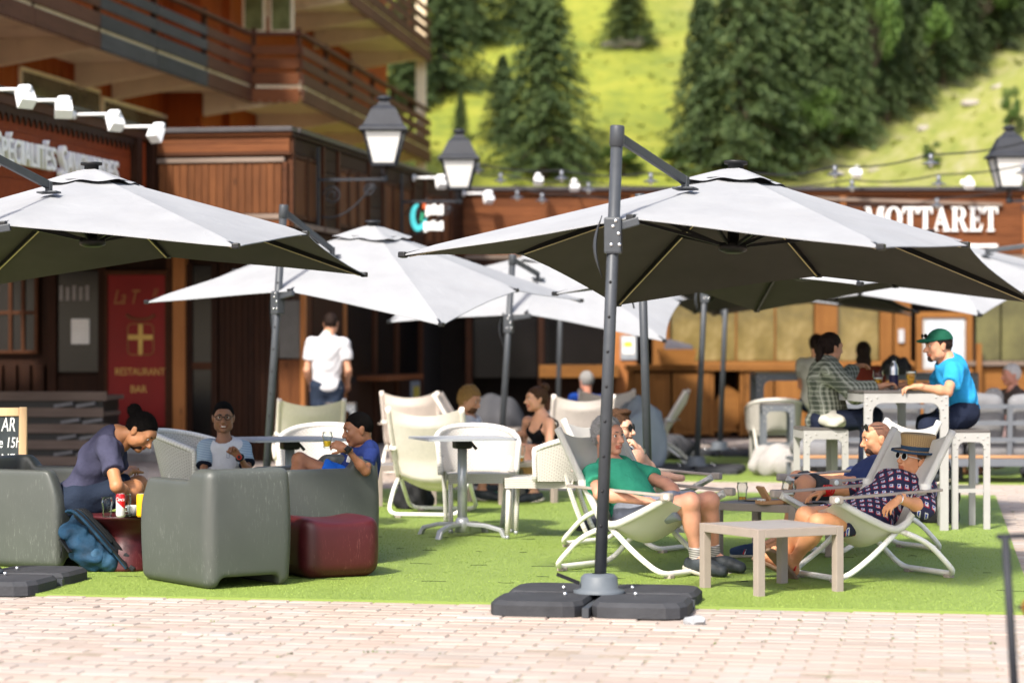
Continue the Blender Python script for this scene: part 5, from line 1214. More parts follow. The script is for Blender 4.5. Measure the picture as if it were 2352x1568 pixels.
mb=MB(); mb.lathe([(0,.0),(.20,.0),(.205,.02),(.15,.16),(.13,.22),(.15,.27),(.24,.325),(.255,.335),(.255,.347),(.24,.353),(0,.354)],n=36)
o=mb.build('maroon_side_table',m_maroon,None,(-2.44,15.35,.013)); tag(o,'low dark red waisted side table carrying the drinks','table')
# ---- riveted bar tables and stools
m_lg=M('light_grey_steel',(.35,.34,.325),.45,.05,8); m_dtop=M('dark_tabletop',(.10,.09,.085),.22,.15,5); m_bg=M('slate_steel',(.115,.125,.14),.5,.08,8)
def arch_frame(wd,h,leg,top,cr,th,y):
    # outline of an upside-down U with rounded inner corners, in the x-z plane
    o=[(-wd/2,0),(-wd/2+leg,0)]; il=-wd/2+leg; ir=wd/2-leg; it=h-top
    o+= [(il+cr-cr*math.cos(a),it-cr+cr*math.sin(a)) for a in np.linspace(0,math.pi/2,6)]+[(ir-cr+cr*math.sin(a),it-cr+cr*math.cos(a)) for a in np.linspace(0,math.pi/2,6)]
    o+=[(ir,0),(wd/2,0),(wd/2,h),(-wd/2,h)]
    mb=MB(); n=len(o); q=[(x,y-th/2,z) for x,z in o]+[(x,y+th/2,z) for x,z in o]
    # faces as quad strips so the concave outline fills properly
    fs=[(i,(i+1)%n,n+(i+1)%n,n+i)[::-1] for i in range(n)]; mb.add(q,fs)
    A=[0,1,2,3,4,5,6,7]
    for side in (0,n):
        k=n-1; pl=list(range(n)); 
        m=(n-4)//2
        inner=o[1:n-3]
        L_=[(o[i][0],o[i][1]) for i in range(n)]
        bm=bmesh.new(); vs=[bm.verts.new((x,y+(-th/2 if side==0 else th/2),z)) for x,z in o]; fc=bm.faces.new(vs); fc.normal_update(); r=bmesh.ops.triangulate(bm,faces=[fc]); bm.verts.index_update()
        mb.add([v.co.copy() for v in bm.verts],[[v.index for v in f_.verts] for f_ in bm.faces]); bm.free()
    return mb
def bar_unit(name,x,Z,yaw,wd,dp,h,label,cat,group,mat,rail=None,leg=.065):
    r_=empty(name,(x,Z,.012),R(yaw),label,cat,group)
    MB().box((0,0,h+.012),(wd,dp,.022),bev=.004).build('top',m_dtop,r_)
    for y in (-dp/2+.012,dp/2-.012):
        fr=arch_frame(wd,h,leg,.07,.08 if wd>.4 else .05,.022,y).build('end_frame',mat,r_)
        if y<0:
            for s in(-1,1):
                for (dx,dz) in ((.02,.03),(.055,.05),(.10,.03),(.02,.085),(.045,.12),(.03,.18)):
                    mb=MB(); mb.lathe([(0,.005),(.007,.004),(.009,0)],(s*(wd/2-dx),y-.011,h-dz),7,M=Vector((0,-1,0)).to_track_quat('Z','Y').to_matrix()); mb.build('rivet',m_lg,fr)
    for s in(-1,1): MB().box((s*(wd/2-.012),0,h-.035),(.022,dp-.05,.06)).build('side_rail',mat,r_)
    if rail: 
        for y in (-dp/2+.012,dp/2-.012): MB().box((0,y,rail),(wd-2*leg-.003,.02,.03)).build('footrest',mat,r_)
    return r_
bar_unit('high_table',2.95,19.1,6,.66,1.25,1.05,'light grey riveted high table between the plaid woman and the man in blue','table','riveted bar furniture',m_lg)
bar_unit('bar_stool',2.47,19.35,4,.36,.44,.745,'light grey riveted bar stool under the woman in plaid','stool','riveted bar furniture',m_lg,.30,.05)
bar_unit('bar_stool',3.52,18.85,4,.30,.46,.745,'light grey riveted bar stool under the man in the blue shirt','stool','riveted bar furniture',m_lg,.30,.05)
bar_unit('high_table',4.15,28.6,0,2.6,.75,1.07,'long slate grey high table in the background before the honey wood wall','table','riveted bar furniture',m_bg,None,.09)
bar_unit('bar_stool',3.0,27.4,0,.36,.36,.74,'slate bar stool behind the pale wicker chair','stool','riveted bar furniture',m_bg,.3,.05)
bar_unit('bar_stool',-1.95,27.6,0,.34,.34,.74,'grey bar stool beside the standing man in white','stool','riveted bar furniture',m_bg,.3,.05)
# ---- lounge sofa on the back turf
m_gcush=M('grey_cushion',(.17,.17,.175),.9,.12,6,.3,bscale=120); w_slat=wood('teak_slat',(.40,.20,.09),(.58,.33,.17),0)
sf=empty('outdoor_sofa',(4.35,25.2,.012),R(0),'long low grey outdoor sofa with slate frame and teak edge, back to us','sofa')
SX=1.35
MB().box((-.1,-.42,.275),(2*SX,.05,.03),bev=.004).build('teak_edge',w_slat,sf); MB().box((-.1,-.42,.215),(2*SX,.05,.08),bev=.004).build('front_rail',m_bg,sf)
for x in (-1.42,-.5,.4,1.22):
    for y in (-.42,.4): MB().box((x,y,.09),(.05,.05,.18)).build('leg',m_bg,sf)
for x in (-1.42,1.22): MB().box((x,0,.02),(.05,.85,.03)).build('skid',m_bg,sf)
MB().box((-.1,0,.23),(2*SX,.85,.03)).build('deck',m_bg,sf)
for k in range(3):
    v,f=sdf_func(lambda X,Y,Z: rbox(X,Y,Z,(0,0,0),(.42,.40,.09),.07),(-.5,-.5,-.15),(.5,.5,.15),.025)
    obj_from('seat_cushion',np_mesh('seat_cushion',v,f,m_gcush),sf,(-1.0+k*.88,0.02,.34))
for k in range(3):
    v,f=sdf_func(lambda X,Y,Z: rbox(X,Y,Z,(0,0,0),(.41,.10,.26),.09)+.012*np.sin(X*9+k)*np.cos(Z*11),(-.5,-.2,-.36),(.5,.2,.36),.025)
    obj_from('back_cushion',np_mesh('back_cushion',v,f,m_gcush),sf,(-.55+k*.86,-.25,.66),(R(8),0,0))
for x in (-.95,-.1,.75,1.24): MB().beam((x,-.40,.25),(x,-.46,.80),.05,.03).build('back_post',m_bg,sf)
for z in (.45,.62,.79): MB().box((.15,-.41-.07*(z-.25),z),(2.2,.03,.045)).build('back_rail',m_bg,sf)
# ---- bean bags
def beanbag(x,Z,sx,sy,sz,mat,label,seed=0,name='bean_bag'):
    def fn(X,Y,Z_):
        q=np.sqrt((X/sx)**2+(Y/sy)**2+((Z_-sz*.42)/(sz*.6))**2); d=(q-1)*min(sx,sz*.6); d+=.025*np.sin(X*7/sx+seed)*np.cos(Z_*5/sz+seed*2)+.02*np.sin(Y*9/sy+X*5/sx+seed); return np.maximum(d,-(Z_))
    v,f=sdf_func(fn,(-sx*1.3,-sy*1.3,-.03),(sx*1.3,sy*1.3,sz*1.25),max(sx,sz)/18); v=soften(v,f,1)
    return tag(obj_from(name,np_mesh(name,v,f,mat),None,(x,Z,.012),(0,0,seed)),label,'bean bag','bean bags')
m_bb=M('pale_grey_fabric',(.30,.285,.27),.95,.12,5,.3,bscale=60); m_bbd=M('charcoal_fabric',(.06,.06,.065),.95,.15,5,.3,bscale=60); m_bbb=M('blue_grey_fabric',(.23,.26,.29),.95,.1,5,.3,bscale=60)
beanbag(2.90,26.3,.28,.3,.33,m_bb,'crumpled pale grey bean bag on the back turf near the wicker chair',1); beanbag(3.25,25.9,.26,.25,.22,m_bb,'low pale grey bean bag touching the sofa edge',2)
beanbag(1.95,30.,.28,.3,.30,m_bbd,'small charcoal bean bag behind the profile deck chair',3); beanbag(1.42,27.,.30,.3,.80,m_bbb,'tall blue grey bean bag chair behind the man in sunglasses',4)
beanbag(-.25,30.,.55,.45,.80,m_bbd,'large charcoal bean bag behind the blond man',5); beanbag(.75,31.,.45,.45,.62,m_bbd,'charcoal bean bag in the dark behind the woman in black',6)
# ---- stack of folded timber tables at the left
w_plank=wood('weathered_plank',(.075,.05,.04),(.17,.125,.10),0,1.2); m_fold=M('grey_folded_frame',(.13,.125,.13),.5,.2,8)
stk=empty('folded_table_stack',G(130,1075),R(-6),'stack of folded timber trestle tables beside the red panel','stack','stacked trestle tables')
for k in range(5):
    z=.06+k*.185; dx=.04*((k*7)%3-1)
    for j in range(5):
        MB().box((-.35+dx,-.30+j*.15,z+.025),(2.1,.143,.05),bev=.008).build('plank',w_plank,stk)
    MB().box((-.35+dx,-.37,z+.045),(2.1,.03,.105),bev=.005).build('edge_board',w_plank,stk)
    if k<4:
        for s in range(2): MB().beam((.12+s*.26+dx,-.345,z+.115),(.34+s*.26+dx,-.345,z+.15),.07,.035).build('folded_leg',m_fold,stk)
        MB().box((-.37,.02,z+.118),(2.02,.68,.126)).build('dark_gap_fill',m_blk,stk)  # black block fills the gap between layers, standing in for its shade
for s in(-1.1,.3): MB().box((s,-.0,.03),(.12,.6,.06)).build('foot',m_blk,stk)
# ---- chalk board
w_pine=wood('pine_frame',(.58,.36,.18),(.72,.50,.30),2,1.4,rnd=.05); m_slate=M('chalk_board',(.030,.038,.042),.7,.35,5); m_chalk=M('chalk_white',(.75,.75,.73),.9,.1,30)
p=G(20,1247); ab=empty('chalk_board',(p.x-.17,p.y,.0),R(8),'pine A-frame chalk board at the left edge','chalkboard')
def board_side(s,name):
    tilt=R(11)*s; Mx=Matrix.Rotation(tilt,4,'X'); pr=empty('hinge',(0,0,0)); bpy.data.objects.remove(pr)
    off=Vector((0,s*.19,0)); 
    def put(mb,nm,mt,par=ab):
        o=mb.build(nm,mt,par); o.matrix_local=Matrix.Translation(Vector((0,0,0)))@Matrix.Translation((0,-s*.19,0))@Matrix.Rotation(-tilt,4,'X'); return o
    for x in(-.27,.27): put(MB().box((x,0,.5),(.055,.03,1.0),bev=.004),'stile',w_pine)
    put(MB().box((0,0,.965),(.483,.028,.06),bev=.004),'rail',w_pine); put(MB().box((0,0,.2),(.483,.028,.06),bev=.004),'rail',w_pine)
    sl=put(MB().box((0,.004,.58),(.483,.012,.70)),'slate',m_slate)
    if s>0:
        for (t,x,z,hh,ww) in (('AR',.165,.855,.10,.10),('ure 15h',.145,.735,.075,.21),('NE',.165,.59,.10,.10)):
            me=text_mesh(t,1,.004,'chalk_lettering',.15,0 if t!='NE' else .0); me.materials.append(m_chalk); co=np.array([v.co[:] for v in me.vertices]); mn,mx=co.min(0),co.max(0)
            for vt in me.vertices: vt.co=((vt.co.x-(mn[0]+mx[0])/2)*ww/(mx[0]-mn[0])+x,-.006+0*vt.co.y,0) if False else (((vt.co.x-(mn[0]+mx[0])/2)*ww/(mx[0]-mn[0])+x),-.0035-vt.co.z*.5,(vt.co.y-mn[1])*hh/(mx[1]-mn[1])+z-.03)
            o=obj_from('chalk_lettering',me,ab); o.matrix_local=Matrix.Translation((0,-s*.19,0))@Matrix.Rotation(-tilt,4,'X')
board_side(1,'f'); board_side(-1,'b')
# ---- black metal stand at the right edge, close to the camera
pz=8.8; st_=empty('metal_stand',(P(2328,1568,pz).x,pz,0),0,'blurred thin black metal stand at the right edge, close to us','stand')
tp=P(2309,1232,pz)-st_.location; mb=MB(); mb.tube([(.015,0,0),tp],.016,8); mb.build('upright',m_iron,st_); MB().beam(tp+Vector((-.03,0,0)),tp+Vector((.35,.02,.012)),.02,.02).build('top_bar',m_iron,st_)
mb=MB(); mb.tube([(.36,.02,0),tp+Vector((.34,.02,0))],.0085,8); mb.build('upright',m_iron,st_)
kn=P(2372,1394,pz)-st_.location; mb=MB(); mb.lathe([(0,-.035),(.03,-.03),(.045,0),(.03,.03),(0,.035)],kn,12); mb.build('wooden_knob',w_honey,st_); MB().beam(Vector((.012,0,kn.z)),kn+Vector((.3,0,0)),.012,.012).build('cross_bar',m_iron,st_)
MB().box((.18,.01,.01),(.5,.3,.02)).build('foot_plate',m_iron,st_)
# ---- stone beside the parasol base
p=G(1598,1432,.0); bm=bmesh.new(); bmesh.ops.create_icosphere(bm,subdivisions=2,radius=.05)
for vv_ in bm.verts: vv_.co.x*=1.2; vv_.co.z*=.6; vv_.co*=1+.15*math.sin(vv_.co.x*90+vv_.co.y*60)
me=bpy.data.meshes.new('stone'); bm.to_mesh(me); bm.free(); me.materials.append(M('grey_stone',(.30,.31,.32),.9,.2,20)); tag(obj_from('loose_stone',me,None,(p.x,p.y,.015)),'small grey stone against the nearest parasol base','stone')
# ================================================================ PEOPLE
def npv(v): return np.array([v[0],v[1],v[2]],float)
def unit(v): v=np.array(v,float); return v/(np.linalg.norm(v)+1e-9)
def jn(par,x,y,L,s=1):
    """the point on the pixel ray (x,y) that lies L from par, on the far (s=1) or near (s=-1) side"""
    p=npv(par); o=np.array([0,0,CAMH]); d=np.array([(x-1176)/FPX,1,-(y-790)/FPX]); a=d@d; b=2*d@(o-p); c=(o-p)@(o-p)-L*L; D=b*b-4*a*c
    t=(-b+s*math.sqrt(D))/(2*a) if D>0 else -b/(2*a); return o+d*t
def pp(x,y,Z): return npv(P(x,y,Z))
SKIN={}
def skin(name,col,lip=None):
    if name not in SKIN:
        m=M('skin_'+name,col,.5,.10,14,.06,spec=.35,sub=.12,bscale=220); l=M('lips_'+name,lip or (col[0]*.8,col[1]*.5,col[2]*.5),.4,.08,20); SKIN[name]=(m,l)
    return SKIN[name]
m_eyew=M('eye_white',(.72,.70,.67),.2,.02); m_iris=M('dark_iris',(.02,.012,.008),.15,.05); m_teeth=M('teeth',(.78,.74,.66),.25,.03)
def cloth_noise(X,Y,Z,amp,seed,fr=22.):
    a=np.sin(fr*(X*.7+Z*.6)+seed+1.8*np.sin(fr*.45*(Y-Z)+seed*2)); b=np.sin(fr*1.5*(Z*.8-Y*.5+X*.3)+seed*3+1.3*np.sin(fr*.6*X)); c=np.sin(fr*2.6*(X*.4-Z*.9+Y*.5)+seed*5+2.*np.sin(fr*.8*(X+Y))); return amp*1.9*(a*.5+.3*b+.3*c)
class Cl(SDF):
    """cloth: SDF with flat ended sleeves and clip planes"""
    def sleeve(s,a,b,ra,rb,k=.03): s.p.append(('f',np.array(a,float),np.array(b,float),ra,rb,k)); return s
    def clip(s,p,n): s.p.append(('p',np.array(p,float),unit(n))); return s
    def mesh(s,vox,amp,seed,fr=22.):
        lo=np.full(3,1e9); hi=-lo
        for q in s.p:
            if q[0] in 'cf': m=max(q[3],q[4]); l=np.minimum(q[1],q[2])-m; h=np.maximum(q[1],q[2])+m
            elif q[0]=='e': m=q[2].max(); l=q[1]-m; h=q[1]+m
            else: continue
            lo=np.minimum(lo,l); hi=np.maximum(hi,h)
        lo-=.03; hi+=.03; n=np.ceil((hi-lo)/vox).astype(int)+1; X,Y,Z=[a.astype(np.float32) for a in grid_pts(lo,n,vox)]; D=np.full(n,1.,np.float32)
        for q in s.p:
            if q[0] in 'cf':
                a,b,ra,rb,k=q[1:]; ba=b-a; L2=ba@ba; tu=((X-a[0])*ba[0]+(Y-a[1])*ba[1]+(Z-a[2])*ba[2])/L2; t=np.clip(tu,0,1)
                d=np.sqrt((X-a[0]-t*ba[0])**2+(Y-a[1]-t*ba[1])**2+(Z-a[2]-t*ba[2])**2)-(ra+(rb-ra)*t)
                if q[0]=='f': d=np.maximum(d,(tu-1)*math.sqrt(L2))
            elif q[0]=='e':
                c,r,Mx,k=q[1:]; p=np.stack([X-c[0],Y-c[1],Z-c[2]],-1)@Mx; k0=np.sqrt(((p/r)**2).sum(-1)); k1=np.sqrt(((p/r**2)**2).sum(-1))+1e-9; d=k0*(k0-1)/k1
            elif q[0]=='p': D=np.maximum(D,(X-q[1][0])*q[2][0]+(Y-q[1][1])*q[2][1]+(Z-q[1][2])*q[2][2]); continue
            else:
                c,r,k=q[1:]; d=-(np.sqrt((X-c[0])**2+(Y-c[1])**2+(Z-c[2])**2)-r); h=np.clip(.5-.5*(D-d)/k,0,1); D=D+(d-D)*h+k*h*(1-h); continue
            h=np.clip(.5+.5*(D-d)/k,0,1); D=D+(d-D)*h-k*h*(1-h)
        if amp: D=D+cloth_noise(X,Y,Z,amp,seed,fr)
        return nets(D,lo,vox)
def head_field(vox,s,female=False,nose=1.,smile=0.,chin=1.):
    H=SDF(); e=lambda c,r,k=.02,M_=None: H.ell(np.array(c)*s,np.array(r)*s,M_,k*s)
    e((0,-.012,.032),(.074,.094,.092)); e((0,.030,-.005),(.062,.062,.085),.03); e((0,.026,-.055),(.052 if not female else .048,.056,.052),.03)
    e((0,.066,-.092*chin),(.024,.022,.018),.025); e((0,.075,.035),(.05,.022,.03),.025)
    for q in(-1,1):
        e((q*.040,.058,-.018),(.024,.028,.026),.02); e((q*.03,.083,.026),(.022,.010,.008),.012); e((q*.052,.012,-.06),(.018,.035,.03),.03)
        e((q*.077,-.006,-.002),(.010,.020,.033),.006); e((q*.079,-.012,.012),(.010,.016,.018),.006)
        H.sub(np.array((q*.0315,.105,.010))*s,.0165*s,.010*s)
        e((q*.012,.100,-.030),(.009,.010,.008),.006)
    H.cone(np.array((0,.088,.018))*s,np.array((0,.100+.012*nose,-.026))*s,.0085*s,.0125*s*nose,.010*s)
    e((0,.086,-.048),(.022,.014,.010),.012); e((0,.090,-.0555+.0),(.021+.008*smile,.0085,.0055),.004); e((0,.088,-.066),(.019+.006*smile,.009,.0065),.004)
    H.cone(np.array((0,-.030,-.03))*s,np.array((0,-.040,-.14))*s,.052*s if not female else .046*s,.050*s if not female else .044*s,.03*s)
    D,lo,vx=H.field(vox,.02); return H,D,lo
def frame(f,u):
    f=unit(f); r=unit(np.cross(f,u)); u2=np.cross(r,f); return np.stack([r,f,u2],1)     # columns: right, forward, up
def hand_mesh(w,d,n,side,curl=.35,spread=.10,thumb=.5,s=1.,vox=.0045,fingers=None):
    """w wrist, d finger direction, n palm normal (the way the palm faces), side +1 when the thumb is on the +cross(d,n) side"""
    d=unit(d); n=np.array(n,float); n=unit(n-d*(n@d)); t=np.cross(d,n)*side; S=SDF(); w=npv(w)
    S.cone(w-d*.03*s,w+d*.025*s,.024*s,.027*s,.015)
    pm=np.stack([t,d,n],1); S.ell(w+d*.055*s,np.array([.041,.055,.016])*s,pm,.012)
    S.ell(w+d*.035*s+t*.022*s+n*.008*s,np.array([.018,.034,.015])*s,pm,.012)
    base=[(.029,.088,.070,.0088),(.0095,.094,.079,.0090),(-.010,.091,.073,.0086),(-.028,.082,.056,.0078)]
    for i,(o,l,L,r) in enumerate(base):
        c=curl if fingers is None else fingers[i]; p=w+(t*o+d*l*.86)*s; a=(o/.03)*spread; dd=unit(d*math.cos(a)+t*math.sin(a)); ang=c*.55
        for q,f in enumerate((.45,.30,.25)):
            v=dd*math.cos(ang)+n*math.sin(ang); e=p+v*L*f*s; S.cone(p,e,r*s*(1-.07*q),r*s*(.93-.07*q),.004); p=e; ang+=c*(1.15 if q==0 else .8)
    p=w+(d*.028+t*.030+n*.006)*s; v=unit(d*(.75-.2*thumb)+t*(.35+.6*thumb)+n*.35); e=p+v*.042*s; S.cone(p,e,.0125*s,.0105*s,.008); v2=unit(v+d*.35-t*.15*thumb+n*.1); S.cone(e,e+v2*.033*s,.0105*s,.0080*s,.004)
    D,lo,vx=S.field(vox,.012); return nets(D,lo,vox)
def person(label,J,skin_name,col,g=1.,female=False,group=None,fat=1.,fine=True,hand_opts={},head_opts={},legs=True,vox=None,limb=1.):
    """J: joints in world space. Returns the body object and a context used for clothes and hair."""
    J={k:npv(v) for k,v in J.items()}; vb=vox or (.0125 if fine else .018); hb=.0048 if fine else .008
    ph=(J['hipL']+J['hipR'])/2; nk=J['neck']; up=unit(nk-ph); rt=J['shR']-J['shL']; rt=unit(rt-up*(rt@up)); fr=np.cross(up,rt); fr=unit(fr)
    B=np.stack([rt,fr,up],1); org=np.array([ph[0],ph[1],0.])
    S=SDF(); L=np.linalg.norm(nk-ph)
    hw=np.linalg.norm(J['shR']-J['shL'])/2
    S.ell(ph+up*.02*g,np.array([.155 if not female else .165,.115*fat,.115])*g,B,.05); S.ell(ph+up*L*.34+fr*.012*fat,np.array([.140 if not female else .125,.105*fat,.15])*g,B,.06)
    S.ell(ph+up*L*.68,np.array([.158 if not female else .140,.112,.165])*g,B,.06)
    if female:
        for q in(-1,1): S.ell(ph+up*L*.66+fr*.085*g+rt*q*.065*g,np.array([.062,.055,.060])*g,B,.03)
    shc=(J['shR']+J['shL'])/2
    S.cone(J['shL']*.9+shc*.1,J['shR']*.9+shc*.1,.052*g,.052*g,.05); S.cone(shc+up*.01,nk+up*.03*g,.062*g,.050*g,.04)
    S.cone(nk,J['head']-unit(J['head']-nk)*.02,.050*g,.047*g,.03)
    for q in 'LR':
        m=limb
        S.cone(J['sh'+q],J['el'+q],.050*g*m,.038*g*m,.03); S.cone(J['el'+q],J['wr'+q],.040*g*m,.0265*g*m,.02); f=J['el'+q]*.72+J['wr'+q]*.28; S.ell(f,np.array([.040,.040,.040])*g*m,None,.03)
        if legs:
            S.cone(J['hip'+q],J['kn'+q],.088*g*(fat*.3+.7),.058*g,.05); S.cone(J['kn'+q],J['an'+q],.053*g,.035*g,.02)
            bk=J['kn'+q]*.70+J['an'+q]*.30; dk=unit(J['an'+q]-J['kn'+q]); b2=-fr; b2=unit(b2-dk*(b2@dk)); S.ell(bk+b2*.012,np.array([.052,.052,.10])*g,np.stack([unit(np.cross(dk,b2)),b2,dk],1),.04)
            S.ell(J['kn'+q],np.array([.057]*3)*g,None,.02)
            if 'toe'+q in J:
                tv=J['toe'+q]-J['an'+q]; hl=J['an'+q]-unit(tv)*.03*g; S.cone(hl-np.array([0,0,.02]),J['toe'+q],.036*g,.024*g,.03); S.cone(J['an'+q],(J['an'+q]+J['toe'+q])/2,.034*g,.03*g,.03)
                sdv=unit(np.cross(tv,[0,0,1.])); S.cone(J['an'+q]*.45+J['toe'+q]*.55+sdv*.018*g,J['toe'+q]+sdv*.018*g,.026*g,.016*g,.02); S.cone(J['an'+q]*.45+J['toe'+q]*.55-sdv*.018*g,J['toe'+q]-sdv*.02*g-unit(tv)*.02,.024*g,.014*g,.02)
    D,lo,vx=S.field(vb,.03); v,f=nets(D,lo,vx); Vs=[v]; Fs=[f]; n0=len(v); mi=[np.zeros(len(f),int)]
    # head
    ho=dict(f=fr,u=up,s=g,smile=0.,nose=1.); ho.update(head_opts); Hm=frame(ho['f'],ho['u']); hs=ho['s']
    H,D,lo=head_field(hb,hs,female,ho['nose'],ho['smile']); v,f=nets(D,lo,hb); c=v[f].mean(1)/hs
    lipm=((np.abs(c[:,0])<.026+.008*ho['smile'])&(c[:,2]<-.049)&(c[:,2]>-.074)&(c[:,1]>.078))
    Vs.append(v@Hm.T+J['head']); Fs.append(f+n0); n0+=len(v); mi.append(lipm.astype(int))
    for q in 'LR':
        o=dict(curl=.45,n=None,d=None,thumb=.4,spread=.12); o.update(hand_opts.get(q,{}))
        if o.get('skip'): continue
        d=unit(J['wr'+q]-J['el'+q]) if o['d'] is None else unit(o['d']); n=np.array([0,0,-1.]) if o['n'] is None else np.array(o['n'],float)
        v,f=hand_mesh(J['wr'+q],d,n,o.get('side',1 if q=='R' else -1),o['curl'],o['spread'],o['thumb'],g*(.95 if female else 1.),.0045 if fine else .008,o.get('fingers'))
        Vs.append(v); Fs.append(f+n0); n0+=len(v); mi.append(np.zeros(len(f),int))
    V_=np.concatenate(Vs)-org; me=np_mesh('person',V_,np.concatenate(Fs),list(skin(skin_name,col)),True,np.concatenate(mi))
    o=obj_from('person',me,None,org); tag(o,label,'person',group)
    cx=dict(o=o,J=J,g=g,ph=ph,nk=nk,up=up,rt=rt,fr=fr,B=B,L=L,org=org,Hm=Hm,hs=hs,fine=fine,fat=fat,female=female,skin=skin(skin_name,col),limb=limb)
    # eyes and brows
    if fine and not ho.get('noeyes'):
        for q in(-1,1):
            mb=MB(); c=Vector((q*.0315,.0815,.011))*hs; mb.lathe([(0,-.0115*hs)]+[(.0115*hs*math.sin(t),-.0115*hs*math.cos(t)) for t in np.linspace(.3,2.84,8)]+[(0,.0115*hs)],c,12,mi=0); mb.lathe([(0,.0135*hs),(.0080*hs,.0105*hs)],c,10,mi=1,M=Vector((-q*.05,1,ho.get('gaze',0))).to_track_quat('Z','Y').to_matrix()); hpart(cx,mb,'eye',[m_eyew,m_iris])
            mb=MB(); mb.tube([Vector((q*x,y,z))*hs for x,y,z in ((.012,.0985,.030),(.030,.0955,.0345),(.048,.082,.029))],[.0035*hs,.0045*hs,.002*hs],6); hpart(cx,mb,'eyebrow',ho.get('brow',m_blk))
    return cx
def child(cx,name,v,f,mat,it=1):
    if it: v=soften(v,f,it,.4)
    return obj_from(name,np_mesh(name,v-cx['org'],f,mat),cx['o'])
def hpart(cx,mb,name,mat):
    A=Matrix(cx['Hm'].tolist()); off=Vector(cx['J']['head']-cx['org'])
    mb.v=[tuple(A@Vector(p)+off) for p in mb.v]; return mb.build(name,mat,cx['o'])
def hmesh(cx,fn,lo,hi,vox,name,mat,it=1):
    s=cx['hs']; v,f=sdf_func(lambda X,Y,Z:fn(X/s,Y/s,Z/s)*s,np.array(lo)*s,np.array(hi)*s,vox); 
    if it: v=soften(v,f,it,.4)
    return obj_from(name,np_mesh(name,v@cx['Hm'].T+cx['J']['head']-cx['org'],f,mat),cx['o'])
def eln(X,Y,Z,c,r):
    px,py,pz=(X-c[0])/r[0],(Y-c[1])/r[1],(Z-c[2])/r[2]; k0=np.sqrt(px*px+py*py+pz*pz); k1=np.sqrt((px/r[0])**2+(py/r[1])**2+(pz/r[2])**2)+1e-9; return k0*(k0-1)/k1
def hair(cx,mat,thick=.010,line=((-.11,-.075),(-.03,-.03),(.01,-.012),(.032,.03),(.06,.062),(.085,.078),(.11,.085)),tex=.003,freq=160,extra=None,top=0.,vox=None,strand=.014):
    ys,zs=[p[0] for p in line],[p[1] for p in line]
    def fn(X,Y,Z):
        d=eln(X,Y,Z,(0,-.012,.032),(.074+thick,.094+thick,.092+thick+top)); d=np.maximum(d,(np.interp(Y,ys,zs)-Z)*.8)
        d=np.minimum(d,1e3)
        if extra is not None: d=smin(d,extra(X,Y,Z),.012)
        return d+tex*np.sin(X*freq+3*np.sin(Z*freq*.3))*np.sin(Y*freq*.8+Z*freq*.5)
    o=hmesh(cx,fn,(-.17,-.21,-.30),(.17,.17,.24),vox or (.005 if cx['fine'] else .009),'hair',mat,1)
    if strand:                       # loose strands so the outline is not a shell
        me=o.data; n=len(me.polygons); co=np.zeros(n*3); nr=np.zeros(n*3); me.polygons.foreach_get('center',co); me.polygons.foreach_get('normal',nr); co=co.reshape(-1,3); nr=nr.reshape(-1,3)
        r=np.random.default_rng(n); k=min(2600,n); ix=r.choice(n,k,replace=False); c=co[ix]; d=nr[ix]*r.uniform(.15,.6,(k,1))+r.normal(0,.35,(k,3)); back=-cx['Hm'][:,1]*.7-cx['Hm'][:,2]*.45; d=d+back*r.uniform(.3,1.,(k,1)); d/=np.linalg.norm(d,axis=1)[:,None]
        L=r.uniform(.5,1.3,(k,1))*strand*cx['hs']; sd=np.cross(d,nr[ix]); sd/=np.linalg.norm(sd,axis=1)[:,None]+1e-9; sd*=.0016; v=np.stack([c-sd,c+sd,c+d*L],1).reshape(-1,3)
        st=obj_from('hair_strands',np_mesh('hair_strands',v,np.arange(3*k).reshape(-1,3),mat,False),o); st['kind']='stuff'
    return o
def shirt(cx,mat,sleeve=.55,infl=.016,hem=-.10,amp=.005,neck=.075,seed=1.,vox=None,name='shirt',sl_r=1.25,neckdrop=.02,long=False,fr=22.):
    J,g,ph,up,fr_,rt,B,L=[cx[k] for k in('J','g','ph','up','fr','rt','B','L')]; fat=cx['fat']; fm=cx['female']; S=Cl(); a=infl
    S.ell(ph+up*.02*g,np.array([.155 if not fm else .165,.115*fat,.115])*g+a*1.2,B,.05); S.ell(ph+up*L*.34+fr_*.012*fat,np.array([.145 if not fm else .130,.105*fat,.15])*g+a*1.2,B,.06); S.ell(ph+up*L*.68,np.array([.158 if not fm else .140,.112,.165])*g+a,B,.06)
    if fm:
        for q in(-1,1): S.ell(ph+up*L*.66+fr_*.085*g+rt*q*.065*g,np.array([.062,.055,.060])*g+a,B,.03)
    shc=(J['shR']+J['shL'])/2; S.cone(J['shL']*.9+shc*.1,J['shR']*.9+shc*.1,.052*g+a,.052*g+a,.05); S.cone(shc+up*.01,cx['nk']+up*.0,.062*g+a,.056*g+a,.04)
    S.clip(ph+up*hem*g,-up)
    for q in 'LR':
        A,E_,W=J['sh'+q],J['el'+q],J['wr'+q]
        if long: S.cone(A,E_,.050*g+a,.044*g+a,.035); S.sleeve(E_,E_+(W-E_)*sleeve,.046*g+a,.036*g+a,.02)
        else: S.sleeve(A,A+(E_-A)*sleeve,.050*g*cx['limb']+a,(.046*cx['limb']*sl_r)*g+a*.6,.03)
    hd=unit(J['head']-cx['nk']); S.sub(cx['nk']+hd*.045*g-up*neckdrop*g+fr_*.02*g,neck*g,.01)
    v,f=S.mesh(vox or (.0105 if cx['fine'] else .016),amp,seed,fr); return child(cx,name,v,f,mat)
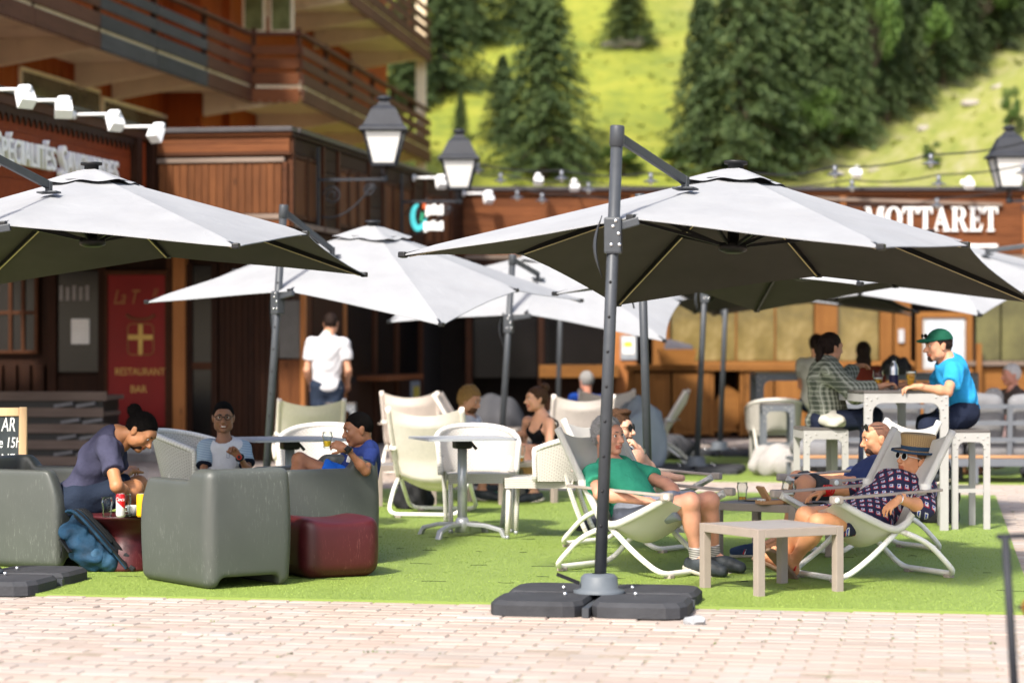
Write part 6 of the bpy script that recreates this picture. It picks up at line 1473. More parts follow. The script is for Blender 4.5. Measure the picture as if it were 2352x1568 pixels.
def shorts(cx,mat,frac=.7,infl=.018,top=.10,amp=.005,seed=2.,name='shorts',flare=1.12,vox=None,below=None):
    J,g,ph,up,B=[cx[k] for k in('J','g','ph','up','B')]; fat=cx['fat']; S=Cl(); a=infl
    S.ell(ph+up*.02*g,np.array([.158,.118*fat,.115])*g+a,B,.05); S.clip(ph+up*top*g,up)
    for q in 'LR':
        A,K=J['hip'+q],J['kn'+q]
        if frac<=1: S.sleeve(A,A+(K-A)*frac,.090*g*(fat*.3+.7)+a,(.090+(.058-.090)*frac)*flare*g+a,.04)
        else: S.cone(A,K,.090*g+a,.060*g+a,.04); S.sleeve(K,K+(J['an'+q]-K)*(frac-1),.058*g+a,.046*g+a,.03)
    v,f=S.mesh(vox or (.0115 if cx['fine'] else .017),amp,seed); return child(cx,name,v,f,mat)
def shoe(cx,q,mat,sole,name='shoe'):
    J,g=cx['J'],cx['g']; an,to=J['an'+q],J['toe'+q]; tv=unit(to-an); upv=unit(np.cross(np.cross(tv,[0,0,1.]),tv)); sd=np.cross(tv,upv)
    if upv[2]<0: upv=-upv
    S=Cl(); hl=an-tv*.035*g-upv*.035*g; S.cone(hl,to-tv*.01,.045*g,.034*g,.03); S.cone(an-tv*.01,(an+to)/2,.046*g,.038*g,.04); S.cone(to-tv*.06+sd*.015,to+sd*.01,.036*g,.030*g,.02); S.cone(to-tv*.06-sd*.015,to-sd*.01,.034*g,.028*g,.02)
    S.clip(an+upv*.02*g-tv*.0,upv+tv*-.25); S.clip(hl-upv*.030*g,-upv)
    v,f=S.mesh(.0085,0,0); o=child(cx,name,v,f,mat); 
    S=Cl(); b=hl-upv*.028*g; S.cone(b,to-upv*.022-tv*.01,.048*g,.044*g,.03); S.clip(b+upv*.012*g,upv); S.clip(b-upv*.016*g,-upv); v,f=S.mesh(.0085,0,0); s_=child(cx,'sole',v,f,sole); s_.parent=o; return o
def sock(cx,q,mat,fr=.35):
    J,g=cx['J'],cx['g']; S=Cl(); a,k=J['an'+q],J['kn'+q]; S.sleeve(a-unit(k-a)*.02,a+(k-a)*fr,.040*g,.045*g,.01); v,f=S.mesh(.008,.0015,3.,60.); return child(cx,'sock',v,f,mat)
def sunglasses(cx,lens,fm,shape='round',up_=0.,fwd=0.,temple=True,name='sunglasses',w=.025,h=.021):
    s=cx['hs']; mb=MB(); T=lambda x,y,z: Vector((x,y+fwd,z+up_))*s
    for q in(-1,1):
        ring=[T(q*.034+w*math.cos(t),.102-.25*abs(q*.034+w*math.cos(t))**1.0*.35,.010+h*math.sin(t)*(1 if shape=='round' else (1-.25*math.cos(2*t)))) for t in np.linspace(0,2*math.pi,16,endpoint=False)]
        mb.add(ring,[tuple(range(16))],1); mb.add([p+Vector((0,-.001,0)) for p in ring],[tuple(range(16))[::-1]],1); mb.tube(ring,.0030*s,6,closed=True)
        if temple: mb.tube([T(q*.060,.086,.016),T(q*.078,.05,.016),T(q*.083,-.005,.012)],.0030*s,6)
    mb.tube([T(-.010,.101,.014),T(.010,.101,.014)],.003*s,6); return hpart(cx,mb,name,[fm,lens])
def watch(cx,q,strap,face,frac=.93):
    J=cx['J']; w=J['wr'+q]; d=unit(w-J['el'+q]); c=J['el'+q]+(w-J['el'+q])*frac; mb=MB(); x=unit(np.cross(d,[0,0,1.])); y=np.cross(d,x); r=.031*cx['g']; mb.tube([Vector(c+(x*math.cos(t)+y*math.sin(t))*r-cx['org']) for t in np.linspace(0,2*math.pi,18,endpoint=False)],.0085,8,closed=True); o=mb.build('watch_strap',strap,cx['o'])
    return o
m_hblk=M('black_hair',(.006,.005,.0045),.9,.3,90,.9,bscale=160,spec=.06); m_hgrey=M('grey_hair',(.30,.29,.28),.6,.45,90,.9,bscale=120,spec=.12); m_hbrn=M('brown_hair',(.07,.035,.018),.55,.4,90,.9,bscale=120,spec=.12); m_hbl=M('blond_hair',(.30,.17,.06),.55,.45,90,.9,bscale=120,spec=.12); m_hdk=M('dark_brown_hair',(.022,.013,.010),.55,.35,90,.9,bscale=120,spec=.12); m_hwhite=M('white_hair',(.55,.52,.50),.6,.3,90,.9,bscale=120,spec=.12)
def fabric(name,col,var=.10): return M(name,col,.9,var*1.6,7,1.,bscale=15,spec=.12)
t_navy=fabric('navy_tee',(.050,.050,.085)); t_green=fabric('green_tee',(.05,.36,.22),.10); t_white=fabric('white_tee',(.50,.50,.525),.05); t_dnavy=fabric('dark_navy_tee',(.022,.032,.085)); t_jersey=fabric('navy_jersey',(.018,.032,.13)); t_blue=fabric('sky_blue_tee',(.025,.27,.53)); t_blk=fabric('black_top',(.008,.008,.010)); t_rust=fabric('rust_top',(.12,.022,.012)); t_beige=fabric('beige_tee',(.36,.36,.30))
s_navy=fabric('navy_shorts',(.018,.026,.045)); s_grey=fabric('grey_shorts',(.26,.28,.34)); s_blue=fabric('bright_blue_shorts',(.015,.11,.50)); s_dark=fabric('dark_trousers',(.012,.016,.032))
m_shoe=M('dark_trainer',(.03,.036,.042),.6,.5,22); m_sole=M('pale_sole',(.40,.37,.30),.7,.2,20); m_lens=M('black_lens',(.006,.006,.007),.08,.1); m_strapb=M('black_strap',(.012,.013,.015),.5,.1); m_wframe=M('white_frame',(.72,.74,.70),.3,.03)
def striped(name,ca,cb,k,axis=2):
    m,nt,N,L,b=_new(name); sp=N.new('ShaderNodeSeparateXYZ'); L.new(coords(nt),sp.inputs[0]); c=ramp(nt,math_n(nt,'FRACT',math_n(nt,'MULTIPLY',math_n(nt,'ADD',sp.outputs[axis],math_n(nt,'MULTIPLY',sp.outputs[0],.15)),k)),[(.45,ca),(.55,cb)]); L.new(c,b.inputs['Base Color']); b.inputs['Roughness'].default_value=.9; return m
# ---------------------------------------------------------------- the people themselves
# -- man with the bun, bending forward in the left armchair
Z=15.55; hip=pp(172,1152,Z); J={'hipR':hip+[-.01,-.09,0],'hipL':hip+[.01,.09,0]}
nk=pp(262,1000,Z-.02); J['neck']=nk; J['shR']=pp(247,1028,Z-.19); J['shL']=pp(262,1018,Z+.17); J['head']=pp(322,992,Z-.02)
J['elR']=jn(J['shR'],268,1116,.30,-1); J['wrR']=jn(J['elR'],308,1146,.25,1); J['elL']=jn(J['shL'],272,1108,.30,1); J['wrL']=jn(J['elL'],296,1082,.25,1)
J['knR']=jn(J['hipR'],308,1122,.42,-1); J['knL']=jn(J['hipL'],318,1112,.42,1); J['anR']=jn(J['knR'],320,1245,.40,1); J['anL']=jn(J['knL'],330,1240,.40,1)
J['toeR']=J['anR']+np.array([.17,-.05,-.05]); J['toeL']=J['anL']+np.array([.17,0,-.05])
cx=person('person in a navy T-shirt with black hair in a bun, bending over the side table',J,'brown',(.40,.18,.08),1.0,head_opts=dict(f=(.68,-.28,-.62),u=(.60,-.10,.80),nose=1.1,gaze=-.3),hand_opts={'L':dict(curl=.9),'R':dict(curl=.7)})
hair(cx,m_hblk,.010,((-.12,-.055),(-.03,-.02),(.01,.005),(.035,.03),(.055,.062),(.08,.082),(.11,.09)),.002,200,extra=lambda X,Y,Z:eln(X,Y,Z,(0,-.125,.075),(.042,.045,.045)))
hmesh(cx,lambda X,Y,Z:np.maximum(np.maximum(eln(X,Y,Z,(0,.026,-.055),(.057,.066,.060)),Z+.040),-(Y-.02)),(-.1,-.1,-.15),(.1,.14,0),.005,'beard',M('stubble',(.03,.015,.009),.8,.4,60))
shirt(cx,t_navy,.62,.020,-.06,.007,.080,1.); shorts(cx,s_navy,.85,.022,.12,.006)
for q in 'LR': shoe(cx,q,m_shoe,m_sole)
# -- boy with glasses
Z=17.3; g=.82; hip=pp(512,1128,Z+.02); J={'hipR':hip+[-.075,0,0],'hipL':hip+[.075,0,0]}; J['neck']=pp(515,1014,Z); J['shR']=pp(474,1030,Z); J['shL']=pp(556,1030,Z); J['head']=pp(513,960,Z-.03)
J['elR']=jn(J['shR'],466,1092,.235,-1); J['wrR']=jn(J['elR'],474,1104,.20,-1); J['elL']=jn(J['shL'],574,1086,.235,-1); J['wrL']=jn(J['elL'],549,1048,.20,-1)
J['knR']=hip+np.array([-.10,-.36,.03]); J['knL']=hip+np.array([.10,-.36,.03]); J['anR']=J['knR']+np.array([0,.03,-.36]); J['anL']=J['knL']+np.array([0,.03,-.36]); J['toeR']=J['anR']+np.array([-.02,-.15,-.03]); J['toeL']=J['anL']+np.array([.02,-.15,-.03])
cx=person('person, a smiling boy with glasses in a white and blue T-shirt giving a thumbs up',J,'deep',(.25,.115,.062),g,head_opts=dict(f=(.12,-1,-.02),u=(0,0,1),s=.92,smile=1.,nose=1.05),hand_opts={'L':dict(d=(-.5,-.25,.8),n=(-.5,-.6,-.3),curl=1.15,thumb=.0),'R':dict(d=(.55,-.7,.25),n=(.75,.3,0),curl=.9)},limb=.85)
hair(cx,m_hblk,.008,((-.12,-.05),(-.03,-.01),(.01,.01),(.04,.04),(.06,.072),(.11,.08)),.0018,260,strand=.005)
sunglasses(cx,thin_glass('clear_lens'),m_blk,'round',0,.006,True,'glasses',.024,.019)
mb=MB(); mb.lathe([(0,.004),(.004,.003),(.005,0)],(0,0,0),4); hmesh(cx,lambda X,Y,Z:eln(X,Y,Z,(0,.0925,-.0605),(.021,.008,.0062)),(-.04,.07,-.08),(.04,.12,-.04),.003,'teeth',m_teeth)
boy2=shirt(cx,t_white,.2,.016,-.12,.004,.075,2.)
t_sl=striped('heather_sleeve',(.20,.27,.34),(.30,.37,.43),60)
for q in 'LR':
    S=Cl(); A,E_=cx['J']['sh'+q],cx['J']['el'+q]; inn=(cx['J']['shL']+cx['J']['shR'])/2; S.cone(A*.72+inn*.28+cx['up']*.012,A,.062,.064,.02); S.sleeve(A,A+(E_-A)*.60,.064,.060,.02); v,f=S.mesh(.009,.003,3.); child(cx,'sleeve',v,f,t_sl)
    S=Cl(); S.sleeve(A+(E_-A)*.60,A+(E_-A)*.66,.0,.0,.01); e0=A+(E_-A)*.6; e1=A+(E_-A)*.66; S.p=[]; S.sleeve(e0,e1,.061,.060,.002); S.clip(e0,unit(A-E_)*1.0); v,f=S.mesh(.008,0,0); child(cx,'cuff',v,f,s_dark)
shorts(cx,s_navy,.8,.016)
w_=watch(cx,'L',m_strapb,None); 
mb=MB(); c=cx['J']['elL']*.07+cx['J']['wrL']*.93; nn=Vector((0,-1,.15)).normalized(); mb.lathe([(0,.016),(.011,.016),(.013,.012)],Vector(c-cx['org'])+nn*.026,12,0,nn.to_track_quat('Z','Y').to_matrix()); mb.lathe([(.013,.0165),(.017,.016),(.018,.004)],Vector(c-cx['org'])+nn*.026,12,1,nn.to_track_quat('Z','Y').to_matrix()); o=mb.build('watch_face',[m_blk,M('red_bezel',(.6,.02,.01),.4)],w_)
J2=cx
# print on the white shirt
mb=MB(); Bm=cx['B']; o_=cx['ph']+cx['up']*cx['L']*.72+cx['fr']*.140+cx['rt']*-.055
for (a,b) in (((0,0),(0,.05)),((.018,0),(.018,.05)),((0,0),(.018,0))): mb.beam(Vector(o_+Bm@np.array([a[0],0,a[1]])-cx['org']),Vector(o_+Bm@np.array([b[0],0,b[1]])-cx['org']),.002,.002)
mb.build('shirt_print',M('print_blue',(.08,.10,.2),.8),cx['o'])
# -- boy in the navy jersey
Z=15.95; g=.84; hip=pp(815,1118,Z); J={'hipL':hip+[0,-.08,0],'hipR':hip+[0,.08,0]}; J['neck']=pp(838,1034,Z+.02); J['shL']=pp(848,1050,Z-.14); J['shR']=pp(800,1046,Z+.14); J['head']=pp(823,988,Z)
J['elL']=jn(J['shL'],840,1082,.235,-1); J['wrL']=jn(J['elL'],796,1030,.205,-1); J['elR']=jn(J['shR'],778,1082,.235,1); J['wrR']=jn(J['elR'],745,1068,.20,-1)
J['knL']=jn(J['hipL'],688,1056,.40,-1); J['anL']=jn(J['knL'],668,1160,.37,-1); J['knR']=jn(J['hipR'],700,1100,.40,1); J['anR']=jn(J['knR'],668,1180,.37,1); J['toeL']=J['anL']+np.array([-.15,-.03,-.04]); J['toeR']=J['anR']+np.array([-.15,0,-.04])
cx=person('person, a boy in a navy football jersey lifting a glass in the grey armchair',J,'deep2',(.25,.11,.055),g,head_opts=dict(f=(-.93,-.30,-.16),u=(-.1,0,1),s=.93,nose=1.05,gaze=-.4),hand_opts={'L':dict(d=(-.85,-.1,.35),n=(-.3,.8,-.4),curl=.75,side=1,thumb=.3),'R':dict(curl=.5)},limb=.88)
hair(cx,m_hblk,.007,((-.12,-.05),(-.03,-.012),(.01,.008),(.04,.04),(.06,.07),(.11,.078)),.0022,300,strand=.005)
shirt(cx,t_jersey,.62,.018,-.10,.005,.070,3.); shorts(cx,s_blue,.62,.022,.10,.005); 
for q in 'LR': shoe(cx,q,m_shoe,m_sole)
w_=watch(cx,'L',m_strapb,None); c=cx['J']['elL']*.07+cx['J']['wrL']*.93; mb=MB(); mb.box(Vector(c-cx['org'])+Vector((0,-.031,.012)),(.034,.012,.038),Matrix.Rotation(.7,3,'Y'),bev=.005); mb.build('watch_face',m_lens,w_)
mb=MB(); o_=cx['ph']+cx['up']*cx['L']*.66+cx['fr']*.125-cx['rt']*.07-cx['org']; mb.box(Vector(o_),(.012,.035,.045),Matrix(cx['B'].tolist()),bev=.006); mb.box(Vector(o_+cx['rt']*.06+cx['up']*.03),(.03,.01,.008),Matrix(cx['B'].tolist()),bev=.003); mb.build('jersey_crest',M('crest_white',(.75,.73,.65),.6),cx['o'])
# -- standing man in white, from behind
Z=27.8; J={}; q=lambda x,y,z=0:pp(x,y,Z+z)
J=dict(hipL=q(734,890),hipR=q(768,890),neck=q(752,772),shL=q(716,790),shR=q(790,790),head=q(760,744,.02),elL=q(705,850,-.02),elR=q(800,850,-.02),wrL=q(716,890,.25),wrR=q(798,880,.25),knL=q(734,1000,.0),knR=q(776,1000,.0),anL=q(736,1066,.0),anR=q(772,1068,.0)); J['toeL']=J['anL']+np.array([0,.16,-.06]); J['toeR']=J['anR']+np.array([.02,.16,-.06])
J['knL']=pp(734,980,Z); J['knR']=pp(772,980,Z)
cx=person('person standing with back to us in a white T-shirt and dark shorts',J,'fair',(.50,.26,.165),1.0,fine=False,head_opts=dict(f=(.1,1,0),u=(0,0,1)))
hair(cx,m_hdk,.008,((-.12,-.07),(-.02,-.03),(.02,.02),(.06,.065),(.11,.08)),.002,120); shirt(cx,t_white,.62,.026,-.07,.006,.07,4.); shorts(cx,s_navy,.95,.024,.10)
for s in 'LR': shoe(cx,s,m_shoe,m_sole)
# -- blond bearded man
Z=22.6; J={}; hip=pp(1068,1050,Z); J=dict(hipR=hip+[0,-.1,0],hipL=hip+[0,.1,0],neck=pp(1073,958,Z),shR=pp(1083,985,Z-.17),shL=pp(1075,972,Z+.18),head=pp(1078,920,Z-.02)); J['elR']=jn(J['shR'],1112,1015,.28,-1); J['wrR']=jn(J['elR'],1140,1008,.24,1); J['elL']=jn(J['shL'],1118,1000,.28,1); J['wrL']=jn(J['elL'],1150,1005,.24,1)
J['knR']=jn(J['hipR'],1120,1060,.42,-1); J['knL']=jn(J['hipL'],1140,1050,.42,1); J['anR']=J['knR']+np.array([-.06,-.05,-.40]); J['anL']=J['knL']+np.array([-.03,.0,-.40])
for s in 'LR': J['an'+s][2]=max(.09,J['an'+s][2]); J['toe'+s]=J['an'+s]+np.array([.16,-.05,-.05])
cx=person('person with blond hair and beard in a white T-shirt, seated beside the cream deck chair',J,'tan',(.52,.26,.15),1.0,fine=True,head_opts=dict(f=(.82,-.42,-.25),u=(.1,0,1)))
hair(cx,m_hbl,.017,((-.12,-.085),(-.03,-.055),(.0,-.03),(.03,.02),(.055,.062),(.11,.085)),.005,90,top=.012)
hmesh(cx,lambda X,Y,Z:np.maximum(np.maximum(eln(X,Y,Z,(0,.030,-.060),(.060,.070,.066)),Z+.045),-(Y-.012)),(-.1,-.1,-.17),(.1,.14,0),.006,'beard',M('brown_beard',(.10,.045,.02),.8,.4,60))
shirt(cx,t_white,.70,.024,-.08,.007,.08,5.); shorts(cx,s_navy,.9,.02)
for s in 'LR': shoe(cx,s,m_shoe,m_sole)
# -- woman in the black top, cross-legged
Z=22.3; hip=pp(1256,1042,Z); J=dict(hipL=hip+[-.02,-.09,0],hipR=hip+[.02,.09,0],neck=pp(1246,960,Z-.05),shL=pp(1262,972,Z-.16),shR=pp(1212,968,Z+.14),head=pp(1232,918,Z-.06)); J['elL']=jn(J['shL'],1262,1030,.27,-1); J['wrL']=jn(J['elL'],1212,1058,.23,-1); J['elR']=jn(J['shR'],1198,1022,.27,1); J['wrR']=jn(J['elR'],1196,1000,.22,-1)
J['knL']=jn(J['hipL'],1200,1032,.38,-1); J['anL']=jn(J['knL'],1228,1140,.40,1); J['knR']=jn(J['hipR'],1190,1036,.38,1); J['anR']=jn(J['knR'],1218,1146,.40,1)
for s in 'LR': J['an'+s][2]=max(.08,J['an'+s][2]); J['toe'+s]=J['an'+s]+np.array([-.15,-.03,-.05])
cx=person('person, a laughing woman in a black tank top with hair in a high bun',J,'rosy',(.64,.33,.20),.95,True,fine=True,head_opts=dict(f=(-.93,-.33,.02),u=(-.05,0,1),smile=1.,nose=1.1),hand_opts={'R':dict(curl=.8)})
hair(cx,m_hbrn,.010,((-.12,-.065),(-.03,-.045),(.005,-.01),(.035,.03),(.06,.062),(.11,.082)),.004,110,extra=lambda X,Y,Z:eln(X,Y,Z,(0,-.085,.125),(.045,.045,.040)))
S=Cl(); a=.008; c_=cx; S.ell(c_['ph']+c_['up']*.02,np.array([.165,.115,.115])*.95+a,c_['B'],.05); S.ell(c_['ph']+c_['up']*c_['L']*.34,np.array([.125,.105,.15])*.95+a,c_['B'],.06); S.ell(c_['ph']+c_['up']*c_['L']*.68,np.array([.140,.112,.165])*.95+a,c_['B'],.06)
for q in(-1,1): S.ell(c_['ph']+c_['up']*c_['L']*.66+c_['fr']*.081+c_['rt']*q*.062,np.array([.062,.055,.060])*.95+a,c_['B'],.03)
S.clip(c_['ph']+c_['up']*c_['L']*.80,c_['up']); S.sub(c_['ph']+c_['up']*c_['L']*.92+c_['fr']*.10,.09,.02)
for q in 'LR': S.sub(c_['J']['sh'+q]*1.05-c_['ph']*.05-c_['up']*.05,.085,.02)
v,f=S.mesh(.011,.002,2.); tk=child(c_,'tank_top',v,f,t_blk)
for q in(-1,1):
    mb=MB(); b0=c_['ph']+c_['up']*c_['L']*.76+c_['fr']*.10+c_['rt']*q*.085; b1=c_['ph']+c_['up']*(c_['L']*.985)+c_['rt']*q*.105+c_['fr']*.0; b2=c_['ph']+c_['up']*c_['L']*.72-c_['fr']*.118+c_['rt']*q*.07; mb.tube([Vector(x-c_['org']) for x in (b0,b1*.6+b0*.4+c_['fr']*.035,b1+c_['up']*.03,b1*.55+b2*.45-c_['fr']*.045,b2)],.011,6); o=mb.build('strap',t_blk,tk)
shorts(cx,t_blk,.30,.012,.06)
for s in 'LR': shoe(cx,s,m_shoe,m_sole)
# -- man in the green shirt
Z=15.12; hip=npv((.80,15.12,.36)); fw=np.array([.783,-.623,0]); lf=np.array([.623,.783,0])
J=dict(hipR=hip-lf*.095,hipL=hip+lf*.095,neck=pp(1404,1066,15.28)); J['shR']=pp(1362,1090,15.10); J['shL']=pp(1452,1082,15.42); J['head']=pp(1397,1004,15.26)
J['elR']=jn(J['shR'],1378,1134,.29,-1); J['wrR']=jn(J['elR'],1482,1150,.26,-1); J['elL']=jn(J['shL'],1532,1112,.29,-1); J['wrL']=jn(J['elL'],1572,1152,.24,-1)
J['knR']=jn(J['hipR'],1586,1152,.44,-1); J['anR']=jn(J['knR'],1600,1300,.42,1); J['knL']=jn(J['hipL'],1630,1150,.44,-1); J['anL']=jn(J['knL'],1640,1290,.42,1)
for s in 'LR': J['an'+s][2]=max(.105,J['an'+s][2])
J['toeR']=J['anR']+np.array([.15,-.12,-.055]); J['toeL']=J['anL']+np.array([.16,-.08,-.055])
cx=person('person with grey hair in a green T-shirt reclining behind the parasol mast',J,'ruddy',(.60,.29,.19),1.0,fat=1.12,head_opts=dict(f=(.72,-.68,.05),u=(-.12,0,1),nose=1.15,smile=.6,brow=M('grey_brow',(.16,.13,.11),.8)),hand_opts={'R':dict(curl=.25,d=(.95,-.25,-.1)),'L':dict(curl=.5)})
hair(cx,m_hgrey,.013,((-.12,-.06),(-.03,-.03),(.01,.0),(.035,.03),(.058,.066),(.085,.085),(.11,.09)),.004,140,top=.008)
hmesh(cx,lambda X,Y,Z:eln(X,Y,Z,(0,.0915,-.0610),(.018,.007,.0035)),(-.04,.07,-.08),(.04,.12,-.04),.003,'teeth',m_teeth)
shirt(cx,t_green,.58,.020,-.10,.0065,.080,6.); shorts(cx,s_grey,.80,.024,.10,.006)
m_sock=striped('striped_sock',(.55,.52,.50),(.22,.20,.20),70)
for s in 'LR': sock(cx,s,m_sock,.26); shoe(cx,s,m_shoe,m_sole)
# -- man in sunglasses behind him
hip=npv((.87,16.93,.32)); J=dict(hipR=hip-lf*.09,hipL=hip+lf*.09,neck=pp(1408,1034,17.08),shR=pp(1382,1056,16.92),shL=pp(1440,1052,17.22),head=pp(1420,988,17.02)); J['elR']=jn(J['shR'],1398,1100,.29,-1); J['wrR']=jn(J['elR'],1440,1110,.25,-1); J['elL']=jn(J['shL'],1500,1088,.30,-1); J['wrL']=jn(J['elL'],1470,1036,.25,-1)
J['knL']=jn(J['hipL'],1462,1052,.43,-1); J['anL']=jn(J['knL'],1500,1090,.25,1); J['knR']=jn(J['hipR'],1480,1085,.43,-1); J['anR']=jn(J['knR'],1500,1150,.40,-1); J['toeL']=J['anL']+np.array([.20,-.05,-.02]); J['toeR']=J['anR']+np.array([.17,-.08,-.04])
cx=person('person with dark beard and sunglasses, hand at the chin, behind the green-shirted man',J,'fair2',(.64,.36,.24),1.0,head_opts=dict(f=(.92,-.38,.05),u=(0,0,1),nose=1.2,noeyes=True),hand_opts={'L':dict(d=(-.55,-.25,.75),n=(-.75,.1,-.5),curl=.95,thumb=.2)})
hair(cx,m_hbrn,.014,((-.12,-.05),(-.03,-.02),(.01,.0),(.035,.035),(.058,.07),(.11,.088)),.005,110,top=.016,extra=lambda X,Y,Z:eln(X,Y,Z,(0,.055,.125),(.055,.045,.022)))
hmesh(cx,lambda X,Y,Z:np.maximum(np.maximum(eln(X,Y,Z,(0,.032,-.062),(.058,.068,.062)),Z+.045),-(Y-.015)),(-.1,-.1,-.17),(.1,.14,0),.005,'beard',M('dark_beard',(.03,.016,.010),.8,.4,60))
sunglasses(cx,m_lens,m_blk,'square',.004,.004,True,'sunglasses',.030,.022); shirt(cx,t_dnavy,.6,.02,-.08,.006,.08,7.); shorts(cx,s_navy,.6,.02); watch(cx,'L',M('olive_strap',(.07,.08,.06),.6),None)
# -- bald man in navy
fw2=np.array([-.85,-.53,0]); lf2=np.array([.53,-.85,0]); hip=npv((2.24,16.52,.32)); J=dict(hipL=hip+lf2*.09,hipR=hip-lf2*.09,neck=pp(2036,1064,16.9),shL=pp(2030,1086,16.72),shR=pp(1998,1078,17.05),head=pp(2014,1010,16.9)); J['elL']=jn(J['shL'],1958,1108,.30,-1); J['wrL']=jn(J['elL'],1858,1098,.27,-1); J['elR']=jn(J['shR'],1930,1100,.30,1); J['wrR']=jn(J['elR'],1860,1090,.26,1)
J['knR']=jn(J['hipR'],1832,1100,.44,1); J['anR']=jn(J['knR'],1806,1240,.42,1); J['knL']=jn(J['hipL'],1850,1110,.44,-1); J['anL']=jn(J['knL'],1822,1236,.42,-1)
for s in 'LR': J['an'+s][2]=max(.09,J['an'+s][2]); J['toe'+s]=J['an'+s]+np.array([-.17,-.04,-.055])
cx=person('bald person in a navy T-shirt with sunglasses pushed up, arm resting on the knee',J,'tan2',(.54,.25,.13),1.0,head_opts=dict(f=(-.96,-.20,-.10),u=(0,0,1),nose=1.1),hand_opts={'L':dict(curl=.5,d=(-.9,.1,-.2)),'R':dict(curl=.5)})
hmesh(cx,lambda X,Y,Z:np.maximum(np.maximum(eln(X,Y,Z,(0,.030,-.058),(.0555,.066,.060)),Z+.030),-(Y-.015)),(-.1,-.1,-.17),(.1,.14,0),.005,'beard',M('short_beard',(.055,.028,.018),.8,.4,60))
hair(cx,M('shaved_hair',(.14,.065,.04),.7,.3,60),.0015,((-.12,-.06),(-.03,-.02),(.01,.0),(.03,.075),(.05,.12),(.11,.13)),.0005,200,strand=0)
sunglasses(cx,m_lens,m_strapb,'square',.088,-.018,True,'sunglasses',.03,.018); shirt(cx,t_dnavy,.62,.020,-.08,.006,.08,8.); shorts(cx,M('dark_camo',(.03,.03,.032),.9,.6,14),.9,.022)
m_flip=M('navy_flipflop',(.03,.045,.07),.7,.2,10)
for s in 'LR':
    an,to=J['an'+s],J['toe'+s]; tv=unit(to-an); S=Cl(); S.cone(an-tv*.05-[0,0,.085],to-[0,0,.03],.05,.05,.02); z0=.02; S.clip(np.array([0,0,.045]),[0,0,1]); S.clip(np.array([0,0,.018]),[0,0,-1]); v,f=S.mesh(.009,0,0); child(cx,'flip_flop',v,f,m_flip)
# -- woman with the straw hat
hip=npv((2.15,14.78,.37)); J=dict(hipL=hip+lf2*.095,hipR=hip-lf2*.095,neck=pp(2104,1098,15.0),shL=pp(2128,1120,14.82),shR=pp(2052,1108,15.15),head=pp(2098,1056,14.95)); J['elL']=jn(J['shL'],2122,1164,.27,-1); J['wrL']=jn(J['elL'],2066,1146,.23,-1); J['elR']=jn(J['shR'],1974,1126,.28,1); J['wrR']=jn(J['elR'],1892,1126,.25,-1)
J['knL']=jn(J['hipL'],1880,1200,.43,-1); J['anL']=jn(J['knL'],1818,1306,.40,1); J['knR']=jn(J['hipR'],1850,1184,.43,-1); J['anR']=jn(J['knR'],1800,1294,.40,1)
for s in 'LR': J['an'+s][2]=max(.10,J['an'+s][2])
J['toeL']=J['anL']+np.array([-.11,-.10,.10]); J['toeR']=J['anR']+np.array([-.14,-.05,.05])
cx=person('person in a straw hat and patterned navy and red dress, lying back',J,'tanned',(.60,.28,.14),.97,True,fat=1.1,head_opts=dict(f=(-.86,-.46,.20),u=(.22,.02,.97),nose=.95,noeyes=True),hand_opts={'L':dict(curl=.45,d=(-.75,-.25,-.5),n=(.3,.4,-.8)),'R':dict(curl=.3,d=(-.9,-.1,-.35))},limb=1.08)
hair(cx,M('chestnut_hair',(.11,.055,.028),.5,.4,80),.012,((-.12,-.15),(-.05,-.14),(-.02,-.12),(.0,-.05),(.03,.03),(.06,.07),(.11,.09)),.003,120,extra=lambda X,Y,Z:np.maximum(eln(X,Y,Z,(0,-.050,-.065),(.094,.072,.105)),-(eln(X,Y,Z,(0,.055,-.06),(.072,.075,.2)))))
sunglasses(cx,m_lens,m_wframe,'round',.0,.004,True,'sunglasses',.026,.023)
def dress_mat():
    m,nt,N,L,b=_new('diamond_print'); A=cx['B']; mp=N.new('ShaderNodeMapping'); mp.vector_type='POINT'; 
    t=N.new('ShaderNodeTexCoord'); dotv=[]
    for i in (0,2):
        d=N.new('ShaderNodeVectorMath'); d.operation='DOT_PRODUCT'; L.new(t.outputs['Object'],d.inputs[0]); d.inputs[1].default_value=tuple(A[:,i]*(.8 if i==0 else 1)+(A[:,1]*.6 if i==0 else 0)); dotv.append(d.outputs['Value'])
    k=15.; u=math_n(nt,'MULTIPLY',dotv[0],k); v=math_n(nt,'MULTIPLY',dotv[1],k*1.0)
    p=math_n(nt,'ADD',u,v); q=math_n(nt,'SUBTRACT',u,v); fp=math_n(nt,'FRACT',p); fq=math_n(nt,'FRACT',q)
    ap=math_n(nt,'ABSOLUTE',math_n(nt,'SUBTRACT',fp,.5)); aq=math_n(nt,'ABSOLUTE',math_n(nt,'SUBTRACT',fq,.5)); mx=math_n(nt,'MAXIMUM',ap,aq)
    navy,red,wht,blu=(.012,.013,.05),(.36,.012,.03),(.55,.53,.55),(.03,.06,.36)
    inner=mixc(nt,math_n(nt,'GREATER_THAN',math_n(nt,'ADD',fp,fq),1.0),wht,blu); c=mixc(nt,math_n(nt,'GREATER_THAN',mx,.15),inner,wht); c=mixc(nt,math_n(nt,'GREATER_THAN',mx,.225),c,mixc(nt,math_n(nt,'GREATER_THAN',fp,.5),red,navy)); c=mixc(nt,math_n(nt,'GREATER_THAN',mx,.34),c,navy)
    L.new(c,b.inputs['Base Color']); b.inputs['Roughness'].default_value=.85; return m
m_dress=dress_mat(); shirt(cx,m_dress,.35,.020,-.10,.006,.072,9.,name='dress',long=True,neckdrop=.03)
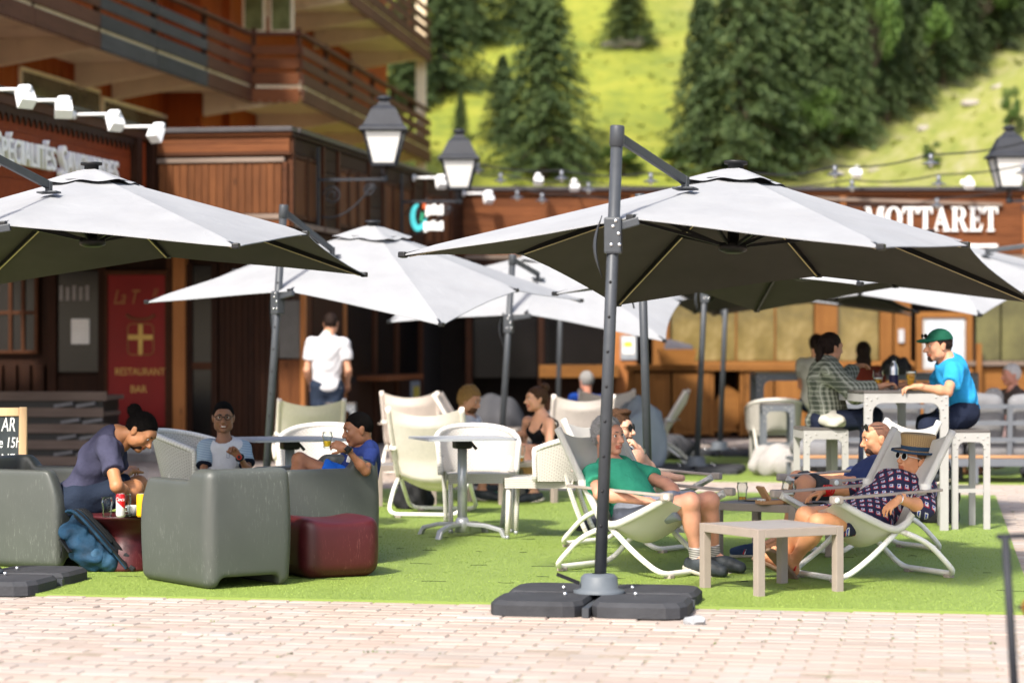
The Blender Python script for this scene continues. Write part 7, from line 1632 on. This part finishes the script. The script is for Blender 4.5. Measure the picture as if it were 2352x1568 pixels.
S=Cl(); S.ell(cx['ph']+cx['up']*.02,np.array([.165,.126,.115])+.018,cx['B'],.05)
for s in 'LR': A,K=J['hip'+s],J['kn'+s]; S.sleeve(A,A+(K-A)*.62,.104,.088,.06)
v,f=S.mesh(.011,.006,4.); child(cx,'skirt',v,f,m_dress)
# hat in the head frame
w_straw=uvweave('straw',(.40,.26,.115),(.17,.10,.04),46,16,'weave',.85); m_band=M('blue_band',(.025,.055,.10),.8,.1,20)
hat=MB(); tl=Matrix.Rotation(-.16,3,'X'); c0=Vector((0,-.012,.062))
def prof(pr,mi,uvk=1): 
    n=28; base=len(hat.v); hat.lathe([(1,z) for r_,z in pr],(0,0,0),n,mi); 
    for i,(r_,z) in enumerate(pr):
        for k in range(n):
            a=2*math.pi*k/n; hat.v[base+i*n+k]=tuple(c0+tl@Vector((r_*math.cos(a)*.92,r_*math.sin(a)*1.08,z)))
            if hat.uv is None: hat.uv={}
            hat.uv[base+i*n+k]=(k/n,i/len(pr))
prof([(.094,.0),(.098,.03),(.100,.06),(.106,.085),(.108,.096),(.098,.106),(.0,.100)],0); prof([(.0985,.004),(.1005,.030)],1); prof([(.094,.004),(.118,-.006),(.150,-.002),(.151,-.010),(.115,-.016),(.090,-.006)],0); prof([(.143,-.0015),(.1555,.002),(.1565,-.010),(.143,-.0145)],1)
hpart(cx,hat,'straw_hat',[w_straw,m_band])
mb=MB(); mb.lathe([(0,.010),(.006,.008),(.008,-.008),(0,-.01)],Vector((-.082,-.0,-.052)),8); hpart(cx,mb,'earring',M('gold',(.8,.5,.1),.3,.05,metal=.8))
mb=MB(); w0=J['wrR']; d=unit(w0-J['elR']); x=unit(np.cross(d,[0,0,1.])); y=np.cross(d,x)
for k in range(5): mb.tube([Vector(w0-d*(.004+.012*k)+(x*math.cos(t)+y*math.sin(t))*.033+d*.006*math.sin(2*t+k)-cx['org']) for t in np.linspace(0,2*math.pi,16,endpoint=False)],.0055,6,closed=True)
mb.build('red_wrist_bands',M('red_cord',(.55,.01,.01),.6),cx['o'])
mb=MB(); w0=J['wrL']; d=unit(w0-J['elL']); x=unit(np.cross(d,[0,0,1.])); y=np.cross(d,x); mb.tube([Vector(w0+d*.004+(x*math.cos(t)+y*math.sin(t))*.031-cx['org']) for t in np.linspace(0,2*math.pi,16,endpoint=False)],.0035,6,closed=True); mb.build('silver_bracelet',m_bolt,cx['o'])
m_red=M('red_strap',(.5,.012,.02),.6); m_cork=M('brown_sole',(.20,.13,.085),.8,.2,20)
for s in 'LR':
    an,to=J['an'+s],J['toe'+s]; tv=unit(to-an); up_=unit(np.cross(np.cross(tv,[0,0,1.]),tv)); sd=np.cross(tv,up_); S=Cl(); hl=an-tv*.05-up_*.062; S.cone(hl,to+tv*.01-up_*.03,.042,.046,.02); S.clip(hl+up_*.012,up_+tv*-.12); S.clip(hl-up_*.012,-up_-tv*-.12); v,f=S.mesh(.008,0,0); so=child(cx,'sandal',v,f,m_cork)
    mb=MB(); L_=lambda a,b,c: Vector(an+tv*a+up_*b+sd*c-cx['org']); mb.tube([L_(.0,-.04,.042),L_(.01,.0,.046),L_(.045,.0,.0),L_(.01,.0,-.046),L_(.0,-.04,-.042)],.007,6); mb.tube([L_(.045,.005,0),L_(.09,-.005,.005),L_(.13,-.03,.0)],.007,6); mb.build('sandal_strap',m_red,so)
# -- woman in plaid
Z=19.4; J=dict(hipR=pp(1890,972,Z-.09),hipL=pp(1905,968,Z+.09),neck=pp(1900,838,Z+.02),shR=pp(1912,858,Z-.17),shL=pp(1885,850,Z+.15),head=pp(1908,800,Z+.02)); J['elR']=jn(J['shR'],1962,900,.28,-1); J['wrR']=jn(J['elR'],2028,886,.24,1); J['elL']=jn(J['shL'],1935,880,.28,1); J['wrL']=jn(J['elL'],1962,842,.24,1)
J['knR']=jn(J['hipR'],1998,960,.42,-1); J['anR']=jn(J['knR'],1985,1075,.40,1); J['knL']=jn(J['hipL'],2005,955,.42,1); J['anL']=jn(J['knL'],1995,1070,.40,1); J['toeR']=J['anR']+np.array([.15,0,-.05]); J['toeL']=J['anL']+np.array([.15,0,-.05])
cx=person('person with dark tied hair in a loose green plaid shirt at the high table',J,'olive',(.46,.23,.13),.96,True,head_opts=dict(f=(.86,.48,-.05),u=(0,0,1),noeyes=True),hand_opts={'L':dict(d=(.9,-.1,.15),n=(.1,-.3,-.9),curl=.5),'R':dict(curl=.7)})
hair(cx,m_hdk,.012,((-.12,-.07),(-.04,-.05),(.0,-.02),(.03,.03),(.06,.068),(.11,.085)),.003,110,extra=lambda X,Y,Z:smin(eln(X,Y,Z,(.0,-.115,.0),(.045,.04,.05)),eln(X,Y,Z,(.01,-.12,-.08),(.03,.03,.06)),.03))
def plaid():
    m,nt,N,L,b=_new('green_plaid'); sp=N.new('ShaderNodeSeparateXYZ'); L.new(coords(nt),sp.inputs[0]); f=[]
    for a,k in ((sp.outputs[2],26.),(math_n(nt,'ADD',sp.outputs[0],math_n(nt,'MULTIPLY',sp.outputs[1],.7)),26.)):
        fr_=math_n(nt,'FRACT',math_n(nt,'MULTIPLY',a,k)); f.append((math_n(nt,'LESS_THAN',fr_,.38),math_n(nt,'LESS_THAN',math_n(nt,'ABSOLUTE',math_n(nt,'SUBTRACT',fr_,.72)),.06)))
    c=mixc(nt,math_n(nt,'MULTIPLY',f[0][0],.4),(.17,.18,.14),(.045,.055,.04)); c=mixc(nt,math_n(nt,'MULTIPLY',f[1][0],.85),c,(.035,.045,.03)); c=mixc(nt,math_n(nt,'MULTIPLY',math_n(nt,'MAXIMUM',f[0][1],f[1][1]),.6),c,(.42,.43,.37)); L.new(c,b.inputs['Base Color']); b.inputs['Roughness'].default_value=.9; return m
shirt(cx,plaid(),.80,.038,-.13,.009,.07,10.,long=True,fr=16); shorts(cx,s_dark,1.9,.014,.1,name='trousers'); 
for s in 'LR': shoe(cx,s,m_shoe,m_sole)
# -- man in the blue T-shirt and green cap
Z=18.95; J=dict(hipL=pp(2214,950,Z-.09),hipR=pp(2206,948,Z+.09),neck=pp(2182,830,Z),shL=pp(2194,852,Z-.18),shR=pp(2170,846,Z+.17),head=pp(2156,796,Z)); J['elL']=jn(J['shL'],2176,900,.29,-1); J['wrL']=jn(J['elL'],2108,888,.25,-1); J['elR']=jn(J['shR'],2140,892,.29,1); J['wrR']=jn(J['elR'],2085,884,.25,1)
J['knL']=jn(J['hipL'],2132,985,.42,-1); J['anL']=jn(J['knL'],2168,1085,.40,1); J['knR']=jn(J['hipR'],2128,975,.42,1); J['anR']=jn(J['knR'],2150,1085,.40,1); J['toeL']=J['anL']+np.array([-.16,0,-.05]); J['toeR']=J['anR']+np.array([-.16,0,-.05])
cx=person('person in a bright blue T-shirt and green cap, laughing at the high table',J,'tan3',(.54,.26,.15),1.0,head_opts=dict(f=(-.97,-.22,-.06),u=(-.08,0,1),smile=1.,nose=1.2),hand_opts={'L':dict(curl=.6,d=(-.95,0,-.1)),'R':dict(curl=.8)})
hair(cx,m_hdk,.006,((-.12,-.06),(-.03,-.02),(.01,.0),(.035,.04),(.058,.07),(.11,.085)),.002,120)
hmesh(cx,lambda X,Y,Z:np.maximum(eln(X,Y,Z,(0,.070,-.088),(.026,.030,.030)),Z+.068),(-.1,-.1,-.17),(.1,.14,0),.005,'goatee',MATS['dark_beard'])
m_cap2=fabric('green_cap',(.012,.085,.05))
hmesh(cx,lambda X,Y,Z:np.minimum(np.maximum(eln(X,Y,Z,(0,-.012,.040),(.090,.110,.104)),.048+.10*(-Y)*.35-Z),np.maximum(eln(X,Y,Z,(0,.085,.052),(.075,.095,.020)),-(Y-.04))),(-.13,-.16,-.05),(.13,.22,.19),.006,'cap',m_cap2)
sunglasses(cx,m_lens,m_blk,'square',.080,.018,False,'sunglasses',.026,.014)
shirt(cx,t_blue,.66,.024,-.14,.008,.078,11.); shorts(cx,s_dark,1.9,.022,.1,name='trousers')
for s in 'LR': shoe(cx,s,m_shoe,m_sole)
# -- people farther back
def seated_back(x,yh,Z,face,label,skn,col,hairm,top,female=True,ysh=None,long=True,scale=.97,drop=.52,thigh=.40,kind='long'):
    hd=pp(x,yh,Z); fv=unit(face); rtv=np.array([fv[1],-fv[0],0]); nk=hd-np.array([0,0,.175])*scale-fv*.02; hip=nk-np.array([0,0,drop])*scale-fv*.05
    J=dict(head=hd,neck=nk,shR=nk+rtv*.18*scale-[0,0,.05],shL=nk-rtv*.18*scale-[0,0,.05],hipR=hip+rtv*.09,hipL=hip-rtv*.09)
    for s,q in (('R',1),('L',-1)):
        J['el'+s]=J['sh'+s]+fv*.10+rtv*q*.04-np.array([0,0,.26]); J['wr'+s]=J['el'+s]+fv*.21-rtv*q*.06+np.array([0,0,.06]); J['kn'+s]=J['hip'+s]+fv*thigh+np.array([0,0,.02]); J['an'+s]=J['kn'+s]+fv*.02-np.array([0,0,min(.42,max(.1,J['kn'+s][2]-.08))]); J['toe'+s]=J['an'+s]+fv*.16-np.array([0,0,.05])
    c=person(label,J,skn,col,scale,female,fine=False,head_opts=dict(f=fv,u=(0,0,1)))
    if kind=='long': hair(c,hairm,.015,((-.12,-.2),(-.03,-.18),(.0,-.03),(.03,.03),(.06,.068),(.11,.085)),.004,90,extra=lambda X,Y,Z:eln(X,Y,Z,(0,-.06,-.10),(.09,.055,.13)))
    else: hair(c,hairm,.012,((-.12,-.07),(-.03,-.04),(.0,-.01),(.03,.03),(.06,.066),(.11,.085)),.004,90)
    shirt(c,top,.6,.02,-.1,.006,.07,12.); shorts(c,s_dark,1.8,.016,.1,name='trousers'); return c
seated_back(1983,810,27.9,(.05,1,0),'person with long dark hair in a rust red top at the far table','tan3',(.54,.26,.15),m_hdk,t_rust)
seated_back(1876,792,28.1,(.4,.9,0),'person in a beige T-shirt partly hidden behind the woman in plaid','tan3',(.54,.26,.15),m_hdk,t_beige,False,kind='short')
seated_back(2322,862,26.6,(-.95,-.25,-.05),'person with white hair in a dark top at the right edge','rosy2',(.50,.22,.15),m_hwhite,fabric('brown_top',(.06,.045,.04)),True,kind='short',drop=.48)
seated_back(2280,918,26.2,(-.9,.3,0),'person with short grey hair seated low on the sofa at right','tan3',(.54,.26,.15),m_hgrey,fabric('floral_top',(.3,.2,.18),.5),True,kind='short',drop=.48)
seated_back(1347,876,29.2,(-.3,1,0),'person with grey hair in blue, low behind the cream deck chairs','rosy2',(.50,.22,.15),m_hgrey,fabric('royal_blue_top',(.012,.05,.26)),False,kind='short',drop=.46)
# ================================================================ SMALL THINGS
m_glass=thin_glass('tumbler_glass',(.93,.95,.94)); m_beer=glassy('beer',(.95,.50,.06),.05,.75,1.33); m_foam=M('foam',(.82,.80,.74),.9,.05); m_water=glassy('water',(.95,.97,.97),.0,1.,1.33); m_juice=M('orange_juice',(.75,.48,.02),.3,.05)
def tumbler(p,label,h=.12,r=.036,fill=None,fm=None,foam=False,cat='glass',group='drinking glasses',rot=None):
    r_=empty('drinking_glass',p,0,label,cat,group); mb=MB(); pr=[(0,.004),(r*.78,.004),(r*.80,0),(r*.80,.002),(r*.84,h*.3),(r*.90,h*.55),(r*1.07,h*.68),(r*1.07,h*.76),(r*.96,h*.84),(r*.98,h)]
    mb.lathe(pr+[(x-.0022,z) for x,z in pr[::-1][:-3]],n=24); o=mb.build('glass_body',m_glass,r_)
    mb=MB(); mb.lathe([(0,.001),(r*.79,.001),(r*.79,.010),(0,.010)],n=20); mb.build('glass_base',m_glass,r_)
    if fill:
        mb=MB(); rr=lambda z: np.interp(z,[a[1] for a in pr[3:]],[a[0] for a in pr[3:]])-.0035; zs=np.linspace(.011,h*fill,6); mb.lathe([(0,.011)]+[(float(rr(z)),float(z)) for z in zs]+[(0,h*fill)],n=20); mb.build('drink',fm,r_)
        if foam: mb=MB(); z0=h*fill+.0005; mb.lathe([(0,z0),(float(rr(z0)),z0),(float(rr(z0+.012)),z0+.012),(0,z0+.013)],n=20); mb.build('foam',m_foam,r_)
    return r_
def can(p,col,label,text=None):
    r_=empty('drink_can',p,0,label,'can','drink cans'); mb=MB(); r,h=.029,.145; mb.lathe([(0,.003),(.022,.0),(r,.012),(r,h-.014),(.025,h-.004),(.024,h)],n=24); mb.build('can_body',col,r_); mb=MB(); mb.lathe([(.024,h),(.022,h-.003),(0,h-.003)],n=20); mb.build('can_lid',m_alu,r_)
    return r_
ST=Vector((-2.44,15.35,.013+.354))
def on_table(x,y_base,top): return G(x,y_base,top)
tt=.368
p=on_table(246,1187,tt); tumbler(p,'empty clear tumbler on the dark red side table',.125,.036)
p=on_table(289,1186,tt); tumbler(p,'tall clear glass behind the red can',.145,.034)
def cola_mat():
    m,nt,N,L,b=_new('red_white_can'); sp=N.new('ShaderNodeSeparateXYZ'); L.new(coords(nt),sp.inputs[0]); f=math_n(nt,'GREATER_THAN',math_n(nt,'SUBTRACT',sp.outputs[2],math_n(nt,'MULTIPLY',sp.outputs[0],-.9)),.078); L.new(mixc(nt,f,(.75,.74,.73),(.55,.008,.012)),b.inputs['Base Color']); b.inputs['Roughness'].default_value=.3; b.inputs['Metallic'].default_value=.2; return m
p=on_table(277,1187,tt); cn=can(p,cola_mat(),'red and white cola can on the dark red side table')
me=text_mesh('Coca',.032,.001,'can_lettering',.35); me.materials.append(m_white); co=np.array([v.co[:] for v in me.vertices]); cxm=(co[:,0].min()+co[:,0].max())/2
for vt in me.vertices: a=(vt.co.x-cxm)/.0297-math.pi/2; r0=.0297+vt.co.z; vt.co=(r0*math.cos(a),r0*math.sin(a),.102+vt.co.y)
obj_from('can_lettering',me,cn)
p=on_table(304,1184,tt); cu=empty('espresso_cup',p,0,'white espresso cup and saucer on the dark red side table','cup'); mb=MB(); mb.lathe([(0,.010),(.022,.010),(.032,.03),(.036,.065),(.034,.065),(.030,.03),(0,.014)],n=20); mb.build('cup_body',m_white,cu); mb=MB(); mb.tube([(-.034,0,.055),(-.055,0,.05),(-.055,0,.032),(-.032,0,.026)],.0045,6); mb.build('handle',m_white,cu); mb=MB(); mb.lathe([(0,.0),(.04,.0),(.065,.009),(.064,.011),(.04,.004),(0,.004)],n=24); mb.build('saucer',M('dark_saucer',(.05,.05,.05),.4),cu)
p=on_table(324,1187,tt); can(p,M('yellow_can',(.75,.42,.01),.35,.1),'yellow drinks can beside the nearest grey armchair')
# glasses held by the boys
c=pp(479,1100,17.05); tumbler(Vector(c)-Vector((0,0,.05)),'clear tumbler of water held by the boy with glasses',.11,.034,.35,m_water)
wl=pp(752,1018,15.62); tumbler(Vector(wl)-Vector((0,0,.030)),'tumbler of orange juice lifted by the boy in the jersey',.105,.033,.45,m_juice)
# table between the deck chairs
h2=.393
def ont(x,y): return G(x,y,h2)
tumbler(ont(1705,1150),'nearly empty beer glass at the left of the low grey table',.125,.036,.22,m_beer); tumbler(ont(1811,1158),'half full pint glass behind the woman\'s hand',.155,.042,.42,m_beer,True)
hb=empty('wooden_board',ont(1772,1157),R(20),'small wooden serving board with an upright holder and crumbs','serving board'); MB().box((0,0,.012),(.19,.10,.024),bev=.004).build('board',w_slat,hb); MB().beam((-.03,0,.03),(-.085,.0,.115),.10,.016).build('holder',w_slat,hb); MB().beam((.07,0,.03),(.10,0,.095),.09,.014).build('holder',w_slat,hb)
mb=MB(); 
for k in range(9): mb.box((-.07+rng.normal(0,.015),rng.normal(0,.02),.028+rng.uniform(0,.008)),(.014,.012,.008),Matrix.Rotation(rng.uniform(0,3),3,'Z'))
mb.build('crumbs',m_foam,hb)
def phone(p,rz,label): tag(MB().box((0,0,.005),(.075,.155,.009),bev=.003).build('phone',m_lens,None,p,rz),label,'phone','phones on tables')
phone(ont(1738,1151),R(70),'black phone lying behind the left beer glass'); phone(ont(1868,1157),R(100),'dark phone at the right corner of the low grey table')
# shoes on the turf
def trainer(p,rz,label):
    r_=empty('sneaker',p,rz,label,'shoe','navy canvas sneakers'); r_.scale=(.82,.82,.9); S=Cl(); S.cone((-.10,0,.045),(.09,0,.035),.042,.036,.03); S.cone((-.09,0,.06),(-.02,0,.06),.04,.042,.03); S.cone((.02,.0,.05),(.1,0,.03),.04,.034,.03); S.clip((0,0,.016),(0,0,-1)); S.clip((-.02,0,.098),(-.25,0,1)); v,f=S.mesh(.008,0,0); obj_from('upper',np_mesh('upper',soften(v,f,1),f,M('navy_canvas',(.025,.045,.10),.8,.15,20)),r_)
    S=Cl(); S.cone((-.10,0,.03),(.10,0,.028),.047,.042,.02); S.clip((0,0,.026),(0,0,1)); S.clip((0,0,.002),(0,0,-1)); v,f=S.mesh(.008,0,0); obj_from('sole',np_mesh('sole',v,f,m_sole),r_)
    for k in range(4): mb=MB(); x=-.005+k*.022; mb.tube([(x,-.03,.066-.004*k),(x+.006,0,.090-.010*k),(x,.03,.066-.004*k)],.004,6); mb.build('lace',m_white,r_)
    mb=MB(); mb.tube([(-.045,-.0455,.03),(-.03,-.043,.065)],.005,6); mb.build('stripe',m_red,r_); mb=MB(); mb.tube([(-.033,-.0455,.03),(-.018,-.043,.065)],.004,6); mb.build('stripe',m_white,r_)
trainer(G(1715,1284)+Vector((0,0,.012)),R(12),'navy canvas sneaker with white laces, left of the pair under the tables'); trainer(G(1738,1279)+Vector((0,0,.012)),R(16),'navy canvas sneaker with white laces, right of the pair under the tables')
# backpack against the armchair
m_bp=M('blue_nylon',(.008,.036,.072),.75,.5,9,1.,bscale=18); m_bpl=M('worn_blue_panel',(.018,.058,.105),.7,.4,14)
bp=empty('backpack',G(205,1320)+Vector((0,.12,.012)),0,'blue backpack with black straps leaning on the grey armchair','backpack')
S=Cl(); S.cone((.10,.02,.075),(-.10,.05,.30),.075,.062,.05); S.cone((.04,-.02,.085),(-.13,.0,.235),.085,.070,.05); S.cone((-.02,-.04,.07),(-.10,-.03,.16),.07,.06,.05); S.clip((0,0,.004),(0,0,-1)); v,f=S.mesh(.009,.012,3.,30.); obj_from('pack_body',np_mesh('pack_body',soften(v,f,1),f,m_bp),bp)
S=Cl(); S.cone((.11,-.035,.06),(.03,-.06,.10),.062,.058,.05); S.clip((0,0,.006),(0,0,-1)); v,f=S.mesh(.009,.004,3.,34.); obj_from('front_pocket',np_mesh('front_pocket',soften(v,f,1),f,m_bpl),bp)
S=Cl(); S.cone((.12,.0,.12),(-.09,.03,.345),.050,.040,.04); v,f=S.mesh(.009,.004,5.,40.); obj_from('back_panel',np_mesh('back_panel',soften(v,f,1),f,m_strapb),bp)
for (dy,off,mt) in ((-.055,.0,m_bp),(.03,.035,m_strapb)):
    path=[(-.145+off,dy+.0,.375),(-.10+off,dy-.035,.395),(-.04+off,dy-.045,.345),(.05+off,dy-.045,.245),(.13+off,dy-.035,.15),(.19+off,dy-.02,.075),(.225+off,dy-.02,.03)]
    path=fillet(path,.06,3); mb=MB()
    for a,b in zip(path[:-1],path[1:]): mb.beam(a,b+(b-a).normalized()*.006,.052 if b.x<.14 else .026,.016,up=(.6,-.35,.7),bev=.005)
    mb.build('shoulder_strap',mt,bp)
    mb=MB()
    for a,b in zip(path[:-1],path[1:]): mb.beam(a+Vector((.006,-.012,.004)),b+Vector((.006,-.012,.004)),.012,.012,up=(.6,-.35,.7))
    mb.build('strap_edge',m_strapb,bp)
mb=MB(); mb.beam((-.19,-.06,.21),(-.12,-.105,.13),.03,.012); mb.tube([(-.185,-.05,.16),(-.19,-.055,.09)],.004,5); mb.build('compression_strap',m_strapb,bp)
mb=MB()
for (x,y,z) in ((.20,-.06,.06),(.235,-.03,.05),(.255,-.05,.025),(.215,-.02,.10)): mb.box((x,y,z),(.035,.025,.03),Matrix.Rotation(.6,3,'Y'),bev=.006)
mb.build('buckle',m_strapb,bp)
# high table: glasses and bottle
ht=1.085
def onh(x,Z): return Vector(((x-1176)*Z/FPX,Z,ht))
tumbler(onh(2017,19.3),'half empty beer glass nearest the woman in plaid on the high table',.15,.042,.5,m_beer,True); tumbler(onh(2093,18.95),'full beer glass nearest the man in blue on the high table',.15,.042,.85,m_beer,True)
bt=empty('steel_bottle',onh(2053,19.25),0,'steel drinking bottle with dark sleeve on the high table','bottle'); mb=MB(); mb.lathe([(0,.0),(.036,.0),(.037,.01),(.037,.16),(.03,.19),(.016,.21),(.016,.225)],n=20); mb.build('bottle_body',M('brushed_steel',(.45,.45,.45),.3,.1,20,metal=.9),bt); mb=MB(); mb.lathe([(.0378,.02),(.0378,.11)],n=20); mb.build('bottle_sleeve',M('bottle_purple',(.02,.015,.05),.5),bt); mb=MB(); mb.lathe([(.02,.222),(.02,.25),(.0,.25)],n=14); mb.tube([(-.02,0,.24),(0,0,.275),(.02,0,.24)],.004,6); mb.build('bottle_cap',m_blk,bt)
# bag on the stool, black backpacks
def bag(p,r,mat,label,seed,name='cloth_bag'):
    v,f=sdf_func(lambda X,Y,Z:np.maximum((np.sqrt((X/r[0])**2+(Y/r[1])**2+((Z-r[2]*.45)/r[2])**2)-1)*min(r)+.012*np.sin(X*40+seed)*np.cos(Z*33+seed)+.008*np.sin(Y*50+X*30),-Z),(-r[0]*1.3,-r[1]*1.3,-.02),(r[0]*1.3,r[1]*1.3,r[2]*1.8),max(r)/16); v=soften(v,f,1)
    return tag(obj_from(name,np_mesh(name,v,f,mat),None,p),label,'bag')
bag(Vector((2.60,19.22,.785)),(.16,.13,.085),M('canvas_bag',(.45,.43,.37),.9,.15,9),'crumpled cream canvas bag on the stool of the woman in plaid',1.)
bag(Vector((3.42,19.35,.012)),(.16,.14,.36),M('black_nylon',(.012,.012,.013),.8,.3,9),'black backpack on the ground under the stool of the man in blue',2.,'black_backpack')
p=P(2057,845,27.6); bag(Vector((p.x,p.y,1.09)),(.17,.13,.15),MATS['black_nylon'],'black bag standing on the far high table',3.,'black_bag')
bag(Vector((-.86,21.0,.012)),(.17,.13,.19),MATS['black_nylon'],'black bag on the turf behind the cream deck chair',4.,'black_bag')
bag(G(1140,1150)+Vector((0,0,.012)),(.10,.07,.05),M('green_cloth',(.01,.12,.06),.8,.2),'small green cloth lying on the turf behind the wicker chair',5.,'green_cloth')
# basket on the cabinet, cushion in it
p=P(1556,838,36.8); bk=empty('basket',Vector((p.x,p.y+.1,1.125)),0,'honey wicker basket holding a dark cushion on the service cabinet','basket'); mb=MB(); vs=[]; 
def bring(s,z): return [(-.28*s,-.18*s,z),(.28*s,-.18*s,z),(.28*s,.18*s,z),(-.28*s,.18*s,z)]
vs=bring(.86,0)+bring(1.05,.24)+bring(1.0,.24)+bring(.82,.02); mb.add(vs,[(3,2,1,0)]+[(k*4+i,k*4+(i+1)%4,k*4+4+(i+1)%4,k*4+4+i) for k in range(3) for i in range(4)]+[(12,13,14,15)]); mb.build('basket_body',w_honey_h,bk); MB().box((.02,0,.25),(.42,.26,.20),Matrix.Rotation(.25,3,'Y'),bev=.05).build('cushion',M('slate_cushion',(.09,.085,.10),.9),bk)
# glass with beer beside the woman in black
tumbler(G(1196,1062,.392),'half full beer glass on the low table by the woman in black',.15,.04,.3,m_beer,True)
